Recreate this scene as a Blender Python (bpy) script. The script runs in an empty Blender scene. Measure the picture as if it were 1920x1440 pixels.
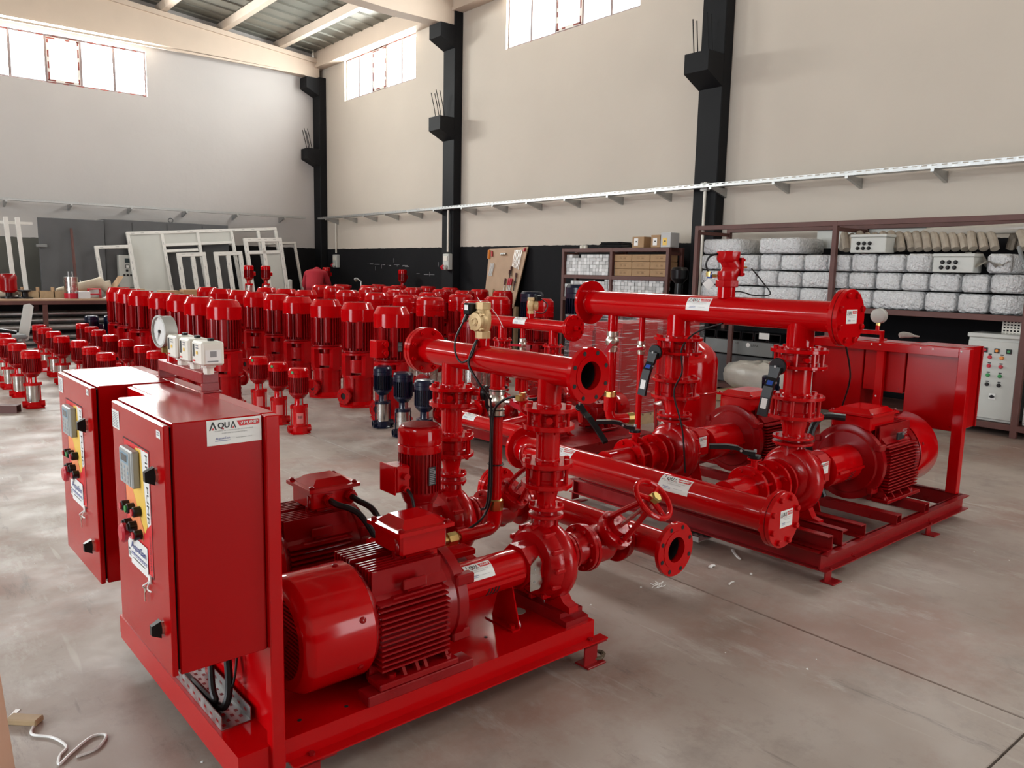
import bpy, math, random
from math import sin, cos, pi, radians, sqrt, atan2
from mathutils import Vector, Matrix
random.seed(7)
scene = bpy.context.scene
COL = scene.collection

# ------------------------------------------------------------------ camera
def make_camera():
    yaw, pitch, roll, H = 0.8854018, 0.1416437, 0.0221523, 1.55
    F = Vector((cos(yaw)*cos(pitch), sin(yaw)*cos(pitch), -sin(pitch)))
    r = Vector((sin(yaw), -cos(yaw), 0)); u = r.cross(F)
    R = r*cos(roll) + u*sin(roll); U = -r*sin(roll) + u*cos(roll)
    cd = bpy.data.cameras.new('camera'); cam = bpy.data.objects.new('camera', cd); COL.objects.link(cam)
    cam.matrix_world = Matrix(((R.x, U.x, -F.x, 0), (R.y, U.y, -F.y, 0), (R.z, U.z, -F.z, H), (0, 0, 0, 1)))
    cd.sensor_width = 36; cd.lens = 1480/1920*36; cd.clip_start = .05; cd.clip_end = 200
    scene.camera = cam
make_camera()
# ------------------------------------------------------------------ world, daylight, exposure
scene.view_settings.view_transform = 'Standard'
scene.view_settings.look = 'None'
scene.view_settings.exposure = 0.18
scene.view_settings.gamma = 1.0
scene.view_settings.use_curve_mapping = False
world = bpy.data.worlds.new('sky'); scene.world = world; world.use_nodes = True
wb = world.node_tree.nodes['Background']; wb.inputs[0].default_value = (.86, .93, 1, 1); wb.inputs[1].default_value = 2.6
# the hall: x -8 .. 9.85, y -6 .. 20.5 ; windows high in every wall, an open roller door behind the camera
XW, YW, XB, YB = 9.85, 20.5, -8.0, -6.0
WIN_R = [(15.68, 19.06), (9.05, 12.46), (2.45, 5.85), (-4.2, -.8)]        # right wall, y ranges
WIN_L = [(2.05, 5.475), (-4.6, -1.2)]                                     # left wall, x ranges
WZR, WZL = (5.755, 6.77), (5.43, 6.45)
DOOR_Y = (3.4, 7.0, 3.6)                                                # roller door in the wall behind: x0,x1,height
DOOR_X = (3.0, 7.5, 4.2)                                                  # roller door in the wall on the -x side: y0,y1,height
def area(name, loc, rot, sx, sy, power, color=(1, 1, 1)):
    l = bpy.data.lights.new(name, 'AREA'); l.shape = 'RECTANGLE'; l.size = sx; l.size_y = sy; l.energy = power; l.color = color
    o = bpy.data.objects.new(name, l); o.location = loc; o.rotation_euler = rot; COL.objects.link(o); return o
KW = 108.0          # watts of daylight per square metre of opening
for a, b in WIN_R:
    area('daylight_window', (XW+.32, (a+b)/2, sum(WZR)/2), (0, radians(90), 0), WZR[1]-WZR[0], b-a, KW*1.25*(b-a)*(WZR[1]-WZR[0]), (1, .97, .93))
for a, b in [w for w in WIN_R if not (w[0] < DOOR_X[1] and w[1] > DOOR_X[0])]:
    area('daylight_window', (XB-.32, (a+b)/2, sum(WZR)/2), (0, radians(-90), 0), WZR[1]-WZR[0], b-a, KW*(b-a)*(WZR[1]-WZR[0]), (.96, .98, 1))
for a, b in WIN_L:
    area('daylight_window', ((a+b)/2, YW+.32, sum(WZL)/2), (radians(-90), 0, 0), b-a, WZL[1]-WZL[0], KW*2.6*(b-a)*(WZL[1]-WZL[0]), (1, .98, .95))
a, b, h = DOOR_Y
area('daylight_door', ((a+b)/2, YB-.32, h/2), (radians(90), 0, 0), b-a, h, KW*.11*(b-a)*h, (1, .97, .92))
a, b, h = DOOR_X
area('daylight_door', (XB-.32, (a+b)/2, h/2), (0, radians(-90), 0), h, b-a, KW*.24*(b-a)*h, (.90, .95, 1))

# ------------------------------------------------------------------ materials
def mat(name, col, rough=.5, metal=0., spec=.5, coat=0., noise=0., nscale=8., bump=0., bscale=60., rvar=0., emit=None, alpha=1., trans=0., bdist=.01):
    m = bpy.data.materials.new(name); m.use_nodes = True; nt = m.node_tree; p = nt.nodes['Principled BSDF']
    p.inputs['Base Color'].default_value = (*col, 1); p.inputs['Roughness'].default_value = rough
    p.inputs['Metallic'].default_value = metal; p.inputs['Specular IOR Level'].default_value = spec
    p.inputs['Coat Weight'].default_value = coat; p.inputs['Coat Roughness'].default_value = .08
    p.inputs['Alpha'].default_value = alpha; p.inputs['Transmission Weight'].default_value = trans
    if emit: p.inputs['Emission Color'].default_value = (*emit[0], 1); p.inputs['Emission Strength'].default_value = emit[1]
    if noise or rvar or bump:
        tc = nt.nodes.new('ShaderNodeTexCoord'); n = nt.nodes.new('ShaderNodeTexNoise'); n.inputs['Scale'].default_value = nscale; n.inputs['Detail'].default_value = 5
        nt.links.new(tc.outputs['Object'], n.inputs['Vector'])
        if noise:
            mx = nt.nodes.new('ShaderNodeMix'); mx.data_type = 'RGBA'
            mx.inputs[6].default_value = (*[c*(1-noise) for c in col], 1); mx.inputs[7].default_value = (*[min(1, c*(1+noise)) for c in col], 1)
            nt.links.new(n.outputs[0], mx.inputs[0]); nt.links.new(mx.outputs[2], p.inputs['Base Color'])
        if rvar:
            mr = nt.nodes.new('ShaderNodeMapRange'); mr.inputs[1].default_value = .3; mr.inputs[2].default_value = .7
            mr.inputs[3].default_value = max(.02, rough-rvar); mr.inputs[4].default_value = rough+rvar
            nt.links.new(n.outputs[0], mr.inputs[0]); nt.links.new(mr.outputs[0], p.inputs['Roughness'])
        if bump:
            n2 = nt.nodes.new('ShaderNodeTexNoise'); n2.inputs['Scale'].default_value = bscale; n2.inputs['Detail'].default_value = 3
            nt.links.new(tc.outputs['Object'], n2.inputs['Vector'])
            b = nt.nodes.new('ShaderNodeBump'); b.inputs['Strength'].default_value = bump; b.inputs['Distance'].default_value = bdist
            nt.links.new(n2.outputs[0], b.inputs['Height']); nt.links.new(b.outputs[0], p.inputs['Normal'])
    return m
RED = mat('red_enamel', (.46, .0008, .0026), .12, spec=.33, noise=.06, nscale=5, rvar=.04)
REDC = mat('red_cast_enamel', (.40, .0009, .0030), .2, spec=.36, noise=.12, nscale=14, rvar=.06, bump=.10, bscale=70)
REDM = mat('red_motor_enamel_fin_shade', (.265, .0009, .0028), .23, spec=.36, noise=.1, nscale=10, rvar=.05)  # motor red, its colour darkened to stand in for shade between the fins
REDB = mat('red_powder_coat', (.38, .0009, .002), .17, spec=.26, noise=.03, nscale=6, bump=.035, bscale=420)
REDD = mat('red_frame_paint', (.25, .002, .004), .36, spec=.35, noise=.15, nscale=9, rvar=.1, bump=.05, bscale=60)
GCASE = mat('grey_gauge_case', (.42, .41, .38), .5, metal=.2)
MAROON = mat('rust_red_primer', (.10, .034, .027), .55, noise=.3, nscale=6, bump=.1, bscale=40)
BLACK = mat('black_rubber', (.007, .007, .008), .4, spec=.35)
BLACKP = mat('black_plastic', (.006, .006, .007), .3, spec=.35)
CHAR = mat('charcoal_paint', (.0085, .009, .0105), .6, spec=.15, noise=.2, nscale=3)
NAVY = mat('navy_enamel', (.0045, .0075, .024), .25, noise=.15, nscale=8)
STEEL = mat('stainless_steel', (.62, .60, .57), .24, metal=1, noise=.1, nscale=12, rvar=.08)
GALV = mat('galvanised_steel', (.46, .47, .47), .42, metal=1, noise=.2, nscale=30, rvar=.1)
NICKEL = mat('nickel_plated', (.66, .62, .55), .28, metal=1, noise=.1, nscale=20)
BRASS = mat('cast_brass', (.50, .35, .17), .45, metal=.35, noise=.12, nscale=30, bump=.08, bscale=120)
BRASSB = mat('bright_brass', (.62, .46, .16), .28, metal=1)
WHITE = mat('white_vinyl', (.78, .78, .76), .38)
WPLAS = mat('cream_plastic', (.74, .71, .63), .4)
WFRAME = mat('taped_window_profile', (.24, .19, .19), .5, noise=.4, nscale=6)
PVC = mat('white_pvc_profile', (.70, .69, .66), .42, noise=.08, nscale=20)
PRT_K = mat('black_print', (.012, .012, .014), .45)
PRT_R = mat('red_print', (.62, .015, .02), .45)
PRT_B = mat('blue_print', (.02, .045, .27), .45)
PRT_G = mat('grey_print', (.25, .25, .26), .5)
YEL = mat('yellow_print', (.78, .50, .08), .45)
ORG = mat('orange_print', (.80, .25, .09), .45)
LGREY = mat('light_grey_paint', (.52, .53, .50), .42, noise=.05, nscale=4)
MGREY = mat('mid_grey_paint', (.20, .21, .21), .45, noise=.1, nscale=4)
DGREY = mat('dark_grey_steel', (.085, .087, .092), .5, noise=.2, nscale=2.5)
KEYP = mat('keypad_grey', (.36, .37, .36), .45)
KEYB = mat('keypad_blue', (.20, .30, .37), .45)
LCD = mat('dark_display', (.035, .05, .055), .15)
DARK = mat('dark_cavity', (.006, .006, .006), .8)
CARD = mat('cardboard', (.36, .22, .11), .75, noise=.15, nscale=8)
WBOX = mat('white_carton', (.66, .66, .66), .6, noise=.08, nscale=9)
def vary(m, lo, hi):
    nt = m.node_tree; p = nt.nodes['Principled BSDF']; oi = nt.nodes.new('ShaderNodeObjectInfo'); x = nt.nodes.new('ShaderNodeMix'); x.data_type = 'RGBA'; x.inputs[6].default_value = (*lo, 1); x.inputs[7].default_value = (*hi, 1); nt.links.new(oi.outputs['Random'], x.inputs[0]); nt.links.new(x.outputs[2], p.inputs['Base Color'])
vary(WBOX, (.42, .42, .42), (.78, .78, .78))
WOOD = mat('pale_wood', (.42, .30, .17), .65, noise=.3, nscale=12)
PLY = mat('hardboard', (.40, .26, .16), .65, noise=.15, nscale=6)
HOSE = mat('beige_fire_hose', (.36, .31, .25), .8, noise=.25, nscale=20, bump=.2, bscale=150)
WRAP = mat('clear_wrapped_grey', (.66, .67, .68), .12, spec=.8, noise=.12, nscale=30, bump=1.0, bscale=26, bdist=.05)
BAG = mat('milky_plastic_bag', (.52, .50, .45), .3, noise=.15, nscale=9, bump=.6, bscale=14)
GREEN = mat('green_plastic', (.02, .25, .06), .35)
AMBER = mat('amber_plastic', (.75, .25, .03), .3)
SIGR = mat('red_plastic', (.50, .012, .03), .3)
BLUE = mat('blue_plastic', (.02, .07, .36), .35)
BEIGE = mat('beige_canvas', (.50, .43, .33), .8, noise=.15, nscale=7)
HOOD = mat('crimson_cotton', (.36, .008, .022), .85, noise=.12, nscale=18, bump=.25, bscale=40)
JEAN = mat('dark_trousers', (.02, .022, .03), .85)
SKIN = mat('skin', (.50, .28, .19), .55)
HAIR = mat('dark_hair', (.015, .011, .009), .6)
FACE = mat('gauge_dial', (.72, .72, .69), .3)
PEACH = mat('pale_planed_timber', (.62, .40, .29), .6, noise=.12, nscale=10)

def glass_mat():
    m = bpy.data.materials.new('window_glass'); m.use_nodes = True; nt = m.node_tree; nt.nodes.clear()
    o = nt.nodes.new('ShaderNodeOutputMaterial'); mx = nt.nodes.new('ShaderNodeMixShader'); t = nt.nodes.new('ShaderNodeBsdfTransparent'); g = nt.nodes.new('ShaderNodeBsdfGlossy')
    t.inputs[0].default_value = (.95, .97, .97, 1); g.inputs['Roughness'].default_value = .05; mx.inputs[0].default_value = .06
    nt.links.new(t.outputs[0], mx.inputs[1]); nt.links.new(g.outputs[0], mx.inputs[2]); nt.links.new(mx.outputs[0], o.inputs[0]); return m
GLASS = glass_mat()
def film_mat():
    m = bpy.data.materials.new('stretch_film'); m.use_nodes = True; nt = m.node_tree; nt.nodes.clear()
    o = nt.nodes.new('ShaderNodeOutputMaterial'); mx = nt.nodes.new('ShaderNodeMixShader'); t = nt.nodes.new('ShaderNodeBsdfTransparent'); g = nt.nodes.new('ShaderNodeBsdfPrincipled')
    g.inputs['Base Color'].default_value = (.85, .85, .86, 1); g.inputs['Roughness'].default_value = .18
    tc = nt.nodes.new('ShaderNodeTexCoord'); mp = nt.nodes.new('ShaderNodeMapping'); mp.inputs['Scale'].default_value = (2.2, 2.2, 75); mp.inputs['Rotation'].default_value = (.05, .03, 0)
    n = nt.nodes.new('ShaderNodeTexNoise'); n.inputs['Scale'].default_value = 1.5; n.inputs['Detail'].default_value = 4
    cr = nt.nodes.new('ShaderNodeValToRGB'); cr.color_ramp.elements[0].position = .57; cr.color_ramp.elements[0].color = (.06, .06, .06, 1); cr.color_ramp.elements[1].position = .68; cr.color_ramp.elements[1].color = (.55, .55, .55, 1)
    nt.links.new(tc.outputs['Object'], mp.inputs[0]); nt.links.new(mp.outputs[0], n.inputs['Vector']); nt.links.new(n.outputs[0], cr.inputs[0]); nt.links.new(cr.outputs[0], mx.inputs[0])
    nt.links.new(t.outputs[0], mx.inputs[1]); nt.links.new(g.outputs[0], mx.inputs[2]); nt.links.new(mx.outputs[0], o.inputs[0]); return m
FILM = film_mat()

def wall_mat(name, up, low, zc, below=None):
    """painted plaster: pale above the dado line, dark paint below it (a painted line at height zc)"""
    m = mat(name, up, .8, spec=.15); nt = m.node_tree; p = nt.nodes['Principled BSDF']
    g = nt.nodes.new('ShaderNodeNewGeometry'); s = nt.nodes.new('ShaderNodeSeparateXYZ'); nt.links.new(g.outputs['Position'], s.inputs[0])
    n = nt.nodes.new('ShaderNodeTexNoise'); n.inputs['Scale'].default_value = .9; n.inputs['Detail'].default_value = 6; nt.links.new(g.outputs['Position'], n.inputs['Vector'])
    n3 = nt.nodes.new('ShaderNodeTexNoise'); n3.inputs['Scale'].default_value = 9; nt.links.new(g.outputs['Position'], n3.inputs['Vector'])
    def mix(a, b): 
        x = nt.nodes.new('ShaderNodeMix'); x.data_type = 'RGBA'; x.inputs[6].default_value = (*a, 1); x.inputs[7].default_value = (*b, 1); return x
    u = mix([c*.93 for c in up], [min(1, c*1.05) for c in up]); nt.links.new(n.outputs[0], u.inputs[0])
    l = mix([c*.6 for c in low], [c*1.5 for c in low]); nt.links.new(n.outputs[0], l.inputs[0])
    ad = nt.nodes.new('ShaderNodeMath'); ad.operation = 'MULTIPLY_ADD'; ad.inputs[1].default_value = .03; nt.links.new(n3.outputs[0], ad.inputs[0]); nt.links.new(s.outputs[2], ad.inputs[2])
    gt = nt.nodes.new('ShaderNodeMath'); gt.operation = 'GREATER_THAN'; gt.inputs[1].default_value = zc+.015; nt.links.new(ad.outputs[0], gt.inputs[0])
    f = nt.nodes.new('ShaderNodeMix'); f.data_type = 'RGBA'; nt.links.new(gt.outputs[0], f.inputs[0]); nt.links.new(l.outputs[2], f.inputs[6]); nt.links.new(u.outputs[2], f.inputs[7])
    out = f.outputs[2]
    if below:   # a differently painted stretch of the dado: (x limit, colour)
        lx, c2 = below
        g2 = mix([c*.8 for c in c2], [c*1.2 for c in c2]); nt.links.new(n.outputs[0], g2.inputs[0])
        lt = nt.nodes.new('ShaderNodeMath'); lt.operation = 'LESS_THAN'; lt.inputs[1].default_value = lx; nt.links.new(s.outputs[0], lt.inputs[0])
        inv = nt.nodes.new('ShaderNodeMath'); inv.operation = 'SUBTRACT'; inv.inputs[0].default_value = 1; nt.links.new(gt.outputs[0], inv.inputs[1])
        an = nt.nodes.new('ShaderNodeMath'); an.operation = 'MULTIPLY'; nt.links.new(lt.outputs[0], an.inputs[0]); nt.links.new(inv.outputs[0], an.inputs[1])
        h = nt.nodes.new('ShaderNodeMix'); h.data_type = 'RGBA'; nt.links.new(an.outputs[0], h.inputs[0]); nt.links.new(out, h.inputs[6]); nt.links.new(g2.outputs[2], h.inputs[7]); out = h.outputs[2]
    nt.links.new(out, p.inputs['Base Color'])
    b = nt.nodes.new('ShaderNodeBump'); b.inputs['Strength'].default_value = .12; b.inputs['Distance'].default_value = .02; nt.links.new(n3.outputs[0], b.inputs['Height']); nt.links.new(b.outputs[0], p.inputs['Normal'])
    return m
WALLR = wall_mat('cream_and_black_wall', (.55, .495, .43), (.0075, .0075, .009), 2.04)
WALLL = wall_mat('white_and_dark_wall', (.50, .48, .47), (.009, .009, .010), 2.06, (4.4, (.105, .105, .095)))
CONC = mat('pale_concrete', (.60, .50, .41), .75, noise=.07, nscale=2, bump=.1, bscale=30)
def floor_mat():
    m = mat('worn_concrete_floor', (.3, .3, .3), .5); nt = m.node_tree; p = nt.nodes['Principled BSDF']
    g = nt.nodes.new('ShaderNodeNewGeometry')
    def noise(sc, det=6, ro=.6, off=0, stretch=None):
        mp = nt.nodes.new('ShaderNodeMapping'); mp.inputs['Location'].default_value = (off, off*.7, 0)
        if stretch: mp.inputs['Scale'].default_value = stretch[:3]; mp.inputs['Rotation'].default_value = (0, 0, stretch[3])
        n = nt.nodes.new('ShaderNodeTexNoise'); n.inputs['Scale'].default_value = sc; n.inputs['Detail'].default_value = det; n.inputs['Roughness'].default_value = ro
        nt.links.new(g.outputs['Position'], mp.inputs[0]); nt.links.new(mp.outputs[0], n.inputs['Vector']); return n.outputs[0]
    def ramp(s, a, b):
        r = nt.nodes.new('ShaderNodeMapRange'); r.inputs[1].default_value = a; r.inputs[2].default_value = b; nt.links.new(s, r.inputs[0]); return r.outputs[0]
    def mix(fac, a, b):
        x = nt.nodes.new('ShaderNodeMix'); x.data_type = 'RGBA'
        for i, v in ((0, fac), (6, a), (7, b)):
            if isinstance(v, tuple): x.inputs[i].default_value = (*v, 1)
            else: nt.links.new(v, x.inputs[i])
        return x.outputs[2]
    def part(fac, k):
        m_ = nt.nodes.new('ShaderNodeMath'); m_.operation = 'MULTIPLY'; m_.inputs[1].default_value = k; nt.links.new(fac, m_.inputs[0]); return m_.outputs[0]
    base = mix(ramp(noise(.5, 5), .35, .65), (.290, .222, .186), (.395, .340, .298))
    base = mix(part(ramp(noise(.75, 9, .72, 3), .47, .60), .85), base, (.280, .172, .138))          # reddish overspray and dirt
    base = mix(part(ramp(noise(2.1, 9, .75, 31), .52, .66), .55), base, (.215, .172, .150))
    base = mix(part(ramp(noise(3.2, 8, .75, 9, (1, .35, 1, .4)), .55, .70), .8), base, (.47, .44, .405))
    base = mix(part(ramp(noise(6, 10, .8, 21, (1, .2, 1, .9)), .58, .68), .8), base, (.150, .125, .112))
    for off_, st in ((5, (2.6, .22, 1, .5)), (17, (2.4, .20, 1, -.9)), (41, (2.2, .25, 1, 1.5))):      # drag scratches
        base = mix(part(ramp(noise(5, 3, .5, off_, st), .675, .72), .35), base, (.50, .46, .42))
    base = mix(part(ramp(noise(5, 4, .6, 77, (2.6, .25, 1, .2)), .69, .73), .4), base, (.13, .11, .10))
    dust = ramp(noise(55, 4, .7, 5), .68, .74); dm = nt.nodes.new('ShaderNodeMath'); dm.operation = 'MULTIPLY'; dm.inputs[1].default_value = .35; nt.links.new(dust, dm.inputs[0])
    base = mix(dm.outputs[0], base, (.50, .48, .45))
    nt.links.new(base, p.inputs['Base Color'])
    nt.links.new(ramp(noise(2.2, 6, .6, 2), -.3, 1.1), p.inputs['Roughness'])
    b = nt.nodes.new('ShaderNodeBump'); b.inputs['Strength'].default_value = .15; b.inputs['Distance'].default_value = .004; nt.links.new(noise(40, 6, .7), b.inputs['Height']); nt.links.new(b.outputs[0], p.inputs['Normal'])
    return m
FLOOR = floor_mat()
ROOF = mat('ribbed_roof_sheet', (.20, .205, .18), .38, metal=.35, noise=.15, nscale=2)
FRED = mat('red_brown_seal_tape', (.22, .05, .04), .6)

# ------------------------------------------------------------------ mesh builder
def basis(d, up=None):
    d = Vector(d).normalized(); u = Vector(up) if up else (Vector((0, 0, 1)) if abs(d.z) < .95 else Vector((1, 0, 0)))
    x = u.cross(d).normalized(); y = d.cross(x); return x, y, d
class MB:
    def __init__(s): s.v = []; s.f = []; s.mi = []; s.k = 0
    def add(s, vs, fs):
        n = len(s.v); s.v += [tuple(v) for v in vs]; s.f += [tuple(i+n for i in f) for f in fs]; s.mi += [s.k]*len(fs); return s
    def mat(s, k): s.k = k; return s
    def box(s, a, b, c=0):
        x0, y0, z0 = [min(p, q) for p, q in zip(a, b)]; x1, y1, z1 = [max(p, q) for p, q in zip(a, b)]
        if not c:
            return s.add([(x0, y0, z0), (x1, y0, z0), (x1, y1, z0), (x0, y1, z0), (x0, y0, z1), (x1, y0, z1), (x1, y1, z1), (x0, y1, z1)],
                         [(0, 3, 2, 1), (4, 5, 6, 7), (0, 1, 5, 4), (1, 2, 6, 5), (2, 3, 7, 6), (3, 0, 4, 7)])
        c = min(c, (x1-x0)/2.01, (y1-y0)/2.01, (z1-z0)/2.01)
        X, Y, Z = (x0, x1), (y0, y1), (z0, z1); v = []; ix = {}
        for i in (0, 1):
            for j in (0, 1):
                for k in (0, 1):
                    e = (c if i == 0 else -c, c if j == 0 else -c, c if k == 0 else -c)
                    ix[i, j, k, 0] = len(v); v.append((X[i], Y[j]+e[1], Z[k]+e[2]))
                    ix[i, j, k, 1] = len(v); v.append((X[i]+e[0], Y[j], Z[k]+e[2]))
                    ix[i, j, k, 2] = len(v); v.append((X[i]+e[0], Y[j]+e[1], Z[k]))
        f = []
        for i in (0, 1):
            q = [ix[i, 0, 0, 0], ix[i, 1, 0, 0], ix[i, 1, 1, 0], ix[i, 0, 1, 0]]; f.append(tuple(q if i else q[::-1]))
            q = [ix[0, i, 0, 1], ix[1, i, 0, 1], ix[1, i, 1, 1], ix[0, i, 1, 1]]; f.append(tuple(q[::-1] if i else q))
            q = [ix[0, 0, i, 2], ix[1, 0, i, 2], ix[1, 1, i, 2], ix[0, 1, i, 2]]; f.append(tuple(q if i else q[::-1]))
        for i in (0, 1):
            for j in (0, 1):
                q = (ix[i, j, 0, 0], ix[i, j, 1, 0], ix[i, j, 1, 1], ix[i, j, 0, 1]); f.append(q if (i+j) % 2 else q[::-1])
                q = (ix[i, 0, j, 0], ix[i, 1, j, 0], ix[i, 1, j, 2], ix[i, 0, j, 2]); f.append(q[::-1] if (i+j) % 2 else q)
                q = (ix[0, i, j, 1], ix[1, i, j, 1], ix[1, i, j, 2], ix[0, i, j, 2]); f.append(q if (i+j) % 2 else q[::-1])
                for k in (0, 1):
                    q = (ix[i, j, k, 0], ix[i, j, k, 1], ix[i, j, k, 2]); f.append(q if (i+j+k) % 2 else q[::-1])
        return s.add(v, f)
    def lathe(s, prof, o, d, n=24, cap=True, up=None, arc=None):
        """prof: (r, h) pairs along direction d from o"""
        x, y, d = basis(d, up); o = Vector(o); vs = []; fs = []
        for r, h in prof:
            for i in range(n):
                a = 2*pi*i/n; vs.append(o+d*h+x*(r*cos(a))+y*(r*sin(a)))
        m = len(prof)
        for j in range(m-1):
            for i in range(n): fs.append((j*n+i, j*n+(i+1) % n, (j+1)*n+(i+1) % n, (j+1)*n+i))
        if cap:
            if prof[0][0] > 1e-6: fs.append(tuple(range(n))[::-1])
            if prof[-1][0] > 1e-6: fs.append(tuple((m-1)*n+i for i in range(n)))
        return s.add(vs, fs)
    def cyl(s, o, d, r, h, n=20, c=0):
        return s.lathe([(r-c, 0), (r, c), (r, h-c), (r-c, h)] if c else [(r, 0), (r, h)], o, d, n)
    def ring(s, o, d, R, r, h, n=32, c=0):
        """annular disc with bore"""
        p = [(r, 0), (R-c, 0), (R, c), (R, h-c), (R-c, h), (r, h), (r, 0)] if c else [(r, 0), (R, 0), (R, h), (r, h), (r, 0)]
        return s.lathe(p, o, d, n, cap=False)
    def torus(s, o, d, R, r, n=28, m=10, up=None):
        return s.lathe([(R+r*cos(2*pi*j/m), r*sin(2*pi*j/m)) for j in range(m+1)], o, d, n, cap=False, up=up)
    def tube(s, pts, r, n=10, cap=True):
        P = [Vector(p) for p in pts]; rs = r if isinstance(r, (list, tuple)) else [r]*len(P); x = None; vs = []; fs = []
        for i, p in enumerate(P):
            t = (P[min(i+1, len(P)-1)]-P[max(i-1, 0)]).normalized()
            if x is None: x, y, _ = basis(t)
            else:
                x = (x-t*x.dot(t)).normalized(); y = t.cross(x)
            for k in range(n): a = 2*pi*k/n; vs.append(p+x*(rs[i]*cos(a))+y*(rs[i]*sin(a)))
        for j in range(len(P)-1):
            for k in range(n): fs.append((j*n+k, j*n+(k+1) % n, (j+1)*n+(k+1) % n, (j+1)*n+k))
        if cap: fs.append(tuple(range(n))[::-1]); fs.append(tuple((len(P)-1)*n+k for k in range(n)))
        return s.add(vs, fs)
    def prism(s, poly, o, ux, uy, h):
        """poly in (u,v) on axes ux,uy at o, extruded by vector h"""
        o = Vector(o); ux = Vector(ux); uy = Vector(uy); h = Vector(h); n = len(poly)
        a = [o+ux*u+uy*v for u, v in poly]; b = [p+h for p in a]
        flip = ux.cross(uy).dot(h) < 0
        area = sum(poly[i][0]*poly[(i+1) % n][1]-poly[(i+1) % n][0]*poly[i][1] for i in range(n))
        f = [tuple(range(n))[::-1], tuple(range(n, 2*n))]+[(i, (i+1) % n, n+(i+1) % n, n+i) for i in range(n)]
        if flip != (area < 0): f = [q[::-1] for q in f]
        return s.add(a+b, f)
    def bolts(s, o, d, R, k, r=.008, h=.010, ph=.5, both=0):
        """hexagon heads on a pitch circle"""
        x, y, dd = basis(d); o = Vector(o)
        for i in range(k):
            a = 2*pi*(i+ph)/k; q = o+x*(R*cos(a))+y*(R*sin(a)); s.lathe([(r, 0), (r, h*.8), (r*.8, h)], q, dd, 6)
            if both: s.lathe([(r, 0), (r, h), (r*.45, h), (r*.45, h*1.7)], q-dd*both, -dd, 6)
        return s
    def build(s, name, m, parent=None, off=(0, 0, 0), ang=.6):
        me = bpy.data.meshes.new(name)
        me.from_pydata([(a-off[0], b-off[1], c-off[2]) for a, b, c in s.v], [], s.f)
        ms = m if isinstance(m, (list, tuple)) else [m]
        for q in ms: me.materials.append(q)
        if len(ms) > 1: me.polygons.foreach_set('material_index', s.mi)
        me.polygons.foreach_set('use_smooth', [True]*len(me.polygons)); me.set_sharp_from_angle(angle=ang); me.update()
        o = bpy.data.objects.new(name, me); COL.objects.link(o)
        if parent: o.parent = parent
        if name in TINY: o['kind'] = 'stuff'
        return o
TINY = {'cover_screws', 'lid_screws', 'bolt_holes', 'guard_perforation', 'tray_holes', 'screw_holes', 'plate_rivets', 'cable_ties', 'fixing_screws', 'bright_rivets', 'bonnet_bolts', 'vent_holes', 'film_print', 'protective_tape', 'stay_bolts', 'fan_grille', 'cooling_fins', 'tie_rods', 'keypad_face', 'sheet_rib', 'basket_lattice', 'plate_print', 'coupling_cage', 'needle_and_scale', 'switch_scale', 'white_string'}
def obox(b, c, n, h):
    """plate along x at c with outward normal n: half length, half width, half thickness"""
    c = Vector(c); n = Vector(n).normalized(); x = Vector((1, 0, 0)); y = n.cross(x); v = [c+x*h[0]*i+y*h[1]*j+n*h[2]*k for k in (-1, 1) for i, j in ((-1, -1), (1, -1), (1, 1), (-1, 1))]
    return b.add(v, [(0, 3, 2, 1), (4, 5, 6, 7), (0, 1, 5, 4), (1, 2, 6, 5), (2, 3, 7, 6), (3, 0, 4, 7)])
def smooth(pts, k=6):
    P = [Vector(p) for p in pts]; out = []
    for i in range(len(P)-1):
        p0, p1, p2, p3 = P[max(i-1, 0)], P[i], P[i+1], P[min(i+2, len(P)-1)]
        for j in range(k):
            t = j/k; out.append(.5*((2*p1)+(p2-p0)*t+(2*p0-5*p1+4*p2-p3)*t*t+(3*p1-p0-3*p2+p3)*t**3))
    return out+[P[-1]]
def tag(o, label=None, cat=None, group=None, kind=None):
    for k, v in (('label', label), ('category', cat), ('group', group), ('kind', kind)):
        if v: o[k] = v
    return o
def empty(name, loc=(0, 0, 0), rz=0):
    o = bpy.data.objects.new(name, None); o.empty_display_size = .1; COL.objects.link(o); o.location = loc; o.rotation_euler = (0, 0, rz); return o
def copy_tree(o, parent=None):
    c = o.copy(); COL.objects.link(c); c.parent = parent
    for ch in o.children: copy_tree(ch, c)
    return c
def struct(o): o['kind'] = 'structure'; return o
ORD = ['', 'first', 'second', 'third', 'fourth', 'fifth', 'sixth', 'seventh', 'eighth', 'ninth', 'tenth', 'eleventh', 'twelfth', 'thirteenth', 'fourteenth', 'fifteenth', 'sixteenth', 'seventeenth', 'eighteenth', 'nineteenth', 'twentieth']
ORD += ['twenty-'+w for w in ORD[1:10]]+['thirtieth']
_tc = {}
def text2d(st, bold=False):
    if st not in _tc:
        c = bpy.data.curves.new('t', 'FONT'); c.body = st; c.resolution_u = 2; c.align_x = 'LEFT'; o = bpy.data.objects.new('t', c); COL.objects.link(o)
        dg = bpy.context.evaluated_depsgraph_get(); me = bpy.data.meshes.new_from_object(o.evaluated_get(dg))
        vs = [(v.co.x, v.co.y) for v in me.vertices]; fs = [tuple(p.vertices) for p in me.polygons]
        bpy.data.objects.remove(o); bpy.data.meshes.remove(me); bpy.data.curves.remove(c)
        xs = [v[0] for v in vs] or [0]; ys = [v[1] for v in vs] or [0]
        x0, x1, y0, y1 = min(xs), max(xs), min(ys), max(ys)
        _tc[st] = ([((x-x0)/max(1e-6, x1-x0), (y-y0)/max(1e-6, y1-y0)) for x, y in vs], fs)
    return _tc[st]
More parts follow.
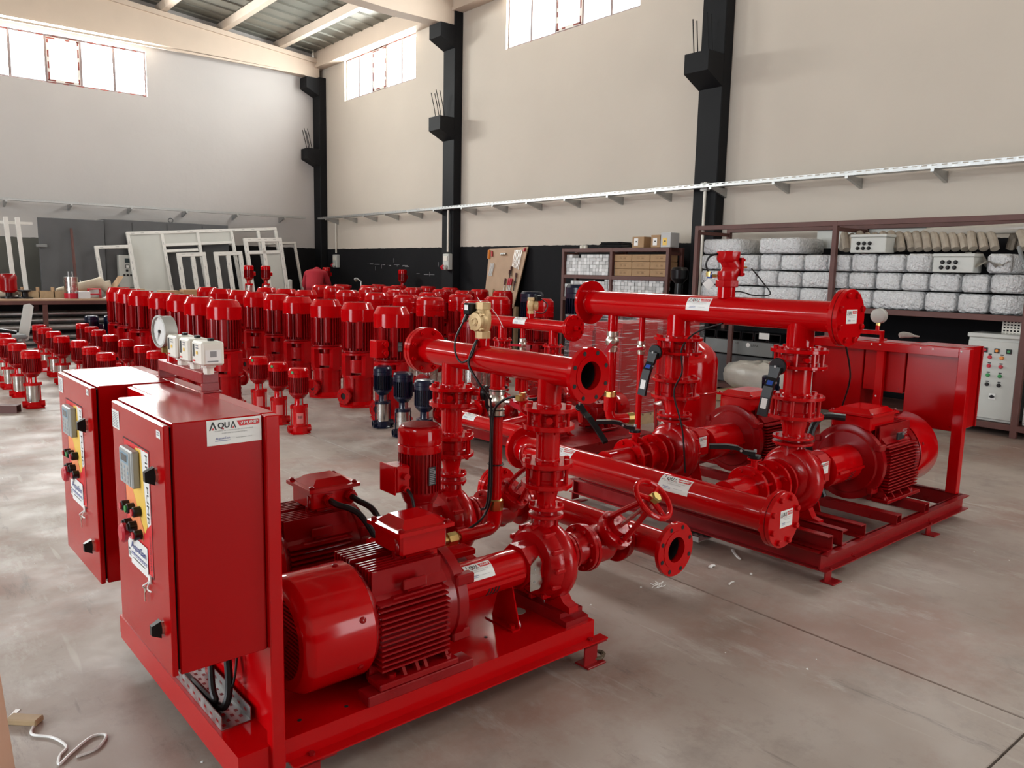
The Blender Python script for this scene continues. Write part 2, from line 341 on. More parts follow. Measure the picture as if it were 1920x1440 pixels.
def put_text(b, st, fn, u0, v0, w, h, k, shear=0., fat=0.):
    """lay the lettering of st into the rectangle u0,v0,w,h of the surface fn(u,v,offset)"""
    vs, fs = text2d(st); b.mat(k)
    for dx in ([0] if not fat else [-fat, 0, fat]):
        b.add([fn(u0+x*w+shear*y*h+dx, v0+y*h, .0016+abs(dx)*.02) for x, y in vs], fs)
def quad(b, fn, u0, v0, u1, v1, k, off=.001, n=1):
    b.mat(k); vs = []; fs = []
    for i in range(n+1):
        for v in (v0, v1): vs.append(fn(u0+(u1-u0)*i/n, v, off))
    for i in range(n): fs.append((2*i, 2*i+2, 2*i+3, 2*i+1))
    b.add(vs, fs)
def polyq(b, fn, pts, k, off=.0012): b.mat(k); b.add([fn(u, v, off) for u, v in pts], [tuple(range(len(pts)))])
SKK = {}
ST_MATS = [WHITE, PRT_K, PRT_R, PRT_B, PRT_G]
def sticker(parent, fn, w, h, off=(0, 0, 0), small=False, curved_v=False):
    """the white pump-maker sticker: black and red lettering, grey small print, blue name at the foot"""
    b = MB(); n = 8
    b.mat(0); vs = []; fs = []
    for i in range(n+1):
        for j in range(n+1): vs.append(fn(w*i/n, h*j/n, .0008))
    for i in range(n):
        for j in range(n): fs.append((i*(n+1)+j, (i+1)*(n+1)+j, (i+1)*(n+1)+j+1, i*(n+1)+j+1))
    b.add(vs, fs)
    for u0, u1, v0, v1 in ((.04, .18, .60, .93), (.42, .53, .62, .89)):       # crossbar-less letter A with a red wedge
        A = lambda x, y: ((u0+(u1-u0)*x)*w, (v0+(v1-v0)*y)*h)
        polyq(b, fn, [A(0, 0), A(.42, 1), A(.5, .68), A(.18, 0)], 1); polyq(b, fn, [A(.42, 1), A(.58, 1), A(1, 0), A(.82, 0), A(.5, .68)], 1)
        polyq(b, fn, [A(.34, .02), A(.66, .02), A(.5, .36)], 2)
    put_text(b, 'QU', fn, .20*w, .615*h, .205*w, .275*h, 1, fat=.005*w); polyq(b, fn, [(.262*w, .68*h), (.275*w, .70*h), (.305*w, .625*h), (.29*w, .60*h)], 2, .003)
    polyq(b, fn, [(.54*w, .90*h), (.59*w, .68*h), (.94*w, .68*h), (.965*w, .72*h), (.965*w, .87*h), (.94*w, .90*h)], 2)
    put_text(b, 'PUMP', fn, .67*w, .725*h, .255*w, .13*h, 0, shear=.2, fat=.003*w)
    polyq(b, fn, [(.615*w, .73*h), (.635*w, .73*h), (.655*w, .85*h), (.635*w, .85*h)], 0, .0016)
    polyq(b, fn, [(.60*w, .79*h), (.655*w, .79*h), (.655*w, .81*h), (.60*w, .81*h)], 0, .0016)
    put_text(b, 'POMPA VE HİDROFOR SİSTEMLERİ', fn, .14*w, .535*h, .70*w, .055*h, 4)
    put_text(b, 'PUMP AND BOOSTER SYSTEMS', fn, .27*w, .43*h, .46*w, .045*h, 4)
    put_text(b, 'AquaSan', fn, .15*w, .20*h, .26*w, .11*h, 3)
    polyq(b, fn, [(.14*w, .155*h), (.42*w, .155*h), (.42*w, .175*h), (.14*w, .175*h)], 3)
    put_text(b, 'www.aquasan.com.tr', fn, .52*w, .20*h, .30*w, .05*h, 4)
    k = SKK.get(parent.name, 1)
    if k != 1: b.v = [(x*k, y*k, 1.55-(1.55-z)*k) for x, y, z in b.v]
    o = b.build('sticker', ST_MATS, parent, off, 1.5); o['label'] = 'white printed sticker'; return o
# ------------------------------------------------------------------ the hall
def build_hall():
    fl = MB(); fl.box((XB-.3, YB-.3, -.30), (XW+.3, YW+.3, -.02)); F = struct(fl.build('floor', DARK))
    xs = [XB-.3, -2.1, 3.12, 8.35, XW+.3]; ys = [YB-.3, .83, 9.35, 16.0, YW+.3]; g = .004
    for i in range(4):
        for j in range(4):
            b = MB(); b.box((xs[i]+g, ys[j]+g, -.03), (xs[i+1]-g, ys[j+1]-g, 0), .003); b.build('slab', FLOOR, F)
    T = .25; ZT = 9.0
    def wall(name, m, fixed, lo, hi, axis, outward, holes):
        """a wall along one axis with rectangular openings (a,b,z0,z1)"""
        b = MB(); p = sorted(holes); cur = lo
        def seg(a0, a1, z0, z1):
            if a1-a0 < .001 or z1-z0 < .001: return
            f0, f1 = fixed, fixed+T*outward
            if axis == 'y': b.box((f0, a0, z0), (f1, a1, z1))
            else: b.box((a0, f0, z0), (a1, f1, z1))
        for a, c, z0, z1 in p:
            seg(cur, a, 0, ZT); seg(a, c, 0, z0); seg(a, c, z1, ZT); cur = c
        seg(cur, hi, 0, ZT)
        return struct(b.build(name, m))
    wall('wall_right', WALLR, XW, YB-T, YW+T, 'y', 1, [(a, b, *WZR) for a, b in WIN_R])
    wall('wall_left', WALLL, YW, XB-T, XW, 'x', 1, [(a, b, *WZL) for a, b in WIN_L])
    wall('wall_rear', WALLR, YB, XB-T, XW, 'x', -1, [(DOOR_Y[0], DOOR_Y[1], 0, DOOR_Y[2])])
    wall('wall_side', WALLR, XB, YB, YW, 'y', -1, sorted([(a, b, *WZR) for a, b in WIN_R if not (a < DOOR_X[1] and b > DOOR_X[0])]+[(DOOR_X[0], DOOR_X[1], 0, DOOR_X[2])]))
    # windows: five lights each, the middle one an opening sash with its protective tape still on
    def window(n, axis, fixed, a, c, z0, z1, s):
        e = struct(empty('window_%d' % n, (fixed, (a+c)/2, z0) if axis == 'y' else ((a+c)/2, fixed, z0)))
        off = tuple(e.location); k = 5; w = (c-a)/k
        def P(u, d, z): return (fixed+s*d, u, z) if axis == 'y' else (u, fixed+s*d, z)
        fr = MB()
        for z in (z0, z1-.04): fr.box(P(a, .06, z), P(c, .12, z+.04))
        for i in range(k+1):
            u = a+w*i; t = .035 if i in (0, k) else .026
            fr.box(P(max(a, u-t), .06, z0+.04), P(min(c, u+t), .12, z1-.04))
        fr.build('frame', WFRAME, e, off)
        for i in range(k):
            b = MB(); b.box(P(a+w*i+.02, .085, z0+.04), P(a+w*(i+1)-.02, .092, z1-.04)); b.build('pane', GLASS, e, off)
        sa = MB(); u0, u1 = a+2*w+.02, a+3*w-.02
        for q in ((u0, z0+.04, u1, z0+.09), (u0, z1-.09, u1, z1-.04), (u0, z0+.09, u0+.05, z1-.09), (u1-.05, z0+.09, u1, z1-.09)):
            sa.box(P(q[0], .045, q[1]), P(q[2], .105, q[3]))
        sh = sa.build('sash', PVC, e, off)
        tp = MB(); rnd = random.Random(n)
        def strip(p0, p1, q0, q1):       # broken lengths of brown tape along a bar
            x = p0
            while x < p1:
                l = rnd.uniform(.08, .2); tp.box(*q0(x, min(p1, x+l))); x += l+rnd.uniform(.06, .22)
        for zz in (z0+.05, z1-.08): strip(u0, u1, lambda x, y: (P(x, .041, zz), P(y, .046, zz+.03)), None)
        for uu in (u0+.01, u1-.04): strip(z0+.05, z1-.05, lambda x, y: (P(uu, .041, x), P(uu+.03, .046, y)), None)
        strip(a, c, lambda x, y: (P(x, .056, z1-.03), P(y, .061, z1-.005)), None)
        strip(a+2*w, c, lambda x, y: (P(x, .056, z0+.005), P(y, .061, z0+.03)), None)
        tp.build('protective_tape', FRED, sh, off)
    n = 1
    for a, c in WIN_R: window(n, 'y', XW, a, c, *WZR, 1); n += 1
    for a, c in WIN_L: window(n, 'x', YW, a, c, *WZL, 1); n += 1
    for a, c in WIN_R:
        if not (a < DOOR_X[1] and c > DOOR_X[0]): window(n, 'y', XB, a, c, *WZR, -1); n += 1
    # roof: two slopes of ribbed sheet on concrete purlins
    XR = .9; zr = lambda x: 7.13+.098*(XW-max(x, XR)) if x >= XR else 7.13+.098*(XW-XR)-.098*(XR-x)
    ce = MB()
    for x0, x1 in ((XR, XW), (XB, XR)):
        n_ = 30
        ce.add([(x0, YB, zr(x0)), (x1, YB, zr(x1)), (x1, YW, zr(x1)), (x0, YW, zr(x0)), (x0, YB, zr(x0)+.12), (x1, YB, zr(x1)+.12), (x1, YW, zr(x1)+.12), (x0, YW, zr(x0)+.12)],
               [(0, 1, 2, 3), (7, 6, 5, 4), (0, 4, 5, 1), (2, 6, 7, 3), (1, 5, 6, 2), (0, 3, 7, 4)])
    C = struct(ce.build('ceiling', ROOF))
    rb = MB(); y = YB+.2
    while y < YW:
        for x0, x1 in ((XR, XW),): rb.add([(x0, y-.03, zr(x0)+.002), (x0, y+.03, zr(x0)+.002), (x0, y, zr(x0)-.03), (x1, y-.03, zr(x1)+.002), (x1, y+.03, zr(x1)+.002), (x1, y, zr(x1)-.03)], [(0, 2, 5, 3), (2, 1, 4, 5)])
        y += .5
    rb.build('sheet_rib', ROOF, C)
    i = 0
    for x in (8.68, 7.24, 5.83, 4.42, 3.0, 1.6, .2, -1.3, -2.8, -4.3, -5.8, -7.2):
        b = MB(); z = zr(x)-.005; b.prism([(-.10, 0), (.10, 0), (.10, -.05), (.07, -.17), (-.07, -.17), (-.10, -.05)], (x, YB, z), (1, 0, 0), (0, 0, 1), (0, YW-YB, 0))
        b.build('purlin', CONC, C)
    # girders across the hall and along the far wall, gutter beams along the eaves
    for j, yc in enumerate((20.36, 14.08, 7.44, .8)):
        b = MB(); hw = .14 if j == 0 else .17
        pol = [(XB, zr(XB)-.18), (XB, 6.46), (-4, 6.6), (5.0, 6.60), (8.6, 6.56) if j == 0 else (8.2, 6.46), (9.72, 6.47), (9.72, zr(9.7)-.19), (XR, zr(XR)-.18)]
        b.prism(pol, (0, yc-hw, 0), (1, 0, 0), (0, 0, 1), (0, 2*hw, 0))
        if j == 0: b.box((XB, yc-hw-.05, 6.5), (9.3, yc-hw, 6.545)); b.prism([(XB, zr(XB)-.19), (XB, zr(XB)-.30), (XR, zr(XR)-.30), (9.7, zr(9.7)-.30), (9.7, zr(9.7)-.19), (XR, zr(XR)-.19)], (0, yc-hw-.06, 0), (1, 0, 0), (0, 0, 1), (0, .06, 0))
        struct(b.build('trim_%d' % (j+1), CONC))
    for j, (x0, x1) in enumerate(((9.62, XW), (XB, XB+.23))):
        b = MB(); b.box((x0, YB, 6.775), (x1, YW, 7.20)); b.box((x0-.03 if j == 0 else x0, YB, 6.74), (x1, YW, 6.80)); struct(b.build('trim_%d' % (j+5), CONC))
    # black concrete columns with two corbels each; starter bars on the lower corbels
    labs = {20.36: 'black concrete column with corbels in the far corner of the hall', 14.08: 'black concrete column with corbels left of the tool board', 7.44: 'black concrete column with a corbel behind the shelf racks', .8: None}
    for yc, lab in labs.items():
        if lab is None: continue
        e = empty('column', (9.75, yc, 0)); off = (9.75, yc, 0); struct(e); e['label'] = lab
        y0, y1 = (yc-.21, yc+.21) if yc < 20 else (20.10, YW)
        b = MB(); b.box((9.65, y0, 0), (XW+.0, y1, 6.77 if yc < 20 else 6.5), .012); b.build('shaft', CHAR, e, off)
        for zt in (4.66, 6.465):
            b = MB(); pol = [(9.65, zt), (9.30, zt), (9.30, zt-.27), (9.65, zt-.44)]; b.prism(pol, (0, y0, 0), (1, 0, 0), (0, 0, 1), (0, y1-y0, 0)); cb = b.build('corbel', CHAR, e, off)
            if zt < 5:
                for q in range(4):
                    r = MB(); yy = y0+.05+(y1-y0-.1)*(q % 2); xx = 9.36+.09*(q//2)+.09*(q % 2); lean = -.10 if yc > 10 else -.03
                    r.tube([(xx, yy, zt-.02), (xx+lean*.5, yy+.02, zt+.26), (xx+lean*1.1, yy+.03, zt+.5)], .008, 6); r.build('starter_bar', CHAR, cb, off)
    # bulb holder hanging in the far corner under the roof
    e = empty('bare_bulb', (9.50, 20.12, 6.98)); tag(e, 'small bare light bulb hanging in the far corner under the roof', 'bulb'); off = tuple(e.location)
    b = MB(); b.tube([(9.50, 20.12, 7.06), (9.50, 20.12, 7.15)], .008, 6); b.cyl((9.50, 20.12, 7.02), (0, 0, 1), .02, .06, 10); b.build('holder', WPLAS, e, off)
    b = MB(); b.lathe([(0, -.06), (.022, -.05), (.03, -.025), (.024, .0), (.012, .02)], (9.50, 20.12, 7.01), (0, 0, 1), 12); b.build('globe', WHITE, e, off)
build_hall()

# perforated cable trays on wall brackets
def tray(name, p0, p1, inward, lab, brk):
    e = empty(name, p0); off = p0; v = Vector(p1)-Vector(p0); L = v.length; d = v.normalized(); s = Vector(inward)
    b = MB()
    def bx(a0, a1, w0, w1, z0, z1):
        q = []
        for z in (z0, z1):
            for a, w in ((a0, w0), (a1, w0), (a1, w1), (a0, w1)): q.append(Vector(p0)+d*a+s*w+Vector((0, 0, z)))
        f = [(0, 3, 2, 1), (4, 5, 6, 7), (0, 1, 5, 4), (1, 2, 6, 5), (2, 3, 7, 6), (3, 0, 4, 7)]
        if d.cross(s).z < 0: f = [t[::-1] for t in f]
        b.add(q, f)
    bx(0, L, .215, .36, 0, .004); bx(0, L, .356, .36, .004, .028); bx(0, L, .356, .36, .044, .052); bx(0, L, .215, .219, .004, .052)
    a = 0
    while a < L: bx(a, a+.05, .356, .36, .028, .044); a += .11
    b.build('tray_channel', GALV, e, off)
    for a in brk:
        b = MB(); bx(a-.02, a+.02, .005, .38, -.035, 0); o = Vector(p0)+d*a
        b.add([o+d*t+s*w+Vector((0, 0, z)) for t in (-.02, .02) for w, z in ((.005, -.035), (.34, -.035), (.005, -.13))], [(0, 1, 2), (5, 4, 3), (0, 3, 4, 1), (1, 4, 5, 2), (2, 5, 3, 0)])
        b.build('bracket', GALV, e, off)
    tag(e, lab, 'cable tray'); return e
tray('cable_tray', (XW, 19.95, 2.81), (XW, YB+.5, 2.81), (-1, 0, 0), 'long perforated cable tray on brackets along the cream wall with columns', [.5+1.02*i for i in range(24)])
tray('cable_tray', (9.25, YW, 2.82), (XB+1, YW, 2.82), (0, -1, 0), 'perforated cable tray on brackets along the far wall above the workbench', [.6+1.24*i for i in range(12)])

def conduit(y, x, zt, zb, lab, box=None):
    e = empty('conduit', (x, y, zb)); off = tuple(e.location); b = MB(); b.cyl((x, y, zb), (0, 0, 1), .022, zt-zb, 12); b.build('pipe', WPLAS, e, off)
    if box: b = MB(); b.box((x-.05, y-.06, box-.06), (x+.04, y+.06, box+.06), .008); b.build('junction_box', LGREY, e, off)
    tag(e, lab, 'conduit')
conduit(13.98, 9.60, 2.79, 1.93, 'white vertical conduit on the column left of the tool board')
conduit(7.40, 9.61, 2.90, 1.2, 'white vertical conduit with grey junction box on the column behind the racks', 2.83)
conduit(19.55, 9.82, 2.76, 1.93, 'thin white conduit running down the wall beside the corner column')
def outlet(x, y, z, lab):
    e = empty('socket_panel', (x, y, z)); off = (x, y, z); b = MB(); b.box((x-.11, y-.11, z-.17), (x, y+.11, z+.17), .015); b.build('enclosure', LGREY, e, off)
    b = MB(); b.box((x-.125, y-.08, z+.02), (x-.11, y+.06, z+.12), .004); b.build('cover_flap', WPLAS, e, off)
    for i in (0, 1): b = MB(); b.cyl((x-.12, y-.05+.1*i, z-.1), (-1, 0, -.5), .045, .06, 12); b.build('socket', SIGR if i else LGREY, e, off)
    tag(e, lab, 'socket')
outlet(9.65, 13.98, 1.72, 'grey socket panel with red plug on the column left of the tool board')
outlet(9.85, 19.50, 1.72, 'grey socket panel with red plug beside the corner column')

def chalk_marks():
    w = bpy.data.objects['wall_right']; b = MB(); rnd = random.Random(8)
    for y0, y1, z in ((17.9, 16.0, 1.66), (15.6, 14.9, 1.45), (16.6, 16.2, 1.64)):
        y = y0
        while y > y1: l = rnd.uniform(.02, .25); b.box((XW-.004, y-l, z+rnd.uniform(-.01, .01)-(y0-y)*.03), (XW-.001, y, z+.008-(y0-y)*.03)); y -= l+rnd.uniform(.02, .2)
    for y, z in ((17.5, 1.5), (17.2, 1.55), (16.62, 1.70), (14.7, 1.62), (15.05, 1.4)): b.box((XW-.004, y-.008, z), (XW-.001, y, z+.10))
    o = b.build('chalk_marks', PRT_G, w); o['kind'] = 'stuff'
chalk_marks()
# ------------------------------------------------------------------ pump skids: shared pieces (all measured in a skid's own frame)
class Skid:
    def __init__(s, label, cx, cy, ang, name='pump_skid', k=1.0):
        s.k = k; cx *= k; cy *= k
        s.off = (cx, cy, 0); s.root = empty(name, (cx*cos(ang)-cy*sin(ang), cx*sin(ang)+cy*cos(ang), 0), ang); tag(s.root, label, 'pump skid'); SKK[s.root.name] = k
    def b(s, name, mb, m, parent=None, ang=.6):
        p = parent or s.root
        while p.parent and p.parent.parent: p = p.parent          # thing > part > sub-part, no deeper
        if s.k != 1: mb.v = [(x*s.k, y*s.k, 1.55-(1.55-z)*s.k) for x, y, z in mb.v]
        return mb.build(name, m, p, s.off, ang)
def surf_x(x, y0, z0, s=-1):
    """flat surface facing s*x with u running to the viewer's right"""
    return lambda u, v, o: (x+s*o, y0+s*u, z0+v)
def surf_y(x0, y, z0): return lambda u, v, o: (x0+u, y-o, z0+v)
def surf_pipe_y(x, z, R, y0, a0):
    """wrap on a pipe along y, seen from -x: u runs towards -y, v climbs the pipe; a0 = angle of the lower edge above horizontal"""
    return lambda u, v, o: (x-(R+o)*cos(a0+v/R), y0-u, z+(R+o)*sin(a0+v/R))

def motor(S, x, s, y, z, R, Lb, Lc, Rs, rail, zb, tb, label=None, nfin=13, plate=True, eye=True):
    """squirrel-cage motor lying along x: drive face at x, fan cover at the far end in direction s"""
    X = lambda t: x+s*t; Rc = R*.86
    b = MB(); b.lathe([(Rc, .03), (Rc, Lb)], (X(0), y, z), (s, 0, 0), 40)
    b.lathe([(R*.40, -.02), (R*.42, 0), (Rs*.80, .004), (Rs*.84, .012), (Rs*.93, .012), (Rs, .016), (Rs, .055), (R*.92, .06), (R*.90, .1)], (X(0), y, z), (s, 0, 0), 40)
    b.lathe([(R*.9, Lb-.04), (R*.97, Lb-.02), (R*.97, Lb)], (X(0), y, z), (s, 0, 0), 40)
    for a in (.55, pi-.55, -.75, pi+.75):   # tie lugs on the drive shield
        q = Vector((X(.03), y+Rs*.96*cos(a), z+Rs*.96*sin(a))); b.box(q-Vector((.028, .02, .02)), q+Vector((.05, .02, .02)), .006)
    m = S.b('electric_motor', b, REDM);
    if label: m['label'] = label
    t0, t1 = .10, Lb-.035; h = .0032; f = MB()
    def fin(*q):
        if nfin > 10: S.b('cooling_fin', MB().box(*q), REDM, m)
        else: f.box(*q)
    for sd in (-1, 1):
        for i in range(nfin):
            zz = -R*.68+(R*1.14)*i/(nfin-1); r0 = sqrt(max(0, Rc*Rc-zz*zz))*.97; r1 = R*.985 if zz < R*.3 else R*.93
            if r1 > r0: fin((X(t0), y+sd*r0, z+zz-h), (X(t1), y+sd*r1, z+zz+h))
        for i in range(6):
            yy = sd*R*(.12+.105*i); z0 = sqrt(Rc*Rc-yy*yy)*.97
            fin((X(t0), y+yy-h, z+z0), (X(t1), y+yy+h, z+R*.985))
        S.b('side_pad', MB().box((X(t0+.01), y+sd*R*.68, z+R*.42), (X(t1-.06), y+sd*R*.84, z+R*.50), .006), REDM, m); S.b('side_pad', obox(MB(), (X(Lb*.42), y+sd*R*.64, z+R*.62), (0, sd*.70, .71), (Lb*.20, R*.17, .012)), REDM, m)
    if f.v: S.b('cooling_fins', f, REDM, m)
    c = MB(); c.lathe([(R*.99, Lb-.015), (R*1.0, Lb-.012), (R*1.0, Lb+Lc*.84), (R*.985, Lb+Lc*.88), (R*.90, Lb+Lc*.985), (R*.87, Lb+Lc), (R*.72, Lb+Lc), (R*.72, Lb+Lc*.9)], (X(0), y, z), (s, 0, 0), 48, cap=False)
    fc = S.b('fan_cover', c, RED, m, .5)
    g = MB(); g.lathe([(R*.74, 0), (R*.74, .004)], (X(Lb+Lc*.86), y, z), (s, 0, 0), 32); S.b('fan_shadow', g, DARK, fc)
    g = MB(); n = 20
    for i in range(n):
        zz = -R*.72+R*1.44*(i+.5)/n; w = sqrt(max(0, (R*.73)**2-zz*zz)); g.box((X(Lb+Lc*.95), y-w, z+zz-.0035), (X(Lb+Lc*.97), y+w, z+zz+.0035))
    g.box((X(Lb+Lc*.94), y-.012, z-R*.72), (X(Lb+Lc*.965), y+.012, z+R*.72)); g.cyl((X(Lb+Lc*.94), y, z), (s, 0, 0), R*.2, .01, 20); S.b('fan_grille', g, REDM, fc)
    k = MB()
    for a in (pi/2, pi/2+2.1, pi/2-2.1, -.35+pi, .35): k.lathe([(.011, 0), (.011, .003), (.006, .006)], (X(Lb+.03), y+R*cos(a), z+R*sin(a)), (0, cos(a), sin(a)), 10)
    S.b('cover_screws', k, REDM, fc)
    # feet, ribs and rails
    zf = zb+rail
    for sd in (-1, 1):
        ft = MB()
        ft.box((X(.07), y+sd*R*.62, zf), (X(Lb-.02), y+sd*R*1.06, zf+.022), .004)
        for t in (.10, .19, Lb*.55, Lb-.13): ft.prism([(R*.50, R*-.60), (R*.80, R*-.60), (R*1.0, zf+.02-z), (R*.50, zf+.02-z)], (X(t), y, z), (0, sd, 0), (0, 0, 1), (s*.012, 0, 0))
        ft.box((X(.075), y+sd*R*.50, zf), (X(Lb-.03), y+sd*R*.60, z-R*.5))
        for t in (.1, Lb-.08): ft.lathe([(.014, 0), (.014, .014)], (X(t), y+sd*R*.9, zf+.022), (0, 0, 1), 6)
        S.b('motor_foot', ft, REDM, m)
    if tb:
        t0, t1, w, z0, z1 = tb
        bx = MB(); bx.box((X(t0+.03), y-w*.8, z+R*.78), (X(t1-.03), y+w*.8, z0+.01)); bx.box((X(t0), y-w, z0), (X(t1), y+w, z1), .008); B = S.b('terminal_box', bx, RED, m)
        e = .018; xa, xb = sorted((X(t0), X(t1))); H = .014; T = .026; ins = .038; l = MB()
        v = [(xa-e, y-w-e, z1), (xb+e, y-w-e, z1), (xb+e, y+w+e, z1), (xa-e, y+w+e, z1)]; v += [(a, c, z1+H) for a, c, _ in v]
        v += [(xa+ins, y-w+ins, z1+H+T), (xb-ins, y-w+ins, z1+H+T), (xb-ins, y+w-ins, z1+H+T), (xa+ins, y+w-ins, z1+H+T), (xa+.006, y-w+.006, z1+H), (xb-.006, y-w+.006, z1+H), (xb-.006, y+w-.006, z1+H), (xa+.006, y+w-.006, z1+H)]
        fs = [(0, 3, 2, 1), (8, 9, 10, 11)]+[(i, (i+1) % 4, 4+(i+1) % 4, 4+i) for i in range(4)]+[(4+i, 4+(i+1) % 4, 12+(i+1) % 4, 12+i) for i in range(4)]+[(12+i, 12+(i+1) % 4, 8+(i+1) % 4, 8+i) for i in range(4)]
        l.add(v, fs); S.b('terminal_box_lid', l, RED, m)
        sc = MB()
        for a in (xa, xb):
            for c in (y-w, y+w): sc.lathe([(.011, 0), (.011, .008), (.006, .011)], (a, c, z1+H), (0, 0, 1), 8)
        S.b('lid_screws', sc, REDM, m)
    if eye:
        te = eye if eye is not True else .225
        k = MB(); ye = y-.045; k.torus((X(te), ye, z+R*.98+.038), (s, .5, 0), .026, .009, 20, 8); k.cyl((X(te), ye, z+R*.75), (0, 0, 1), .016, R*.24+.02, 12); S.b('lifting_eye', k, REDM, m)
    if plate:
        k = MB(); k.box((X(Lb*.45), y-R*.86, z+R*.60), (X(Lb*.45+.09), y-R*.80, z+R*.78), .003); S.b('nameplate', k, [REDM if plate != 'k' else PRT_K][0], m)
    return m

def flange(b, o, d, R, r, t, k=8, br=.008, both=True, bore=0):
    """one flange disc with bolts; d points away from the pipe"""
    o = Vector(o); d = Vector(d)
    if bore: b.ring(o, d, R, bore, t, 40, .002)
    else: b.cyl(o, d, R, t, 40, .002)
def end_suction(S, x, s, y, z, R, zd, Rd, zb, guard, label, gm=True, GR=None):
    """end-suction pump casing; s points to the suction side; zd = top face of the discharge flange"""
    b = MB(); k = R/.15
    b.lathe([(.055*k, -.085*k), (.125*k, -.08*k), (.142*k, -.066*k), (.150*k, -.04*k), (.150*k, -.022*k), (.139*k, -.016*k), (.139*k, .03*k), (.125*k, .05*k), (.085*k, .066*k), (.062*k, .075*k), (.058*k, .11*k)], (x, y, z), (s, 0, 0), 44)
    # volute scroll swelling towards the outlet
    pts = []; rs = []
    for i in range(29):
        a = pi*1.5+2*pi*.93*i/28; pts.append((x+s*.004, y+.118*k*cos(a)*(1+.0*i), z+.118*k*sin(a))); rs.append((.026+.030*i/28)*k)
    b.tube(pts, rs, 14)
    b.lathe([(.062*k, 0), (.050*k, .04*k), (.046*k, (zd-z)*.55), (.05*k, zd-.03-z-.09*k)], (x, y, z+.09*k), (0, 0, 1), 24)
    b.cyl((x, y, zd-.030), (0, 0, 1), Rd, .014, 36, .002)
    for a in range(12):
        q = 2*pi*a/12; b.box((x-s*.066*k-.012, y+.144*k*cos(q)-.010, z+.144*k*sin(q)-.010), (x-s*.022*k+.01, y+.144*k*cos(q)+.010, z+.144*k*sin(q)+.010), .004)
    b.tube([(x+s*.01, y-.06*k, z+.11*k), (x+s*.012, y-.045*k, zd-.03)], .008, 8); b.tube([(x+s*.01, y+.06*k, z+.11*k), (x+s*.012, y+.045*k, zd-.03)], .008, 8)
    p = S.b('pump_casing', b, REDC); p['label'] = label
    # suction flange pair
    b = MB(); b.ring((x+s*.108*k, y, z), (s, 0, 0), Rd*1.12, .03, .016, 36, .002); S.b('suction_flange', b, REDC, p)
    # casing feet
    for sd in (-1, 1):
        b = MB(); b.prism([(.02, -.13*k), (.10*k, -.10*k), (.135*k, zb+.08-z), (.17*k, zb+.07-z), (.17*k, zb+.045-z), (.03, zb+.045-z)], (x-.02, y, z), (0, sd, 0), (0, 0, 1), (.05, 0, 0))
        S.b('casing_foot', b, REDC, p)
    b = MB(); b.prism([(-.185*k, zb), (.185*k, zb), (.185*k, zb+.022), (.15*k, zb+.026), (.15*k, zb+.046), (-.15*k, zb+.046), (-.15*k, zb+.026), (-.185*k, zb+.022)], (x-.05, y, 0), (0, 1, 0), (0, 0, 1), (.125, 0, 0)); S.b('pedestal', b, REDD, p)
    # bearing bracket (octagonal hood) and coupling guard
    L = guard; b = MB(); r = .092*k; oc = [(r*cos(pi/8+pi/4*i), r*sin(pi/8+pi/4*i)) for i in range(8)]
    b.prism(oc, (x-s*.16*k, y, z), (0, 1, 0), (0, 0, 1), (s*.082*k, 0, 0)); hb = S.b('bearing_bracket', b, REDC, p)
    if gm:
        b = MB(); b.prism([(-.03, -.075), (.02, -.075), (.035, -.05), (.022, 0), (.03, .03), (.012, .062), (-.03, .03)], (x-s*.13*k, y-r*.955, z), (s, 0, 0), (0, 0, 1), (0, -.003, 0)); S.b('guard_plate', b, STEEL, hb)
        b = MB()
        for u, v in ((-.008, -.04), (-.008, .012)): b.lathe([(.004, 0), (.004, .003)], (x-s*.13*k+s*u, y-r*.955-.003, z+v), (0, -1, 0), 8)
        S.b('plate_rivets', b, GALV, hb)
    b = MB(); g0 = .16*k if not GR else .27*k; gr = GR or .074*k; b.lathe([(gr*.9, g0-.004), (gr, g0), (gr, L)], (x, y, z), (-s, 0, 0), 32); b.box((x-s*(g0+.02), y-gr-.012, z-.012), (x-s*L, y-gr+.01, z+.004)); cg = S.b('coupling_guard', b, RED, p)
    b = MB()
    for i in range(4):
        for j in range(7):
            a = pi+.75-.125*j+(.06 if i % 2 else 0); q = (x-s*((.30 if not GR else .50)+.016*i), y+gr*cos(a), z+gr*sin(a)); b.lathe([(.0042, -.001), (.0042, .0012)], q, (0, cos(a), sin(a)), 6)
    S.b('guard_perforation', b, DARK, cg)
    b = MB(); b.prism([(-.035, -gr*.8), (.035, -gr*.8), (.085, zb+.004-z), (-.085, zb+.004-z)], (x-s*.20*k, y, z), (0, 1, 0), (0, 0, 1), (-s*.006, 0, 0)); b.box((x-s*(.20*k+.04), y-.085, zb), (x-s*.20*k, y+.085, zb+.006)); b.lathe([(.012, 0), (.012, .012)], (x-s*(.2*k+.02), y-.06, zb+.006), (0, 0, 1), 6); S.b('support_bracket', b, RED, p)
    b = MB(); b.lathe([(.010, 0), (.010, .012), (.006, .014), (.006, .03)], (x-s*.03, y+.05*k, z+.135*k), (0, 0, 1), 8); S.b('vent_plug', b, NICKEL, p)
    return p

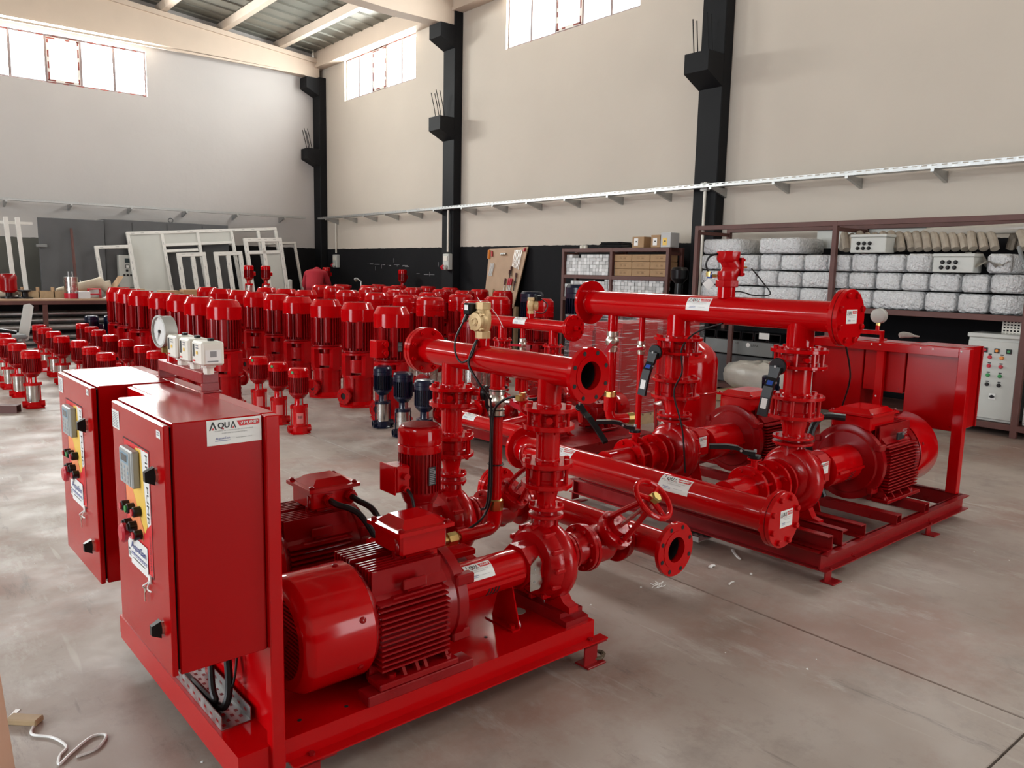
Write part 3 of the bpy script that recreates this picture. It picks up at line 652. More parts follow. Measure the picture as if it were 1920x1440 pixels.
def riser(S, x, y, zs, R, Rf, Rd, ztop, lever=None, k=8, label=None):
    """discharge riser: flange pair, cone, check valve, pipe, butterfly valve, pipe into the manifold. zs = heights of the faces"""
    d1, f4, f4t, f3, f3t, f2, f2t, f1, f1t = zs
    b = MB(); b.cyl((x, y, d1), (0, 0, 1), Rd, .015, 36, .002); b.bolts((x, y, d1+.015), (0, 0, 1), Rd*.78, 4, .011, .012, .5, both=.045)
    b.lathe([(Rd*.55, d1+.014), (Rd*.52, d1+.03), (R*1.0, f4-.02), (R*1.0, f4)], (x, y, 0), (0, 0, 1), 28, cap=False); r = S.b('discharge_riser', b, RED)
    if label: r['label'] = label
    def fl(z0, z1, up):
        b = MB(); b.cyl((x, y, z0), (0, 0, 1), Rf, z1-z0, 40, .002)
        if up: b.bolts((x, y, z1), (0, 0, 1), Rf*.80, k, .012*Rf/.105, .014)
        else: b.bolts((x, y, z0), (0, 0, -1), Rf*.80, k, .009*Rf/.105, .012)
        S.b('flange', b, RED, r)
    fl(f4, f4t, 0); fl(f3, f3t, 1); fl(f2, f2t, 0); fl(f1, f1t, 1)
    def wafer(z0, z1, nm, rr):
        b = MB(); b.lathe([(rr, z0), (rr, z0+.012), (rr*.93, z0+.016), (rr*.93, z1-.016), (rr, z1-.012), (rr, z1)], (x, y, 0), (0, 0, 1), 28); o = S.b(nm, b, REDC, r)
        for i in range(k): a = 2*pi*(i+.5)/k; S.b('tie_rod', MB().cyl((x+Rf*.8*cos(a), y+Rf*.8*sin(a), z0), (0, 0, 1), .0075*Rf/.105, z1-z0, 8), RED, o)
        return o
    wafer(f4t, f3, 'check_valve', Rf*.70); bv = wafer(f2t, f1, 'butterfly_valve', Rf*.66)
    b = MB(); b.lathe([(R, f3t), (R, f2)], (x, y, 0), (0, 0, 1), 28); b.lathe([(R*1.06, f3t), (R*1.06, f3t+.006), (R, f3t+.012)], (x, y, 0), (0, 0, 1), 28); S.b('riser_pipe', b, RED, r)
    b = MB(); b.lathe([(R, f1t), (R, ztop)], (x, y, 0), (0, 0, 1), 28); b.lathe([(R*1.07, f1t), (R*1.06, f1t+.006), (R, f1t+.012)], (x, y, 0), (0, 0, 1), 28); S.b('outlet_pipe', b, RED, r)
    b = MB(); zc = (f2t+f1)/2; a = -2.3; b.cyl((x+Rf*.62*cos(a)*1.0, y+Rf*.62*sin(a), zc), (cos(a), sin(a), 0), .014, .045, 14); S.b('stem_boss', b, RED, bv)
    return r

def lever_handle(S, parent, c, ax, hd, L, blue=True, hub=.033, body=None, neck=.06):
    """notched black lever of a butterfly valve: c = hub centre on the valve side, ax = axis outwards, hd = handle direction"""
    c = Vector(c); ax = Vector(ax).normalized(); hd = Vector(hd).normalized(); sd = ax.cross(hd).normalized()
    b = MB(); b.cyl(c-ax*neck, ax, hub*.5, neck, 16); b.cyl(c-ax*.008, ax, hub*1.05, .008, 24); n = S.b('valve_neck', b, body or RED, parent)
    b = MB(); b.cyl(c, ax, hub, .016, 24, .003); h = S.b('notch_plate', b, BLACKP, parent)
    k = MB(); w = hub*.58
    pts = [c+ax*.026, c+ax*.030+hd*L*.22, c+ax*.052+hd*L*.40, c+ax*.056+hd*L*.62, c+ax*.05+hd*L]
    for i in range(4):
        a, e = pts[i], pts[i+1]; w0 = w*(1.0 if i else 1.15); t = .011
        q = [a+sd*w0+ax*t, a-sd*w0+ax*t, e-sd*w+ax*t, e+sd*w+ax*t, a+sd*w0-ax*t, a-sd*w0-ax*t, e-sd*w-ax*t, e+sd*w-ax*t]
        k.add(q, [(0, 1, 2, 3), (7, 6, 5, 4), (0, 4, 5, 1), (1, 5, 6, 2), (2, 6, 7, 3), (3, 7, 4, 0)])
    o = S.b('lever', k, BLACKP, parent)
    k = MB(); k.box(c+ax*.034-Vector((.006,)*3), c+ax*.042+Vector((.006,)*3)); S.b('lever_nut', k, GALV, o)
    k = MB(); q = pts[2]; k.lathe([(.007, 0), (.007, .003)], (pts[1]+pts[2])*.5+sd*(w+.0005), sd, 10); k.lathe([(.007, 0), (.007, .003)], (pts[1]+pts[2])*.5-sd*(w+.0005), -sd, 10); S.b('lever_rivet', k, GALV, o)
    if blue:
        for f0, f1, m, nm in ((.30, .38, BLUE, 'blue_tab'), (.5, .72, WHITE, 'lever_label')):
            p0 = c+ax*.0; a = pts[1].lerp(pts[2], .35) if m == BLUE else pts[3].lerp(pts[4], .05); e = pts[1].lerp(pts[2], .8) if m == BLUE else pts[3].lerp(pts[4], .6)
            k = MB(); ww = w*.6; up = ax*.0125; k.add([a+sd*ww+up, a-sd*ww+up, e-sd*ww+up, e+sd*ww+up, a+sd*ww+ax*.008, a-sd*ww+ax*.008, e-sd*ww+ax*.008, e+sd*ww+ax*.008], [(0, 1, 2, 3), (0, 4, 5, 1), (1, 5, 6, 2), (2, 6, 7, 3), (3, 7, 4, 0)]); S.b(nm, k, m, o)
    return o

def manifold(S, x, z, y0, y1, R, Rf, label, near='open', far='blind', k=8, t=.022, nm='manifold', bolt_parts=False):
    """header pipe along y with end flanges; y0 is the near end"""
    b = MB(); b.lathe([(R, y0+.01), (R, y1-.01)], (x, 0, z), (0, 1, 0), 40, cap=False)
    if near == 'open': b.ring((x, y0+.004, z), (0, 1, 0), R, R*.9, .003, 40)
    for yy, sg in ((y0+t, 1), (y1-t, -1)): b.lathe([(R*1.07, 0), (R*1.06, sg*.006), (R, sg*.012)], (x, yy, z), (0, 1, 0), 40, cap=False)
    m = S.b(nm, b, RED); m['label'] = label
    if near == 'open':
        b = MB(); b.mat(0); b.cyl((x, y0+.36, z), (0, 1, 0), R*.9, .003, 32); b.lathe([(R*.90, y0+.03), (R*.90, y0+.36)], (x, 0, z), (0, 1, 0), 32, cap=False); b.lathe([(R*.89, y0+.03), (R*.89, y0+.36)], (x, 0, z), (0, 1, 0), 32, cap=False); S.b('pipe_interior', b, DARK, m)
    def end(y, sg, kind):
        b = MB()
        if kind == 'open':
            b.ring((x, y, z), (0, sg, 0), Rf, R*.9, t, 48, .002); b.ring((x, y-sg*0 if sg > 0 else y, z), (0, -sg, 0), Rf*.70, R*.9, .0025, 40)
            f = S.b('flange', b, RED, m); h = MB()
            for i in range(k): a = 2*pi*(i+.5)/k; h.lathe([(.0085*Rf/.105, 0), (.0085*Rf/.105, .001)], (x+Rf*.84*cos(a), y-sg*.0006, z+Rf*.84*sin(a)), (0, -sg, 0), 10)
            S.b('bolt_holes', h, DARK, f)
        else:
            b.ring((x, y+sg*t, z), (0, sg, 0), Rf, R*.9, t, 48, .002); f = S.b('flange', b, RED, m)
            g = MB(); g.cyl((x, y+sg*(t-.003), z), (0, sg, 0), Rf*.97, .004, 48); S.b('gasket', g, BLACK, f)
            g = MB(); g.cyl((x, y-sg*.003, z), (0, sg, 0), Rf, t, 48, .002); pl = S.b('blind_plate', g, RED, m)
            for i in range(k):
                a = 2*pi*(i+.5)/k; q = (x+Rf*.82*cos(a), 0, z+Rf*.82*sin(a)); g = MB(); rr = .0115*Rf/.105
                g.lathe([(rr, 0), (rr, .013), (rr*.8, .016)], (q[0], y-sg*.003, q[2]), (0, -sg, 0), 6); g2 = MB(); g2.lathe([(rr, 0), (rr, .012), (rr*.5, .012), (rr*.5, .022)], (q[0], y+sg*2*t, q[2]), (0, sg, 0), 6); S.b('nut', g2, RED, pl)
                S.b('bolt', g, RED, pl)
    end(y0, 1, near); end(y1, -1, far); return m

def ball_valve(S, parent, x, y, z, r, lv=(-1, .2, 0), m=None, L=.09, hm=None):
    b = MB(); b.lathe([(r*1.25, -r*2.2), (r*1.3, -r*1.2), (r*1.0, -r*1.1), (r*1.45, -r*.4), (r*1.45, r*.4), (r*1.0, r*1.1), (r*1.3, r*1.2), (r*1.25, r*2.2)], (x, y, z), (0, 0, 1), 18); v = S.b('ball_valve', b, m or NICKEL, parent)
    d = Vector(lv).normalized(); c = Vector((x, y, z))+d*r*1.5
    side = d.cross(Vector((0, 0, 1))).normalized(); k = MB(); k.cyl(Vector((x, y, z)), d, r*.4, r*2.1, 10); S.b('valve_stem', k, NICKEL, v)
    a = Vector((x, y, z))+d*r*1.9; dr = (side*.9+Vector((0, 0, -.35))).normalized() if hm is None else Vector(hm).normalized(); w = Vector((0, 0, 1)).cross(dr).normalized() if abs(dr.z) < .9 else side
    n = dr.cross(d).normalized(); k = MB(); q = []
    for t in (0, L):
        for u in (-1, 1):
            for e in (-1, 1): q.append(a+dr*t+n*u*r*.42+d*e*.004)
    k.add(q, [(0, 1, 3, 2), (4, 6, 7, 5), (0, 2, 6, 4), (1, 5, 7, 3), (0, 4, 5, 1), (2, 3, 7, 6)]); S.b('valve_lever', k, SIGR, v); return v

def gate_valve(S, x0, x1, y, z, R, st, L, Rw, label, wheel=True):
    """flanged gate valve along x; st = stem direction"""
    st = Vector(st).normalized(); xm = (x0+x1)/2; c = Vector((xm, y, z)); b = MB()
    b.cyl((x0, y, z), (1, 0, 0), R, .018, 36, .002); b.cyl((x1-.018, y, z), (1, 0, 0), R, .018, 36, .002)
    b.lathe([(R*.62, .018), (R*.60, .04), (R*.80, (x1-x0)*.4), (R*.80, (x1-x0)*.6), (R*.60, x1-x0-.04), (R*.62, x1-x0-.018)], (x0, y, z), (1, 0, 0), 32)
    ax = Vector((1, 0, 0)); sd = st.cross(ax); g = b.bolts((x0, y, z), (-1, 0, 0), R*.8, 8, .008, .01)
    def oval(h0, h1, w, t):
        n = 20; q = []; 
        for h in (h0, h1): q += [c+st*h+sd*(w*cos(2*pi*i/n))+ax*(t*sin(2*pi*i/n)) for i in range(n)]
        b.add(q, [tuple(range(n)), tuple(range(n, 2*n))[::-1]]+[(i, n+i, n+(i+1) % n, (i+1) % n) for i in range(n)])
    oval(-R*.7, R*.95, R*.66, R*.50); oval(R*.95, R*1.22, R*.86, R*.66); oval(R*1.22, R*1.5, R*.42, R*.36)
    v = S.b('gate_valve', b, REDC); v['label'] = label
    k = MB()
    for a in range(6): q = c+st*R*1.22+sd*(R*.74*cos(a*pi/3+.5))+ax*(R*.55*sin(a*pi/3+.5)); k.lathe([(.009, 0), (.009, .010)], q, st, 6)
    S.b('bonnet_bolts', k, REDC, v)
    if wheel:
        k = MB()
        for sg in (-1, 1): k.tube([c+st*R*1.3+sd*sg*R*.55, c+st*L*.55+sd*sg*R*.45, c+st*L*.86+sd*sg*R*.22], [.013, .012, .012], 8)
        k.cyl(c+st*L*.84, st, .03, .03, 16); S.b('yoke', k, REDC, v)
        k = MB(); k.cyl(c+st*R*1.4, st, .010, L-R*1.3, 10); S.b('stem', k, STEEL, v)
        k = MB(); k.torus(c+st*L, st, Rw, .0115, 36, 10)
        x, yv, d = basis(st)
        for i in range(3): a = 2*pi*i/3+.5; k.tube([c+st*(L-.005), c+st*L+(x*cos(a)+yv*sin(a))*Rw], [.014, .009], 8)
        S.b('handwheel', k, RED, v)
        k = MB(); k.lathe([(.026, 0), (.026, .02), (.02, .026)], c+st*(L+.002), st, 6); S.b('wheel_nut', k, BRASSB, v)
    return v

def gauge(S, parent, c, face, R, stem_to):
    """round pressure gauge with dial and needle"""
    c = Vector(c); d = Vector(face).normalized(); b = MB(); b.lathe([(R*.9, -R*.75), (R, -R*.7), (R, -.004), (R*1.06, -.002), (R*1.06, .006), (R*.93, .007), (R*.93, -.002)], c, d, 32); g = S.b('pressure_gauge', b, GCASE, parent)
    b = MB(); b.cyl(c-d*.002, d, R*.93, .002, 32); S.b('dial', b, FACE, g)
    x, y, _ = basis(d); k = MB()
    k.add([c+d*.003+x*.004, c+d*.003-x*.004, c+d*.003+(-x*.35-y*.7)*R], [(0, 1, 2)]); k.add([c+d*.003+y*.004+x*.003, c+d*.003-y*.004, c+d*.003+(x*.15+y*.45)*R], [(0, 1, 2)]); k.lathe([(.006, 0), (.006, .003)], c+d*.002, d, 10)
    for i in range(11): a = -.7+(pi+1.4)*i/10; k.add([c+d*.002+(x*cos(a)+y*sin(a))*R*.72, c+d*.002+(x*cos(a+.03)+y*sin(a+.03))*R*.85, c+d*.002+(x*cos(a-.03)+y*sin(a-.03))*R*.85], [(0, 1, 2)])
    S.b('needle_and_scale', k, PRT_K, g, 1.5)
    k = MB(); k.tube([c-d*R*.35-Vector((0, 0, R*.95)), Vector(stem_to)], .011, 10); k.lathe([(.016, 0), (.016, .018)], c-d*R*.35-Vector((0, 0, R+.02)), (0, 0, 1), 6); S.b('gauge_stem', k, BRASSB, g); return g
def cable(S, pts, r=.006, m=None, parent=None, nm='cable', k=6): b = MB(); b.tube(smooth(pts, k), r, 8); return S.b(nm, b, m or BLACK, parent)
def pressure_switch(S, parent, x, y, z):
    b = MB(); b.box((x-.035, y-.045, z), (x+.035, y+.045, z+.075), .006); b.lathe([(.016, -.03), (.016, -.01), (.022, -.008), (.022, .002)], (x, y, z), (0, 0, 1), 10); p = S.b('pressure_switch', b, WPLAS, parent)
    fn = surf_x(x-.035, y+.045, z); k = MB(); quad(k, fn, .012, .026, .026, .066, 1); quad(k, fn, .04, .034, .055, .044, 2); quad(k, fn, .038, .052, .06, .056, 3); quad(k, fn, .038, .060, .06, .064, 3); quad(k, fn, .01, .010, .03, .015, 4); S.b('switch_scale', k, [WHITE, LCD, YEL, PRT_G, PRT_R], p)
    fn = surf_y(x-.035, y-.045, z); k = MB(); quad(k, fn, .01, .008, .06, .05, 0); quad(k, fn, .025, .028, .045, .046, 1, .0015); quad(k, fn, .016, .012, .05, .016, 1, .0015); S.b('rating_label', k, [WHITE, PRT_G], p)
    k = MB(); k.cyl((x+.01, y, z+.075), (0, 0, 1), .010, .008, 10); S.b('adjusting_screw', k, BLACKP, p)

def control_cabinet(S, x0, x1, y0, y1, z0, z1, label, pidx):
    """wall box with an outward door on the -x side, operator panel behind a cut-out"""
    b = MB(); b.box((x0+.022, y0, z0), (x1, y1, z1), .003); c = S.b('control_cabinet', b, REDB); c['label'] = label
    g = MB(); g.box((x0+.014, y0+.012, z0+.012), (x0+.024, y1-.012, z1-.012)); S.b('door_seal', g, DARK, c)
    b = MB(); b.box((x0, y0-.004, z0+.002), (x0+.015, y1-.02, z1-.004), .0025); D = S.b('door', b, REDB, c); D['label'] = 'lighter red door'
    W = y1-.02-(y0-.004); fn = surf_x(x0, y1-.02, z0)       # u to the right (towards -y), v upwards
    pu0, pu1, pv0, pv1 = .112, .345, .235, .585
    k = MB(); k.mat(0)
    for q in ((pu0-.004, pv0-.004, pu1+.004, pv0), (pu0-.004, pv1, pu1+.004, pv1+.004), (pu0-.004, pv0, pu0, pv1), (pu1, pv0, pu1+.004, pv1)): quad(k, fn, *q, 1, .0008)
    quad(k, fn, pu0, pv0, pu1, pv1, 2, .0006)
    polyq(k, fn, [(pu0+.145, pv1-.004), (pu1-.004, pv1-.004), (pu1-.004, pv1-.20), (pu1-.03, pv1-.215), (pu0+.12, pv1-.10)], 0, .0010)
    polyq(k, fn, [(pu0+.12, pv1-.006), (pu0+.165, pv1-.006), (pu1-.035, pv1-.215), (pu1-.06, pv1-.24), (pu0+.02, pv1-.085)], 3, .0012)
    polyq(k, fn, [(pu0+.004, pv1-.09), (pu0+.05, pv1-.11), (pu1-.07, pv1-.235), (pu1-.08, pv1-.27), (pu0+.01, pv1-.215)], 4, .0014)
    t = MB()
    vs, fs = text2d('FIRE PUMP'); L = .19       # vertical lettering down the white strip
    k.mat(1); k.add([fn(pu1-.030+y*.016, pv1-.012-x*L, .0022) for x, y in vs], [f for f in fs])
    vs, fs = text2d('CONTROLLER'); k.mat(1); k.add([fn(pu1-.020+y*.010, pv0+.115-x*.10, .0022) for x, y in vs], fs)
    S.b('operator_panel', k, [WHITE, PRT_K, PRT_R, YEL, ORG], D, 1.5)
    b = MB(); b.box(fn(.145, .468, 0), fn(.262, .572, .022), .004); kp = S.b('keypad', b, KEYP, D)
    k = MB(); f2 = surf_x(x0-.022, y1-.02, z0)
    quad(k, f2, .150, .472, .246, .568, 0); quad(k, f2, .152, .53, .236, .562, 1, .0014); quad(k, f2, .166, .536, .222, .556, 2, .002)
    for i in range(3):
        for j in range(4): quad(k, f2, .160+.030*i, .478+.0125*j, .172+.030*i, .486+.0125*j, 3 if (i+j) % 4 else 1, .0016)
    S.b('keypad_face', k, [KEYP, KEYB, LCD, PRT_G], kp)
    for i, (u, v, m) in enumerate(((.135, .392, SIGR), (.188, .396, GREEN), (.248, .400, SIGR), (.150, .342, BLACKP), (.200, .346, BLACKP), (.250, .334, SIGR))):
        b = MB(); p = fn(u, v, 0); b.cyl(p, (-1, 0, 0), .0145, .022, 16, .002); bt = S.b('push_button', b, BLACKP, D)
        b = MB(); b.cyl(fn(u, v, .022), (-1, 0, 0), .010, .004, 14); S.b('button_lens', b, m, bt)
    b = MB(); p = fn(.168, .322, 0); b.lathe([(.014, 0), (.014, .018), (.027, .020), (.028, .030), (.022, .036)], p, (-1, 0, 0), 20); S.b('stop_button', b, SIGR, D)
    for v in (.535, .115):
        b = MB(); p = fn(.402, v, 0); b.cyl(p, (-1, 0, 0), .017, .005, 16)
        h = S.b('lock_rose', b, NICKEL, D); b = MB(); q = [fn(.402+du, v+dv, o) for du, dv, o in ((-.011, -.024, .006), (.011, -.024, .006), (.011, .024, .006), (-.011, .024, .006), (-.008, -.013, .030), (.008, -.013, .030), (.008, .013, .030), (-.008, .013, .030))]
        b.add(q, [(3, 2, 1, 0), (4, 5, 6, 7), (0, 1, 5, 4), (1, 2, 6, 5), (2, 3, 7, 6), (3, 0, 4, 7)]); S.b('lock_handle', b, BLACKP, h)
    k = MB(); quad(k, fn, .004, .600, .075, .655, 0)
    for i in range(9): quad(k, fn, .010, .605+.005*i, .068-.004*(i % 3), .6075+.005*i, 1, .0014)
    S.b('data_label', k, [WHITE, PRT_G], D); k = MB(); quad(k, fn, .42, .640, .452, .660, 0); quad(k, fn, .425, .647, .448, .650, 1, .0014); quad(k, fn, .425, .653, .445, .656, 1, .0014); S.b('data_label', k, [WHITE, PRT_G], D)
    k = MB(); quad(k, fn, .112, .230, .146, .290, 0); quad(k, fn, .118, .255, .130, .262, 1, .0014)
    for i in range(5): quad(k, fn, .118, .238+.003*i, .138, .2395+.003*i, 1, .0014)
    quad(k, fn, .146, .222, .305, .308, 0, .003); put_text(k, 'AquaSan', lambda u, v, o: fn(u, v, o+.003), .155, .266, .14, .026, 2, fat=.0006)
    quad(k, fn, .153, .258, .30, .2605, 2, .0045); quad(k, fn, .153, .253, .30, .2545, 2, .0045); quad(k, fn, .17, .243, .28, .245, 1, .0045); S.b('maker_card', k, [WHITE, PRT_K, PRT_B], D)
    b = MB(); b.tube(smooth([fn(.318, .222, .002), fn(.312, .212, .012), fn(.29, .200, .014), fn(.285, .19, .010)], 4), .0022, 6); b.tube(smooth([fn(.318, .222, .002), fn(.33, .205, .014), fn(.36, .204, .012)], 4), .0022, 6); b.box(fn(.308, .214, .001), fn(.328, .236, .005)); tg = S.b('key_string', b, WHITE, D)
    b = MB(); b.cyl(fn(.285, .186, .006), (-1, 0, 0), .009, .003, 10); b.box(fn(.282, .152, .007), fn(.288, .18, .0095)); S.b('key', b, NICKEL, tg)
    return c
# ------------------------------------------------------------------ the near pump skid
def skid_one():
    S = Skid('nearest red fire pump skid with two control cabinets and two horizontal motors', 1.5, 2.65, .0279)
    Y1, Y2, ZA = 2.25, 2.90, .39
    # base: folded plate tray with bottom lips, feet and drain holes
    b = MB(); zt = .168; z0 = .095
    b.box((.78, 2.05, zt-.006), (2.24, 3.25, zt)); b.box((.78, 2.05, z0), (2.24, 2.057, zt-.006)); b.box((.78, 3.243, z0), (2.24, 3.25, zt-.006)); b.box((2.233, 2.057, z0), (2.24, 3.243, zt-.006)); b.box((.78, 2.057, z0-.02), (.787, 3.243, zt-.006))
    for y0, y1 in ((2.012, 2.057), (3.243, 3.288)): b.box((.93, y0, z0-.006), (2.285, y1, z0))
    base = S.b('base_frame', b, RED); base['label'] = 'red folded plate base'
    for x in (.98, 2.19):
        for y, s in ((2.014, 1), (3.29, -1)):
            b = MB(); b.box((x-.035, y, .008), (x+.035, y+s*.007, z0-.006)); b.box((x-.035, y-s*.02, 0), (x+.07, y+s*.055, .008), .002); b.box((x-.035, y, z0-.014), (x+.09, y+s*.05, z0-.007)); b.lathe([(.010, 0), (.010, .008)], (x+.02, y+s*.025, z0), (0, 0, 1), 6); S.b('foot', b, REDD, base)
    for x, y, r in ((2.05, 2.30, .032), (2.05, 2.95, .032)):
        b = MB(); b.lathe([(r, 0), (r, .0012)], (x, y, zt), (0, 0, 1), 24); S.b('drain_hole', b, mat_hole, base)
    b = MB()
    for x, y in ((1.80, 2.20), (1.0, 2.12), (1.15, 2.1), (1.02, 2.3)): b.lathe([(.007, 0), (.007, .001)], (x, y, zt), (0, 0, 1), 10)
    S.b('screw_holes', b, DARK, base)
    # rack that carries the cabinets
    S.b('frame_post', MB().box((.875, 2.032, .09), (.915, 2.072, 1.146), .003), RED); S.b('frame_post', MB().box((.875, 3.25, zt), (.915, 3.29, 1.146), .003), RED)
    b = MB(); b.box((.872, 2.072, 1.10), (.918, 3.30, 1.148), .002); S.b('frame_rail', b, RED); S.b('frame_post', MB().box((.878, 2.55, zt), (.912, 2.585, 1.10), .002), RED)
    S.b('back_panel', MB().box((.90, 2.075, zt), (.906, 3.2, .44)), RED)
    c1 = control_cabinet(S, .612, .874, 2.05, 2.54, .468, 1.149, 'nearest red control cabinet with large white sticker', 0)
    c2 = control_cabinet(S, .622, .874, 2.81, 3.31, .475, 1.149, 'farther red control cabinet', 1)
    b = MB(); b.box((.745, 2.548, .70), (.874, 2.80, 1.146), .003); m = S.b('jockey_cabinet', b, REDB); b = MB(); b.box((.728, 2.552, .705), (.742, 2.796, 1.143), .002); S.b('door', b, REDB, m)
    sticker(S.root, surf_y(.722, 2.05, 1.078), .148, .068, S.off)
    # pressure switches and gauge on a folded bar above the cabinets
    b = MB(); b.box((.872, 2.50, 1.176), (.925, 2.94, 1.212), .002)
    for y in (2.50, 2.93): b.box((.872, y, 1.149), (.925, y+.012, 1.18)); b.box((.87, y-.012, 1.149), (.93, y+.03, 1.153))
    sb = S.b('instrument_bar', b, REDD)
    for y in (2.74, 2.62, 2.50): pressure_switch(S, sb, .893, y, 1.238)
    gauge(S, sb, (.858, 2.855, 1.318), (-1, -.12, 0), .053, (.90, 2.86, 1.212))
    b = MB(); b.lathe([(.018, 0), (.018, .04)], (.897, 2.86, 1.212), (0, 0, 1), 12); S.b('gauge_socket', b, RED, sb)
    # perforated cable tray and cables under the near cabinet
    b = MB(); b.box((.792, 2.21, zt+.001), (.885, 3.2, zt+.004)); b.box((.792, 2.21, zt+.004), (.795, 3.2, zt+.045)); b.box((.882, 2.21, zt+.004), (.885, 3.2, zt+.045)); tr = S.b('cable_tray', b, GALV)
    h = MB()
    for i in range(4):
        for j in range(14): h.box((.803+.020*i, 2.222+.040*j+(.02 if i % 2 else 0), zt+.0041), (.813+.020*i, 2.236+.040*j+(.02 if i % 2 else 0), zt+.0046))
    for j in range(14): h.box((.7915, 2.23+.05*j, zt+.018), (.7918, 2.25+.05*j, zt+.026)); h.box((.8815, 2.24+.05*j, zt+.018), (.8819, 2.26+.05*j, zt+.026))
    S.b('tray_holes', h, REDD, tr)
    cable(S, [(.86, 2.36, .47), (.862, 2.335, .36), (.855, 2.305, .25), (.84, 2.30, .195), (.825, 2.33, .185), (.815, 2.45, .185), (.81, 2.7, .185)], .013)
    cable(S, [(.84, 2.38, .47), (.835, 2.40, .35), (.822, 2.36, .24), (.82, 2.33, .205), (.815, 2.36, .20), (.81, 2.5, .2)], .011)
    cable(S, [(.885, 2.30, .46), (.88, 2.29, .38), (.865, 2.29, .27), (.85, 2.31, .215)], .004)
    cable(S, [(.88, 2.20, .44), (.89, 2.12, .445), (.9, 2.08, .44)], .006)
    # motors, pumps and risers
    for i, y in enumerate((Y1, Y2)):
        nf = 'near' if i == 0 else 'far'
        m = motor(S, 1.63, -1, y, ZA, .19, .405, .225, .182, .035, zt, (.045, .235, .088, ZA+.195, ZA+.272), None)
        for sd in (-1, 1): S.b('motor_rail', MB().box((1.20, y+sd*.17-.035, zt), (1.62, y+sd*.17+.035, zt+.035), .003), REDD, m)
        for q in ((.055, .15) if i else ()): b = MB(); b.cyl((1.615-q, y-.088, ZA+.235), (0, -1, 0), .022, .03, 12); b.lathe([(.027, 0), (.027, .014)], (1.615-q, y-.098, ZA+.235), (0, -1, 0), 6); S.b('cable_gland', b, RED, m)
        p = end_suction(S, 2.145, 1, y, ZA, .15, .600, .072, zt, .515, 'red end-suction pump casing')
        r = riser(S, 2.145, y, (.604, .698, .716, .781, .80, .933, .953, 1.006, 1.022), .048, .105, .072, 1.14)
        # suction side: spool, valve and tee into the suction header
        b = MB(); b.ring((2.272, y, ZA), (1, 0, 0), .081, .03, .015, 36, .002); b.lathe([(.062, .012), (.062, .03), (.072, .06), (.074, .085)], (2.272, y, ZA), (1, 0, 0), 28, cap=False); b.ring((2.345, y, ZA), (1, 0, 0), .102, .04, .018, 36, .002); b.bolts((2.345, y, ZA), (-1, 0, 0), .083, 8, .008, .012); b.bolts((2.272, y, ZA), (1, 0, 0), .066, 4, .008, -.012); S.b('suction_spool', b, REDC)
        gate_valve(S, 2.366, 2.575, y, ZA-.005, .102, (.10, -.72, .70) if i == 0 else (.05, -.62, .78), .36, .090, 'red gate valve with handwheel and brass nut')
        b = MB(); b.cyl((2.577, y, ZA), (1, 0, 0), .102, .018, 36, .002); b.lathe([(.055, 0), (.055, .08)], (2.577, y, ZA), (1, 0, 0), 24); S.b('suction_branch', b, RED)
    # near-pump guard sticker
    rr = .0745
    sticker(S.root, lambda u, v, o: (1.70+u, 2.25-(rr+o)*cos(.35+v/rr), .39+(rr+o)*sin(.35+v/rr)), .125, .068, S.off)
    # cables of the far motor
    for k, q in enumerate((.055, .15)):
        cable(S, [(1.615-q, 2.79, .625), (1.615-q, 2.74, .62), (1.64-q*.7, 2.68, .58), (1.66-q*.45, 2.63, .45), (1.665-q*.4, 2.61, .33), (1.665-q*.4, 2.60, .19)], .0125)
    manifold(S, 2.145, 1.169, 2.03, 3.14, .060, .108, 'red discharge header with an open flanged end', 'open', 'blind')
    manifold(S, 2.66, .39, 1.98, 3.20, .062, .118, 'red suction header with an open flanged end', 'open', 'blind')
    # flow switch: brass body on the header
    X, Y, Z = 2.145, 2.68, 1.225
    b = MB(); b.cyl((X, Y, Z), (0, 0, 1), .030, .035, 20); b.lathe([(.034, .028), (.034, .034)], (X, Y, Z), (0, 0, 1), 20); nz = S.b('branch_nozzle', b, RED)
    b = MB(); z1 = Z+.035
    b.lathe([(.033, 0), (.033, .03)], (X, Y, z1), (0, 0, 1), 8); b.lathe([(.026, .028), (.034, .05), (.036, .08), (.034, .11), (.026, .128)], (X, Y, z1), (0, 0, 1), 24); b.lathe([(.033, .126), (.033, .155), (.028, .156), (.024, .150)], (X, Y, z1), (0, 0, 1), 8)
    b.lathe([(.046, 0), (.046, .018), (.040, .022), (.038, .034), (.018, .036), (.018, .04)], (X-.012, Y+.004, z1+.072), (-.9, -.12, 0), 28); b.torus((X-.05, Y, z1+.072), (-.9, -.12, 0), .012, .005, 16, 8)
    for a in range(4): q = a*pi/2+.78; b.cyl((X-.02, Y+.004+.043*cos(q), z1+.072+.043*sin(q)), (-.9, -.12, 0), .007, .02, 8)
    fv = S.b('flow_valve', b, BRASS); fv['label'] = 'brass valve body with a round bonnet'
    b = MB(); b.box((X-.052, Y+.030, z1+.098), (X-.002, Y+.078, z1+.150), .005); co = S.b('solenoid_coil', b, BLACKP, fv)
    k = MB(); quad(k, surf_x(X-.052, Y+.074, z1+.10), .008, .02, .034, .042, 0); S.b('coil_label', k, [WHITE], co)
    b = MB(); b.cyl((X-.05, Y+.05, z1+.098), (-.3, .3, -1), .010, .03, 10); S.b('coil_plug', b, BLACK, co)
    cable(S, [(X-.06, Y+.06, z1+.07), (X-.085, Y+.08, z1+.0), (X-.09, Y+.08, z1-.06), (X-.085, Y+.045, z1-.105), (X-.07, Y+.0, z1-.085), (X-.052, Y-.01, z1-.035), (X-.035, Y-.005, z1-.005)], .0045)
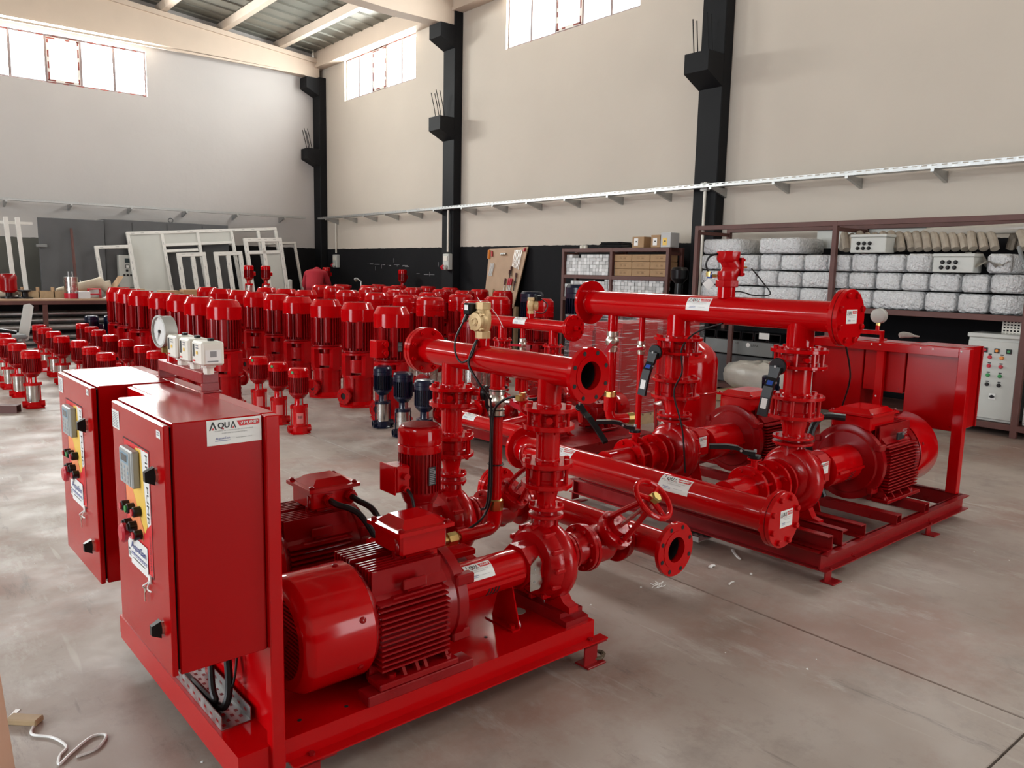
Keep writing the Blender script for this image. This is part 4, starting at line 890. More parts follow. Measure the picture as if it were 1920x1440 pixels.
    cable(S, [(X-.035, Y-.0, z1-.01), (X-.066, Y+.0, z1-.07), (X-.078, Y-.005, z1-.115), (X-.07, Y-.06, z1-.18), (X-.045, Y-.10, z1-.24), (X-.036, Y-.11, z1-.28), (X-.036, Y-.11, z1-.5), (X-.04, Y-.10, .55), (X-.06, Y-.08, .52)], .0055)
    b = MB(); b.tube(smooth([(X+.03, Y-.02, z1+.13), (X+.045, Y-.05, z1+.09), (X+.05, Y-.075, z1+.05)], 5), .0013, 6); b.tube(smooth([(X, Y+.02, z1+.157), (X-.01, Y+.03, z1+.175), (X+.01, Y+.035, z1+.157)], 5), .0012, 6); S.b('white_string', b, WHITE)
    # jockey line: small riser with ball valve between the pumps
    Yj = 2.575; xj = 2.145
    b = MB(); b.lathe([(.030, 1.125), (.030, 1.06), (.034, 1.055), (.034, 1.04)], (xj, Yj, 0), (0, 0, 1), 18, cap=False); b.lathe([(.027, .55), (.027, .955)], (xj, Yj, 0), (0, 0, 1), 18); jr = S.b('jockey_riser', b, RED)
    ball_valve(S, jr, xj, Yj, .995, .027, (.55, -.75, 0), L=.13, hm=(.8, .3, -.35))
    b = MB(); b.lathe([(.034, 0), (.036, .012), (.036, .045), (.03, .05)], (xj, Yj, .515), (0, 0, 1), 8); S.b('brass_union', b, BRASSB, jr)
    b = MB(); b.tube(smooth([(xj, Yj, .52), (xj-.005, Yj, .46), (xj-.03, Yj, .435), (xj-.09, Yj, .43), (xj-.20, Yj, .43)], 4), .030, 14); S.b('jockey_elbow', b, RED, jr)
    b = MB(); b.lathe([(.022, .0), (.022, .10)], (xj-.30, Yj, .43), (1, 0, 0), 14); b.lathe([(.03, .0), (.03, .045), (.026, .05)], (xj-.26, Yj, .43), (1, 0, 0), 8); S.b('pipe_union', b, BRASSB, jr)
    k = MB()
    for z in (1.045, .96, .935, .72): k.torus((xj, Yj, z), (0, 0, 1), .034, .003, 18, 6)
    S.b('cable_ties', k, BLACK, jr)
    cable(S, [(2.145, 2.40, 1.03), (2.12, 2.44, 1.035), (2.11, 2.50, 1.01), (2.105, 2.545, .96), (2.10, 2.55, .85), (2.10, 2.55, .6), (2.08, 2.57, .50), (2.0, 2.575, .455), (1.85, 2.57, .43), (1.80, 2.57, .38)], .0055)
    b = MB(); b.cyl((2.145, 2.44, 1.11), (0, 0, -1), .014, .05, 12); b.cyl((2.145, 2.40, 1.11), (0, 0, -1), .014, .045, 12); gb = S.b('drain_stub', b, RED)
    b = MB(); b.cyl((2.145, 2.41, 1.055), (0, 0, -1), .013, .035, 8); b.box((2.12, 2.40, 1.02), (2.15, 2.43, 1.045), .003); S.b('pressure_fitting', b, BRASSB, gb)
    b = MB(); b.tube(smooth([(2.15, 2.41, 1.02), (2.155, 2.40, .985), (2.19, 2.37, .975), (2.26, 2.32, .985)], 4), .020, 12); S.b('gauge_elbow', b, RED, gb)
    nz_ = .035
    # jockey pump: upright motor with fins on a steel-bodied pump
    x, y = 1.765, 2.60
    b = MB(); b.lathe([(.062, .575), (.074, .60), (.080, .62), (.080, .79)], (x, y, .04), (0, 0, 1), 28); b.lathe([(.055, .50), (.055, .58), (.068, .585), (.068, .60)], (x, y, .04), (0, 0, 1), 24); jp = S.b('jockey_pump', b, REDM); jp['label'] = 'upright red jockey pump motor'
    b = MB()
    for i in range(34): a = 2*pi*i/34; d = Vector((cos(a), sin(a), 0)); t = Vector((-sin(a), cos(a), 0))*.0018; q = Vector((x, y, .04)); vs = [q+d*r+t*e+Vector((0, 0, z)) for z in (.625, .79) for r, e in ((.078, -1), (.078, 1), (.087, 1), (.087, -1))]; b.add(vs, [(0, 3, 2, 1), (4, 5, 6, 7), (0, 1, 5, 4), (1, 2, 6, 5), (2, 3, 7, 6), (3, 0, 4, 7)])
    S.b('cooling_fins', b, REDM, jp)
    b = MB(); b.lathe([(.088, .785), (.089, .79), (.089, .815), (.086, .818), (.089, .822), (.089, .868), (.083, .884), (.072, .890), (0, .892)], (x, y, .04), (0, 0, 1), 36, cap=False); fc = S.b('fan_cover', b, RED, jp)
    b = MB()
    for i in range(13):
        t = -.066+.132*i/12; w = sqrt(.072**2-t*t); b.box((x-w, y+t-.0022, .931), (x+w, y+t+.0022, .935)); 
    b.torus((x, y, .932), (0, 0, 1), .072, .003, 28, 6); S.b('fan_grille', b, REDM, fc)
    b = MB(); b.box((x-.145, y-.050, .68), (x-.075, y+.050, .785), .008); b.box((x-.155, y-.055, .675), (x-.145, y+.055, .79), .003); tb = S.b('terminal_box', b, RED, jp)
    for z in (.745, .695): S.b('cable_gland', MB().cyl((x-.105, y-.05, z), (0, -1, 0), .014, .02, 10), RED, tb)
    k = MB(); fn = lambda u, v, o: (x+(.0885+o)*cos(-1.75+u/.0885), y+(.0885+o)*sin(-1.75+u/.0885), .70+v); quad(k, fn, .0, .0, .034, .075, 0, .001, 4)
    for i in range(9): quad(k, fn, .003, .006+.0075*i, .031-.003*(i % 3), .009+.0075*i, 1, .002, 2)
    quad(k, fn, .02, .045, .03, .058, 1, .0025, 2); S.b('rating_plate', k, [PRT_K, PRT_G], jp)
    b = MB(); b.lathe([(.05, .36), (.05, .55)], (x, y, 0), (0, 0, 1), 20); b.box((x-.09, y-.06, .21), (x+.09, y+.06, .36), .01); b.box((x-.10, y-.07, .168), (x+.10, y+.07, .22), .006); S.b('pump_body', b, RED, jp)
    b = MB(); b.lathe([(.056, .43), (.056, .51)], (x-.012, y-.008, 0), (0, 0, 1), 16); S.b('pump_sleeve', b, STEEL, jp)
    b = MB(); b.box((1.62, 2.52, .36), (2.0, 2.68, .385), .004); b.lathe([(.02, 0), (.02, .36)], (1.55, 2.64, .47), (1, 0, 0), 12); S.b('jockey_pipework', b, RED)
    cable(S, [(x-.105, y-.07, .695), (x-.10, y-.10, .66), (x-.088, y-.11, .54), (x-.085, y-.10, .40)], .006)
    # lever of the far butterfly valve, notched plate facing the near side
    lever_handle(S, S.root, (2.23, 2.775, 1.0), (.42, -.9, 0), (.06, .05, -1), .27, False, .036, RED, .085)
    return S
mat_hole = mat('pale_floor_through_hole', (.40, .37, .33), .6)
S1 = skid_one()
# ------------------------------------------------------------------ the pump skid on the right
def skid_two():
    S = Skid('large red fire pump skid on the right with thick headers and open beam base', 4.75, 2.85, .0247, k=.98)
    Y1, Y2, ZA, zb = 2.29, 3.13, .42, .125
    def chan(b, a, c, axis, z0, z1, w, t=.007, side=1):
        """channel section: web with two flanges turned to one side"""
        if axis == 'x':
            (x0, y), (x1, _) = a, c; b.box((x0, y, z0), (x1, y+t*side, z1)); b.box((x0, y, z0), (x1, y+w*side, z0+t)); b.box((x0, y, z1-t), (x1, y+w*side, z1))
        else:
            (x, y0), (_, y1) = a, c; b.box((x, y0, z0), (x+t*side, y1, z1)); b.box((x, y0, z0), (x+w*side, y1, z0+t)); b.box((x, y0, z1-t), (x+w*side, y1, z1))
    base = MB(); base.box((3.83, 1.945, .03), (5.72, 1.953, zb)); base = S.b('base_frame', base, REDD); base['label'] = 'open frame of red steel beams'
    def beam(*a, nm='beam', **k): b = MB(); chan(b, *a, **k); return S.b(nm, b, REDD, base)
    beam((3.82, 1.945), (5.72, 1.945), 'x', .03, zb, .045, side=-1); beam((3.82, 3.76), (5.72, 3.76), 'x', .03, zb, .045, side=1)
    beam((3.865, 1.95), (3.865, 3.76), 'y', .03, zb, .045, side=-1); beam((5.68, 1.95), (5.68, 3.76), 'y', .03, zb, .045, side=1)
    for x in (3.92, 4.02): beam((x, 1.93), (x, 3.74), 'y', zb, zb+.085, .055, nm='cross_channel', side=-1 if x < 4 else 1)
    beam((4.29, 1.93), (4.29, 3.74), 'y', zb, zb+.075, .06, nm='cross_channel', side=-1)
    for x in (4.68, 5.07):
        b = MB(); x0, x1, y0, y1, z0, z1 = x-.032, x+.032, 1.915, 3.74, zb, zb+.055; t = .006
        for q in (((x0, y0, z0), (x1, y1, z0+t)), ((x0, y0, z1-t), (x1, y1, z1)), ((x0, y0, z0+t), (x0+t, y1, z1-t)), ((x1-t, y0, z0+t), (x1, y1, z1-t))): b.box(*q)
        S.b('cross_tube', b, REDD, base)
    for x in (3.87, 5.13):
        for y, s in ((1.915, 1), (3.79, -1)):
            b = MB(); z0 = 1.55-1.55/.98; b.box((x-.035, y-.05 if s > 0 else y-.02, z0), (x+.06, y+s*.05-.02, z0+.007), .002); b.box((x-.035, y-s*.002, z0+.007), (x+.03, y+s*.005, .03)); b.lathe([(.010, 0), (.010, .008)], (x+.01, y-s*.005, .037), (0, 0, 1), 6); S.b('foot', b, REDD, base)
    b = MB(); b.box((3.70, 2.62, .02), (3.95, 2.86, .024)); b.box((3.70, 2.62, .024), (3.704, 2.86, .05)); b.box((3.946, 2.62, .024), (3.95, 2.86, .05)); tr = S.b('cable_tray', b, GALV)
    h = MB()
    for i in range(6):
        for j in range(5): h.box((3.725+.036*i, 2.64+.042*j+(.02 if i % 2 else 0), .0241), (3.742+.036*i, 2.66+.042*j+(.02 if i % 2 else 0), .0246))
    S.b('tray_holes', h, DARK, tr)
    for i, y in enumerate((Y1, Y2)):
        motor(S, 4.72, 1, y, ZA, .240, .55, .30, .235, .012, zb+.055, (.04, .36, .125, .625, .715), None, nfin=15, plate='k' if i == 0 else False, eye=False)
        end_suction(S, 4.08, -1, y, ZA, .178, .650, .112, zb+.02, .64, 'red end-suction pump casing', gm=False, GR=.115)
        riser(S, 4.08, y, (.652, .772, .792, .880, .898, 1.054, 1.072, 1.14, 1.160), .074, .155, .112, 1.30, k=8)
        # bearing frame sticker
        sticker(S.root, surf_x(4.245, y-.10, ZA+.055, -1) if False else (lambda u, v, o, y=y: (4.20+u*.75+.0, y-.118-.0*u-o, ZA+.02+v)), .11, .07, S.off)
        b = MB(); b.box((4.18, y-.115, ZA-.06), (4.34, y+.115, ZA+.125), .03); b.lathe([(.06, .0), (.06, .1)], (4.33, y, ZA), (1, 0, 0), 20); S.b('bearing_housing', b, REDC)
        # suction branch: flange, lever valve, flange and pipe into the header
        b = MB(); b.lathe([(.078, 0), (.078, .22)], (3.44, y, ZA), (1, 0, 0), 28); b.cyl((3.64, y, ZA), (1, 0, 0), .128, .02, 36, .002); b.bolts((3.64, y, ZA), (-1, 0, 0), .104, 8, .011, .012); sb = S.b('suction_branch', b, RED)
        b = MB(); b.lathe([(.088, 0), (.088, .012), (.078, .016), (.078, .05), (.088, .054), (.088, .066)], (3.661, y, ZA), (1, 0, 0), 28)
        for a in range(8): q = 2*pi*(a+.5)/8; b.cyl((3.655, y+.104*cos(q), ZA+.104*sin(q)), (1, 0, 0), .008, .08, 8)
        bv = S.b('butterfly_valve', b, REDC, sb)
        b = MB(); b.cyl((3.728, y, ZA), (1, 0, 0), .128, .018, 36, .002); b.lathe([(.078, 0), (.078, .13)], (3.745, y, ZA), (1, 0, 0), 28); b.cyl((3.865, y, ZA), (1, 0, 0), .128, .018, 36, .002); b.bolts((3.865, y, ZA), (-1, 0, 0), .104, 8, .010, .012); S.b('suction_spool', b, RED, sb)
        lever_handle(S, sb, (3.70, y, .585), (0, 0, 1), (-.62, .78, 0), .24, False, .036, RED, .13)
        # lever on the riser valve
        lever_handle(S, S.root, (3.855, y-.01, 1.075), (-1, -.10, 0), (-.16, .10, -1), .27, True, .046, RED, .12)
    b = MB()
    for k in range(5): quad(b, lambda u, v, o: (5.0+u, 2.29-.25*.80-o*.8, .42+.165+v*.7-0), .004, .012+.012*k, .07-.008*(k % 2), .016+.012*k, 0, .016)
    S.b('plate_print', b, [PRT_G])
    manifold(S, 4.08, 1.345, 2.015, 3.92, .084, .153, 'thick red discharge header with a sticker on its blind end', 'blind', 'open', k=8, t=.024)
    manifold(S, 3.41, .39, 1.93, 3.86, .085, .139, 'thick red suction header lying low along the skid', 'blind', 'open', k=8, t=.024)
    sticker(S.root, surf_pipe_y(4.08, 1.345, .084, 3.02, -.05), .172, .085, S.off)
    sticker(S.root, surf_pipe_y(3.41, .39, .085, 2.64, .12), .20, .095, S.off)
    sticker(S.root, surf_pipe_y(3.41, .39, .085, 3.52, .12), .20, .095, S.off)
    sticker(S.root, surf_y(4.03, 2.0115, 1.315), .115, .075, S.off)
    sticker(S.root, surf_y(3.37, 1.9265, .355), .11, .085, S.off)
    # wet alarm valve standing on the header
    x, y = 4.08, 2.79
    b = MB(); b.lathe([(.052, 1.42), (.052, 1.50)], (x, y, 0), (0, 0, 1), 24); b.lathe([(.053, 1.436), (.053, 1.441)], (x, y, 0), (0, 0, 1), 24); n = S.b('branch_nozzle', b, RED)
    b = MB(); b.lathe([(.062, 1.485), (.066, 1.49), (.066, 1.525), (.058, 1.53)], (x, y, 0), (0, 0, 1), 10); b.lathe([(.054, 1.525), (.060, 1.55), (.058, 1.58)], (x, y, 0), (0, 0, 1), 22)
    b.tube([(x, y, 1.53), (x+.012, y-.008, 1.575), (x+.034, y-.026, 1.60)], [.055, .056, .05], 18); b.tube([(x, y, 1.665), (x+.012, y-.008, 1.63), (x+.034, y-.026, 1.60)], [.056, .056, .05], 18)
    b.lathe([(.056, 1.63), (.066, 1.645), (.068, 1.65), (.068, 1.695), (.06, 1.698), (.056, 1.685)], (x, y, 0), (0, 0, 1), 10); av = S.b('alarm_valve', b, REDC, n)
    b = MB(); d = Vector((.78, -.62, 0)); q = Vector((x, y, 1.605))+d*.066; t = Vector((.62, .78, 0)); pl = []
    for e in (0, .014):
        for u, v in ((-.052, -.055), (.052, -.055), (.052, .055), (-.052, .055)): pl.append(q+d*e+t*u+Vector((0, 0, v)))
    b.add(pl, [(0, 3, 2, 1), (4, 5, 6, 7), (0, 1, 5, 4), (1, 2, 6, 5), (2, 3, 7, 6), (3, 0, 4, 7)])
    for u in (-.04, .04):
        for v in (-.042, .042): b.lathe([(.009, 0), (.009, .01)], q+d*.014+t*u+Vector((0, 0, v)), d, 6)
    b.tube([q-d*.02, q], .045, 14); S.b('bonnet_cover', b, REDC, n)
    b = MB(); b.tube([(x-.05, y+.04, 1.55), (x-.07, y+.06, 1.55)], .010, 10); b.lathe([(.013, 0), (.013, .03)], (x-.088, y+.075, 1.545), (0, 0, 1), 8); b.tube([q+d*.014, q+d*.05], .006, 8); S.b('brass_fitting', b, BRASSB, n)
    b = MB(); b.box((x-.088, y+.058, 1.535), (x-.062, y+.084, 1.562), .004); b.box((x-.095, y+.068, 1.555), (x-.062, y+.076, 1.575)); S.b('blue_cock', b, BLUE, n)
    cable(S, [(x-.088, y+.075, 1.575), (x-.10, y+.085, 1.62), (x-.085, y+.07, 1.665), (x-.05, y+.04, 1.68)], .006, parent=n, nm='trim_hose')
    b = MB(); c = Vector((x-.085, y+.072, 1.50)); tt = Vector((.64, -.77, 0)); b.add([c+tt*u+Vector((0, 0, v)) for u, v in ((0, -.035), (.035, 0), (0, .035), (-.035, 0))]+[c+tt*u+Vector((-.002, -.001, v)) for u, v in ((0, -.035), (.035, 0), (0, .035), (-.035, 0))], [(0, 1, 2, 3), (7, 6, 5, 4), (0, 4, 5, 1), (1, 5, 6, 2), (2, 6, 7, 3), (3, 7, 4, 0)]); S.b('paper_tag', b, WHITE, n)
    cable(S, [(x+.11, y-.09, 1.60), (x+.16, y-.14, 1.52), (x+.17, y-.19, 1.45), (x+.10, y-.13, 1.44), (x+.05, y-.06, 1.46), (x+.02, y+.0, 1.45)], .004, parent=n)
    cable(S, [(x-.05, y-.02, 1.27), (x-.05, y+.17, 1.20), (x-.10, y+.23, 1.10), (x-.10, y+.22, .95), (x-.13, y+.25, .82), (x-.12, y+.18, .6), (x-.12, y+.14, .33)], .0055)
    cable(S, [(4.10, 2.04, 1.21), (4.35, 2.12, 1.0), (4.55, 2.25, .80)], .005)
    cable(S, [(4.70, 2.30, .70), (4.62, 2.42, .69), (4.56, 2.45, .55), (4.58, 2.42, .38), (4.62, 2.36, .2)], .022)
    # small branch risers with ball valves at the far end of the header
    b = MB(); b.lathe([(.035, 1.27), (.035, 1.14)], (4.08, 3.69, 0), (0, 0, 1), 18, cap=False); b.lathe([(.033, .735), (.033, 1.02)], (4.08, 3.69, 0), (0, 0, 1), 18); r = S.b('branch_riser', b, RED); ball_valve(S, r, 4.08, 3.69, 1.085, .032, (-.6, -.6, 0), L=.09, hm=(-.5, .3, -.8))
    b = MB(); b.lathe([(.04, .70), (.04, .735), (.034, .74)], (4.08, 3.69, 0), (0, 0, 1), 8); S.b('brass_union', b, BRASSB, r)
    b = MB(); b.lathe([(.042, .60), (.045, .70)], (4.08, 3.69, 0), (0, 0, 1), 16); b.tube(smooth([(4.08, 3.69, .60), (4.09, 3.68, .55), (4.13, 3.66, .54), (4.20, 3.63, .54)], 4), .036, 14); S.b('branch_elbow', b, RED, r)
    b = MB(); b.lathe([(.04, 0), (.042, .05), (.03, .055), (.03, .09)], (4.20, 3.63, .54), (.9, -.35, 0), 10); S.b('pipe_union', b, BRASSB, r)
    b = MB(); b.lathe([(.020, 1.27), (.020, 1.10)], (4.08, 3.43, 0), (0, 0, 1), 14, cap=False); b.lathe([(.021, .35), (.021, 1.03)], (4.08, 3.43, 0), (0, 0, 1), 14); r = S.b('test_line', b, RED); ball_valve(S, r, 4.08, 3.43, 1.065, .020, (-.5, -.8, 0), L=.10, hm=(-.9, .4, -.1))
    # jockey pump with stainless body between the far pump and the base edge
    x, y = 4.62, 3.60
    b = MB(); b.box((x-.10, y-.10, zb+.0), (x+.10, y+.10, zb+.06), .008); b.lathe([(.09, zb+.06), (.09, zb+.10)], (x, y, 0), (0, 0, 1), 24); jp = S.b('jockey_pump', b, RED)
    b = MB(); b.lathe([(.078, .22), (.078, .58)], (x, y, 0), (0, 0, 1), 28); S.b('steel_sleeve', b, STEEL, jp)
    b = MB()
    for a in range(4): q = a*pi/2+.4; b.cyl((x+.092*cos(q), y+.092*sin(q), .2), (0, 0, 1), .007, .42, 8)
    S.b('stay_bolts', b, REDD, jp)
    b = MB(); b.lathe([(.11, .58), (.11, .61), (.06, .63), (.06, .70), (.085, .72), (.085, .98), (.09, .985), (.09, 1.06), (.075, 1.08), (0, 1.082)], (x, y, 0), (0, 0, 1), 28); S.b('motor', b, REDM, jp)
    b = MB()
    for sgn in (-.04, .04):
        for z in (.63, .655, .68): b.box((x+sgn-.02-.04, y-.066, z), (x+sgn+.02-.04, y-.062, z+.006))
    b.box((x-.075, y-.067, .615), (x+.02, y-.064, .70)); S.b('coupling_cage', b, STEEL, jp)
    # rack with three cabinets seen from behind
    for nm, q in (('frame_post', ((5.66, 1.965, zb), (5.72, 2.035, 1.108))), ('frame_post', ((5.66, 3.10, zb), (5.72, 3.15, 1.108))), ('frame_post', ((5.672, 2.53, zb), (5.712, 2.585, 1.045)))): b = MB(); b.box(*q, .003); S.b(nm, b, RED)
    b = MB(); b.box((5.66, 2.035, 1.045), (5.715, 3.10, 1.105), .002); b.box((5.655, 2.035, 1.05), (5.66, 3.10, 1.06)); b.box((5.65, 2.035, 1.075), (5.66, 3.10, 1.085)); S.b('frame_rail', b, RED)
    for y0, y1, z0, x1, nm in ((2.038, 2.388, .535, 6.06, 'control_cabinet'), (2.40, 2.69, .752, 5.95, 'jockey_cabinet'), (2.70, 3.09, .552, 6.06, 'control_cabinet')):
        b = MB(); b.box((5.722, y0, z0), (x1, y1, 1.108), .004); c = S.b(nm, b, REDB); b = MB(); b.box((x1+.006, y0-.012 if y0 < 2.1 else y0, z0+.002), (x1+.02, y1, 1.106), .002); S.b('door', b, REDB, c)
        k = MB()
        for yy in (y0+.03, y1-.03): k.lathe([(.006, 0), (.006, .002)], (5.722, yy, z0+.03), (-1, 0, 0), 8)
        S.b('fixing_screws', k, REDM, c)
    b = MB()
    for yy, zz in ((2.02, 1.09), (2.20, 1.09), (2.28, 1.09), (2.56, 1.09), (2.56, .72), (2.62, 1.09)): b.lathe([(.006, 0), (.006, .002)], (5.66, yy, zz), (-1, 0, 0), 8)
    S.b('bright_rivets', b, WHITE)
    b = MB(); b.box((5.82, 2.63, 1.148), (5.87, 2.98, 1.178), .002)
    for yy in (2.63, 2.968): b.box((5.82, yy, 1.108), (5.87, yy+.012, 1.15)); b.box((5.815, yy-.02, 1.108), (5.875, yy+.03, 1.112))
    sb = S.b('instrument_bar', b, RED); gauge(S, sb, (5.87, 2.675, 1.285), (1, 0, 0), .053, (5.85, 2.675, 1.18))
    k = MB(); quad(k, surf_x(5.832, 2.69, 1.258), .008, 0, .028, .018, 0); S.b('gauge_mark', k, [PRT_G], sb)
    b = MB(); b.lathe([(.014, 0), (.014, .04)], (5.85, 2.675, 1.175), (0, 0, 1), 12); S.b('gauge_socket', b, RED, sb)
    cable(S, [(5.63, 3.12, 1.10), (5.60, 3.115, 1.12), (5.60, 3.10, 1.0), (5.62, 3.10, .8)], .010)
    return S
S2 = skid_two()

# crumpled grey glove on top of the right cabinet rack
def glove():
    b = MB(); pts = [(-.07, 0, .012), (-.03, .01, .02), (.02, 0, .018), (.06, -.01, .012)]; b.tube(smooth(pts, 5), [.022, .026, .028, .030, .030, .029, .028, .027, .026, .025, .023, .021, .018, .014, .010, .006], 12)
    for k, (dy, l) in enumerate(((.018, .05), (.0, .06), (-.018, .05))): b.tube([(.04, dy, .016), (.04+l, dy*1.4, .010)], [.011, .007], 8)
    o = b.build('work_glove', mat('grey_knit', (.30, .28, .25), .9, noise=.2, nscale=40)); o.location = (5.68, 2.55, 1.152); o.rotation_euler = (0, 0, -1.0); o.scale = (.75, .75, .75); tag(o, 'crumpled grey work glove lying on top of the red cabinets', 'glove')
glove()
# ------------------------------------------------------------------ the smaller skid behind, pressure tank, wrapped pallets
def skid_three():
    S = Skid('small red pump skid standing behind the two large skids, brass valve on its header', 4.9, 5.15, .0247)
    zb, ZA = .15, .33
    b = MB(); b.box((4.28, 4.42, .144), (5.5, 5.86, .15)); b.box((4.28, 4.42, .07), (5.5, 4.428, .144)); b.box((4.28, 5.852, .07), (5.5, 5.86, .144)); b.box((4.28, 4.428, .07), (4.288, 5.852, .144)); base = S.b('base_frame', b, REDD)
    for x in (4.34, 5.44):
        for y in (4.47, 5.80): b = MB(); b.box((x-.04, y-.04, 0), (x+.04, y+.04, .07), .004); S.b('foot', b, REDD, base)
    for i, y in enumerate((4.83, 5.50)):
        motor(S, 5.02, 1, y, ZA, .14, .30, .16, .135, .012, zb, (.02, .16, .07, ZA+.165, ZA+.225), None, nfin=9, plate=False)
        end_suction(S, 4.6, -1, y, ZA, .125, .505, .075, zb, .42, 'red end-suction pump casing', gm=False)
        riser(S, 4.6, y, (.508, .60, .615, .67, .685, .85, .865, .925, .94), .040, .088, .075, 1.07)
        b = MB(); b.lathe([(.05, 0), (.05, .40)], (4.05, y, ZA-.03), (1, 0, .07), 20); b.cyl((4.30, y, ZA-.01), (1, 0, 0), .085, .015, 28); b.cyl((4.36, y, ZA-.01), (1, 0, 0), .085, .015, 28); sb = S.b('suction_branch', b, RED)
        lever_handle(S, sb, (4.335, y, .47), (0, 0, 1), (.8, -.6, 0), .26, False, .034, RED, .12)
    manifold(S, 4.6, 1.10, 4.58, 5.76, .052, .110, 'thin red discharge header with a nozzle on its blind end', 'blind', 'open', k=8, t=.016)
    b = MB(); b.lathe([(.02, 0), (.02, .05), (.013, .05), (.013, .03)], (4.6, 4.575, 1.10), (0, -1, 0), 14); S.b('end_nozzle', b, RED)
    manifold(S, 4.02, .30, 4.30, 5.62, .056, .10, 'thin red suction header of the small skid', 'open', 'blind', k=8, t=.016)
    sticker(S.root, surf_pipe_y(4.6, 1.10, .052, 5.30, -.1), .16, .082, S.off)
    sticker(S.root, surf_pipe_y(4.02, .30, .056, 5.25, .2), .16, .08, S.off)
    lever_handle(S, S.root, (4.20, 4.10, .545), (-.45, -.35, .82), (-.12, -.80, -.58), .40, False, .034, RED, .14)
    x, y, z = 4.6, 5.12, 1.15
    b = MB(); b.cyl((x, y, z), (0, 0, 1), .028, .04, 16); S.b('branch_nozzle', b, RED)
    b = MB(); b.lathe([(.03, 0), (.03, .025), (.024, .026), (.034, .06), (.034, .09), (.026, .115), (.032, .116), (.032, .14)], (x, y, z+.04), (0, 0, 1), 10); b.lathe([(.042, 0), (.042, .03), (.03, .034)], (x+.02, y-.02, z+.11), (.7, -.7, 0), 20); fv = S.b('flow_valve', b, BRASS)
    b = MB(); b.box((x+.02, y-.06, z+.15), (x+.07, y-.01, z+.2), .005); S.b('solenoid_coil', b, BLACKP, fv)
    cable(S, [(x+.07, y-.05, z+.17), (x+.11, y-.09, z+.12), (x+.08, y-.08, z+.05), (x+.03, y-.03, z+.05)], .005)
    b = MB(); b.lathe([(.024, .97), (.024, 1.06)], (x, 5.22, 0), (0, 0, 1), 12); b.lathe([(.022, .45), (.022, .86)], (x, 5.22, 0), (0, 0, 1), 12); r = S.b('branch_riser', b, RED); ball_valve(S, r, x, 5.22, .91, .024, (-.6, -.6, 0), L=.12, hm=(-.7, .7, 0))
    return S
skid_three()

def lever_block(): pass
def pressure_tank():
    x, y = 5.44, 4.28; e = empty('pressure_tank', (x, y, 0)); tag(e, 'red domed pressure tank standing between the right skid and the racks', 'tank'); off = (x, y, 0)
    b = MB(); R = .262; pr = [(0, .14), (.12, .15), (.20, .18), (R, .27), (R, .56), (R+.006, .565), (R+.006, .575), (R, .58), (R, .80)]+[(R*cos(a), .80+.22*sin(a)) for a in (.2, .45, .7, .95, 1.2, 1.4)]+[(0, 1.02)]
    b.lathe(pr, (x, y, 0), (0, 0, 1), 48, cap=False); b.build('vessel', RED, e, off)
    for i in range(3): a = 2*pi*i/3+.4; b = MB(); b.box((-.03, -.012, 0), (.03, .012, .28)); o = b.build('leg', RED, e); o.location = (.2*cos(a), .2*sin(a), 0); o.rotation_euler = (0, 0, a+pi/2)
    b = MB(); b.cyl((x, y, 1.01), (0, 0, 1), .03, .04, 14); b.build('top_valve', RED, e, off)
pressure_tank()

def wrapped_pallet(x0, x1, y0, y1, h, lab, n):
    cx, cy = (x0+x1)/2, (y0+y1)/2; e = empty('wrapped_pallet', (cx, cy, 0)); tag(e, lab, 'pallet'); off = (cx, cy, 0)
    for k in range(3): b = MB(); yy = y0+(y1-y0)*k/2; b.box((x0, min(max(yy-.045, y0), y1-.09), 0), (x1, min(max(yy-.045, y0), y1-.09)+.09, .09)); b.build('bearer', WOOD, e, off)
    for k in range(5): b = MB(); xx = x0+(x1-x0-.1)*k/4; b.box((xx, y0, .09), (xx+.1, y1, .11)); b.build('deck_board', WOOD, e, off)
    w = (y1-y0-.04)/n
    for k in range(n):
        b = MB(); a = y0+.02+w*k; z1 = h-.04-(.05*k % .08); b.box((x0+.03, a+.01, .112), (x1-.03, a+w-.01, z1), .006); c = b.build('boxed_cabinet', REDB, e, off)
        b = MB(); b.box((x0+.015, a+.02, .16), (x0+.03, a+w-.02, z1-.05), .003); b.build('door', REDB, c, off)
    b = MB(); N = 40; rnd = random.Random(n); rows = 9; vs = []; fs = []
    for j in range(rows):
        z = .06+(h-.05)*j/(rows-1)
        for i in range(N):
            t = 4*i/N; s = int(t); f = t-s; q = [(x0, y0), (x1, y0), (x1, y1), (x0, y1), (x0, y0)]; px = q[s][0]+(q[s+1][0]-q[s][0])*f; py = q[s][1]+(q[s+1][1]-q[s][1])*f
            g = 1.02-.05*sin(pi*f)+rnd.uniform(-.006, .006); vs.append((cx+(px-cx)*g, cy+(py-cy)*g, z+rnd.uniform(-.01, .01)))
    for j in range(rows-1):
        for i in range(N): fs.append((j*N+i, j*N+(i+1) % N, (j+1)*N+(i+1) % N, (j+1)*N+i))
    b.add(vs, fs); b.build('stretch_film', FILM, e, off, 1.2)
wrapped_pallet(5.82, 6.42, 5.40, 6.22, 1.10, 'pallet of red cabinets wrapped in glossy stretch film behind the tank', 2)
wrapped_pallet(6.60, 7.15, 5.42, 5.97, 1.12, 'second film-wrapped red stack right of the larger wrapped pallet', 1)
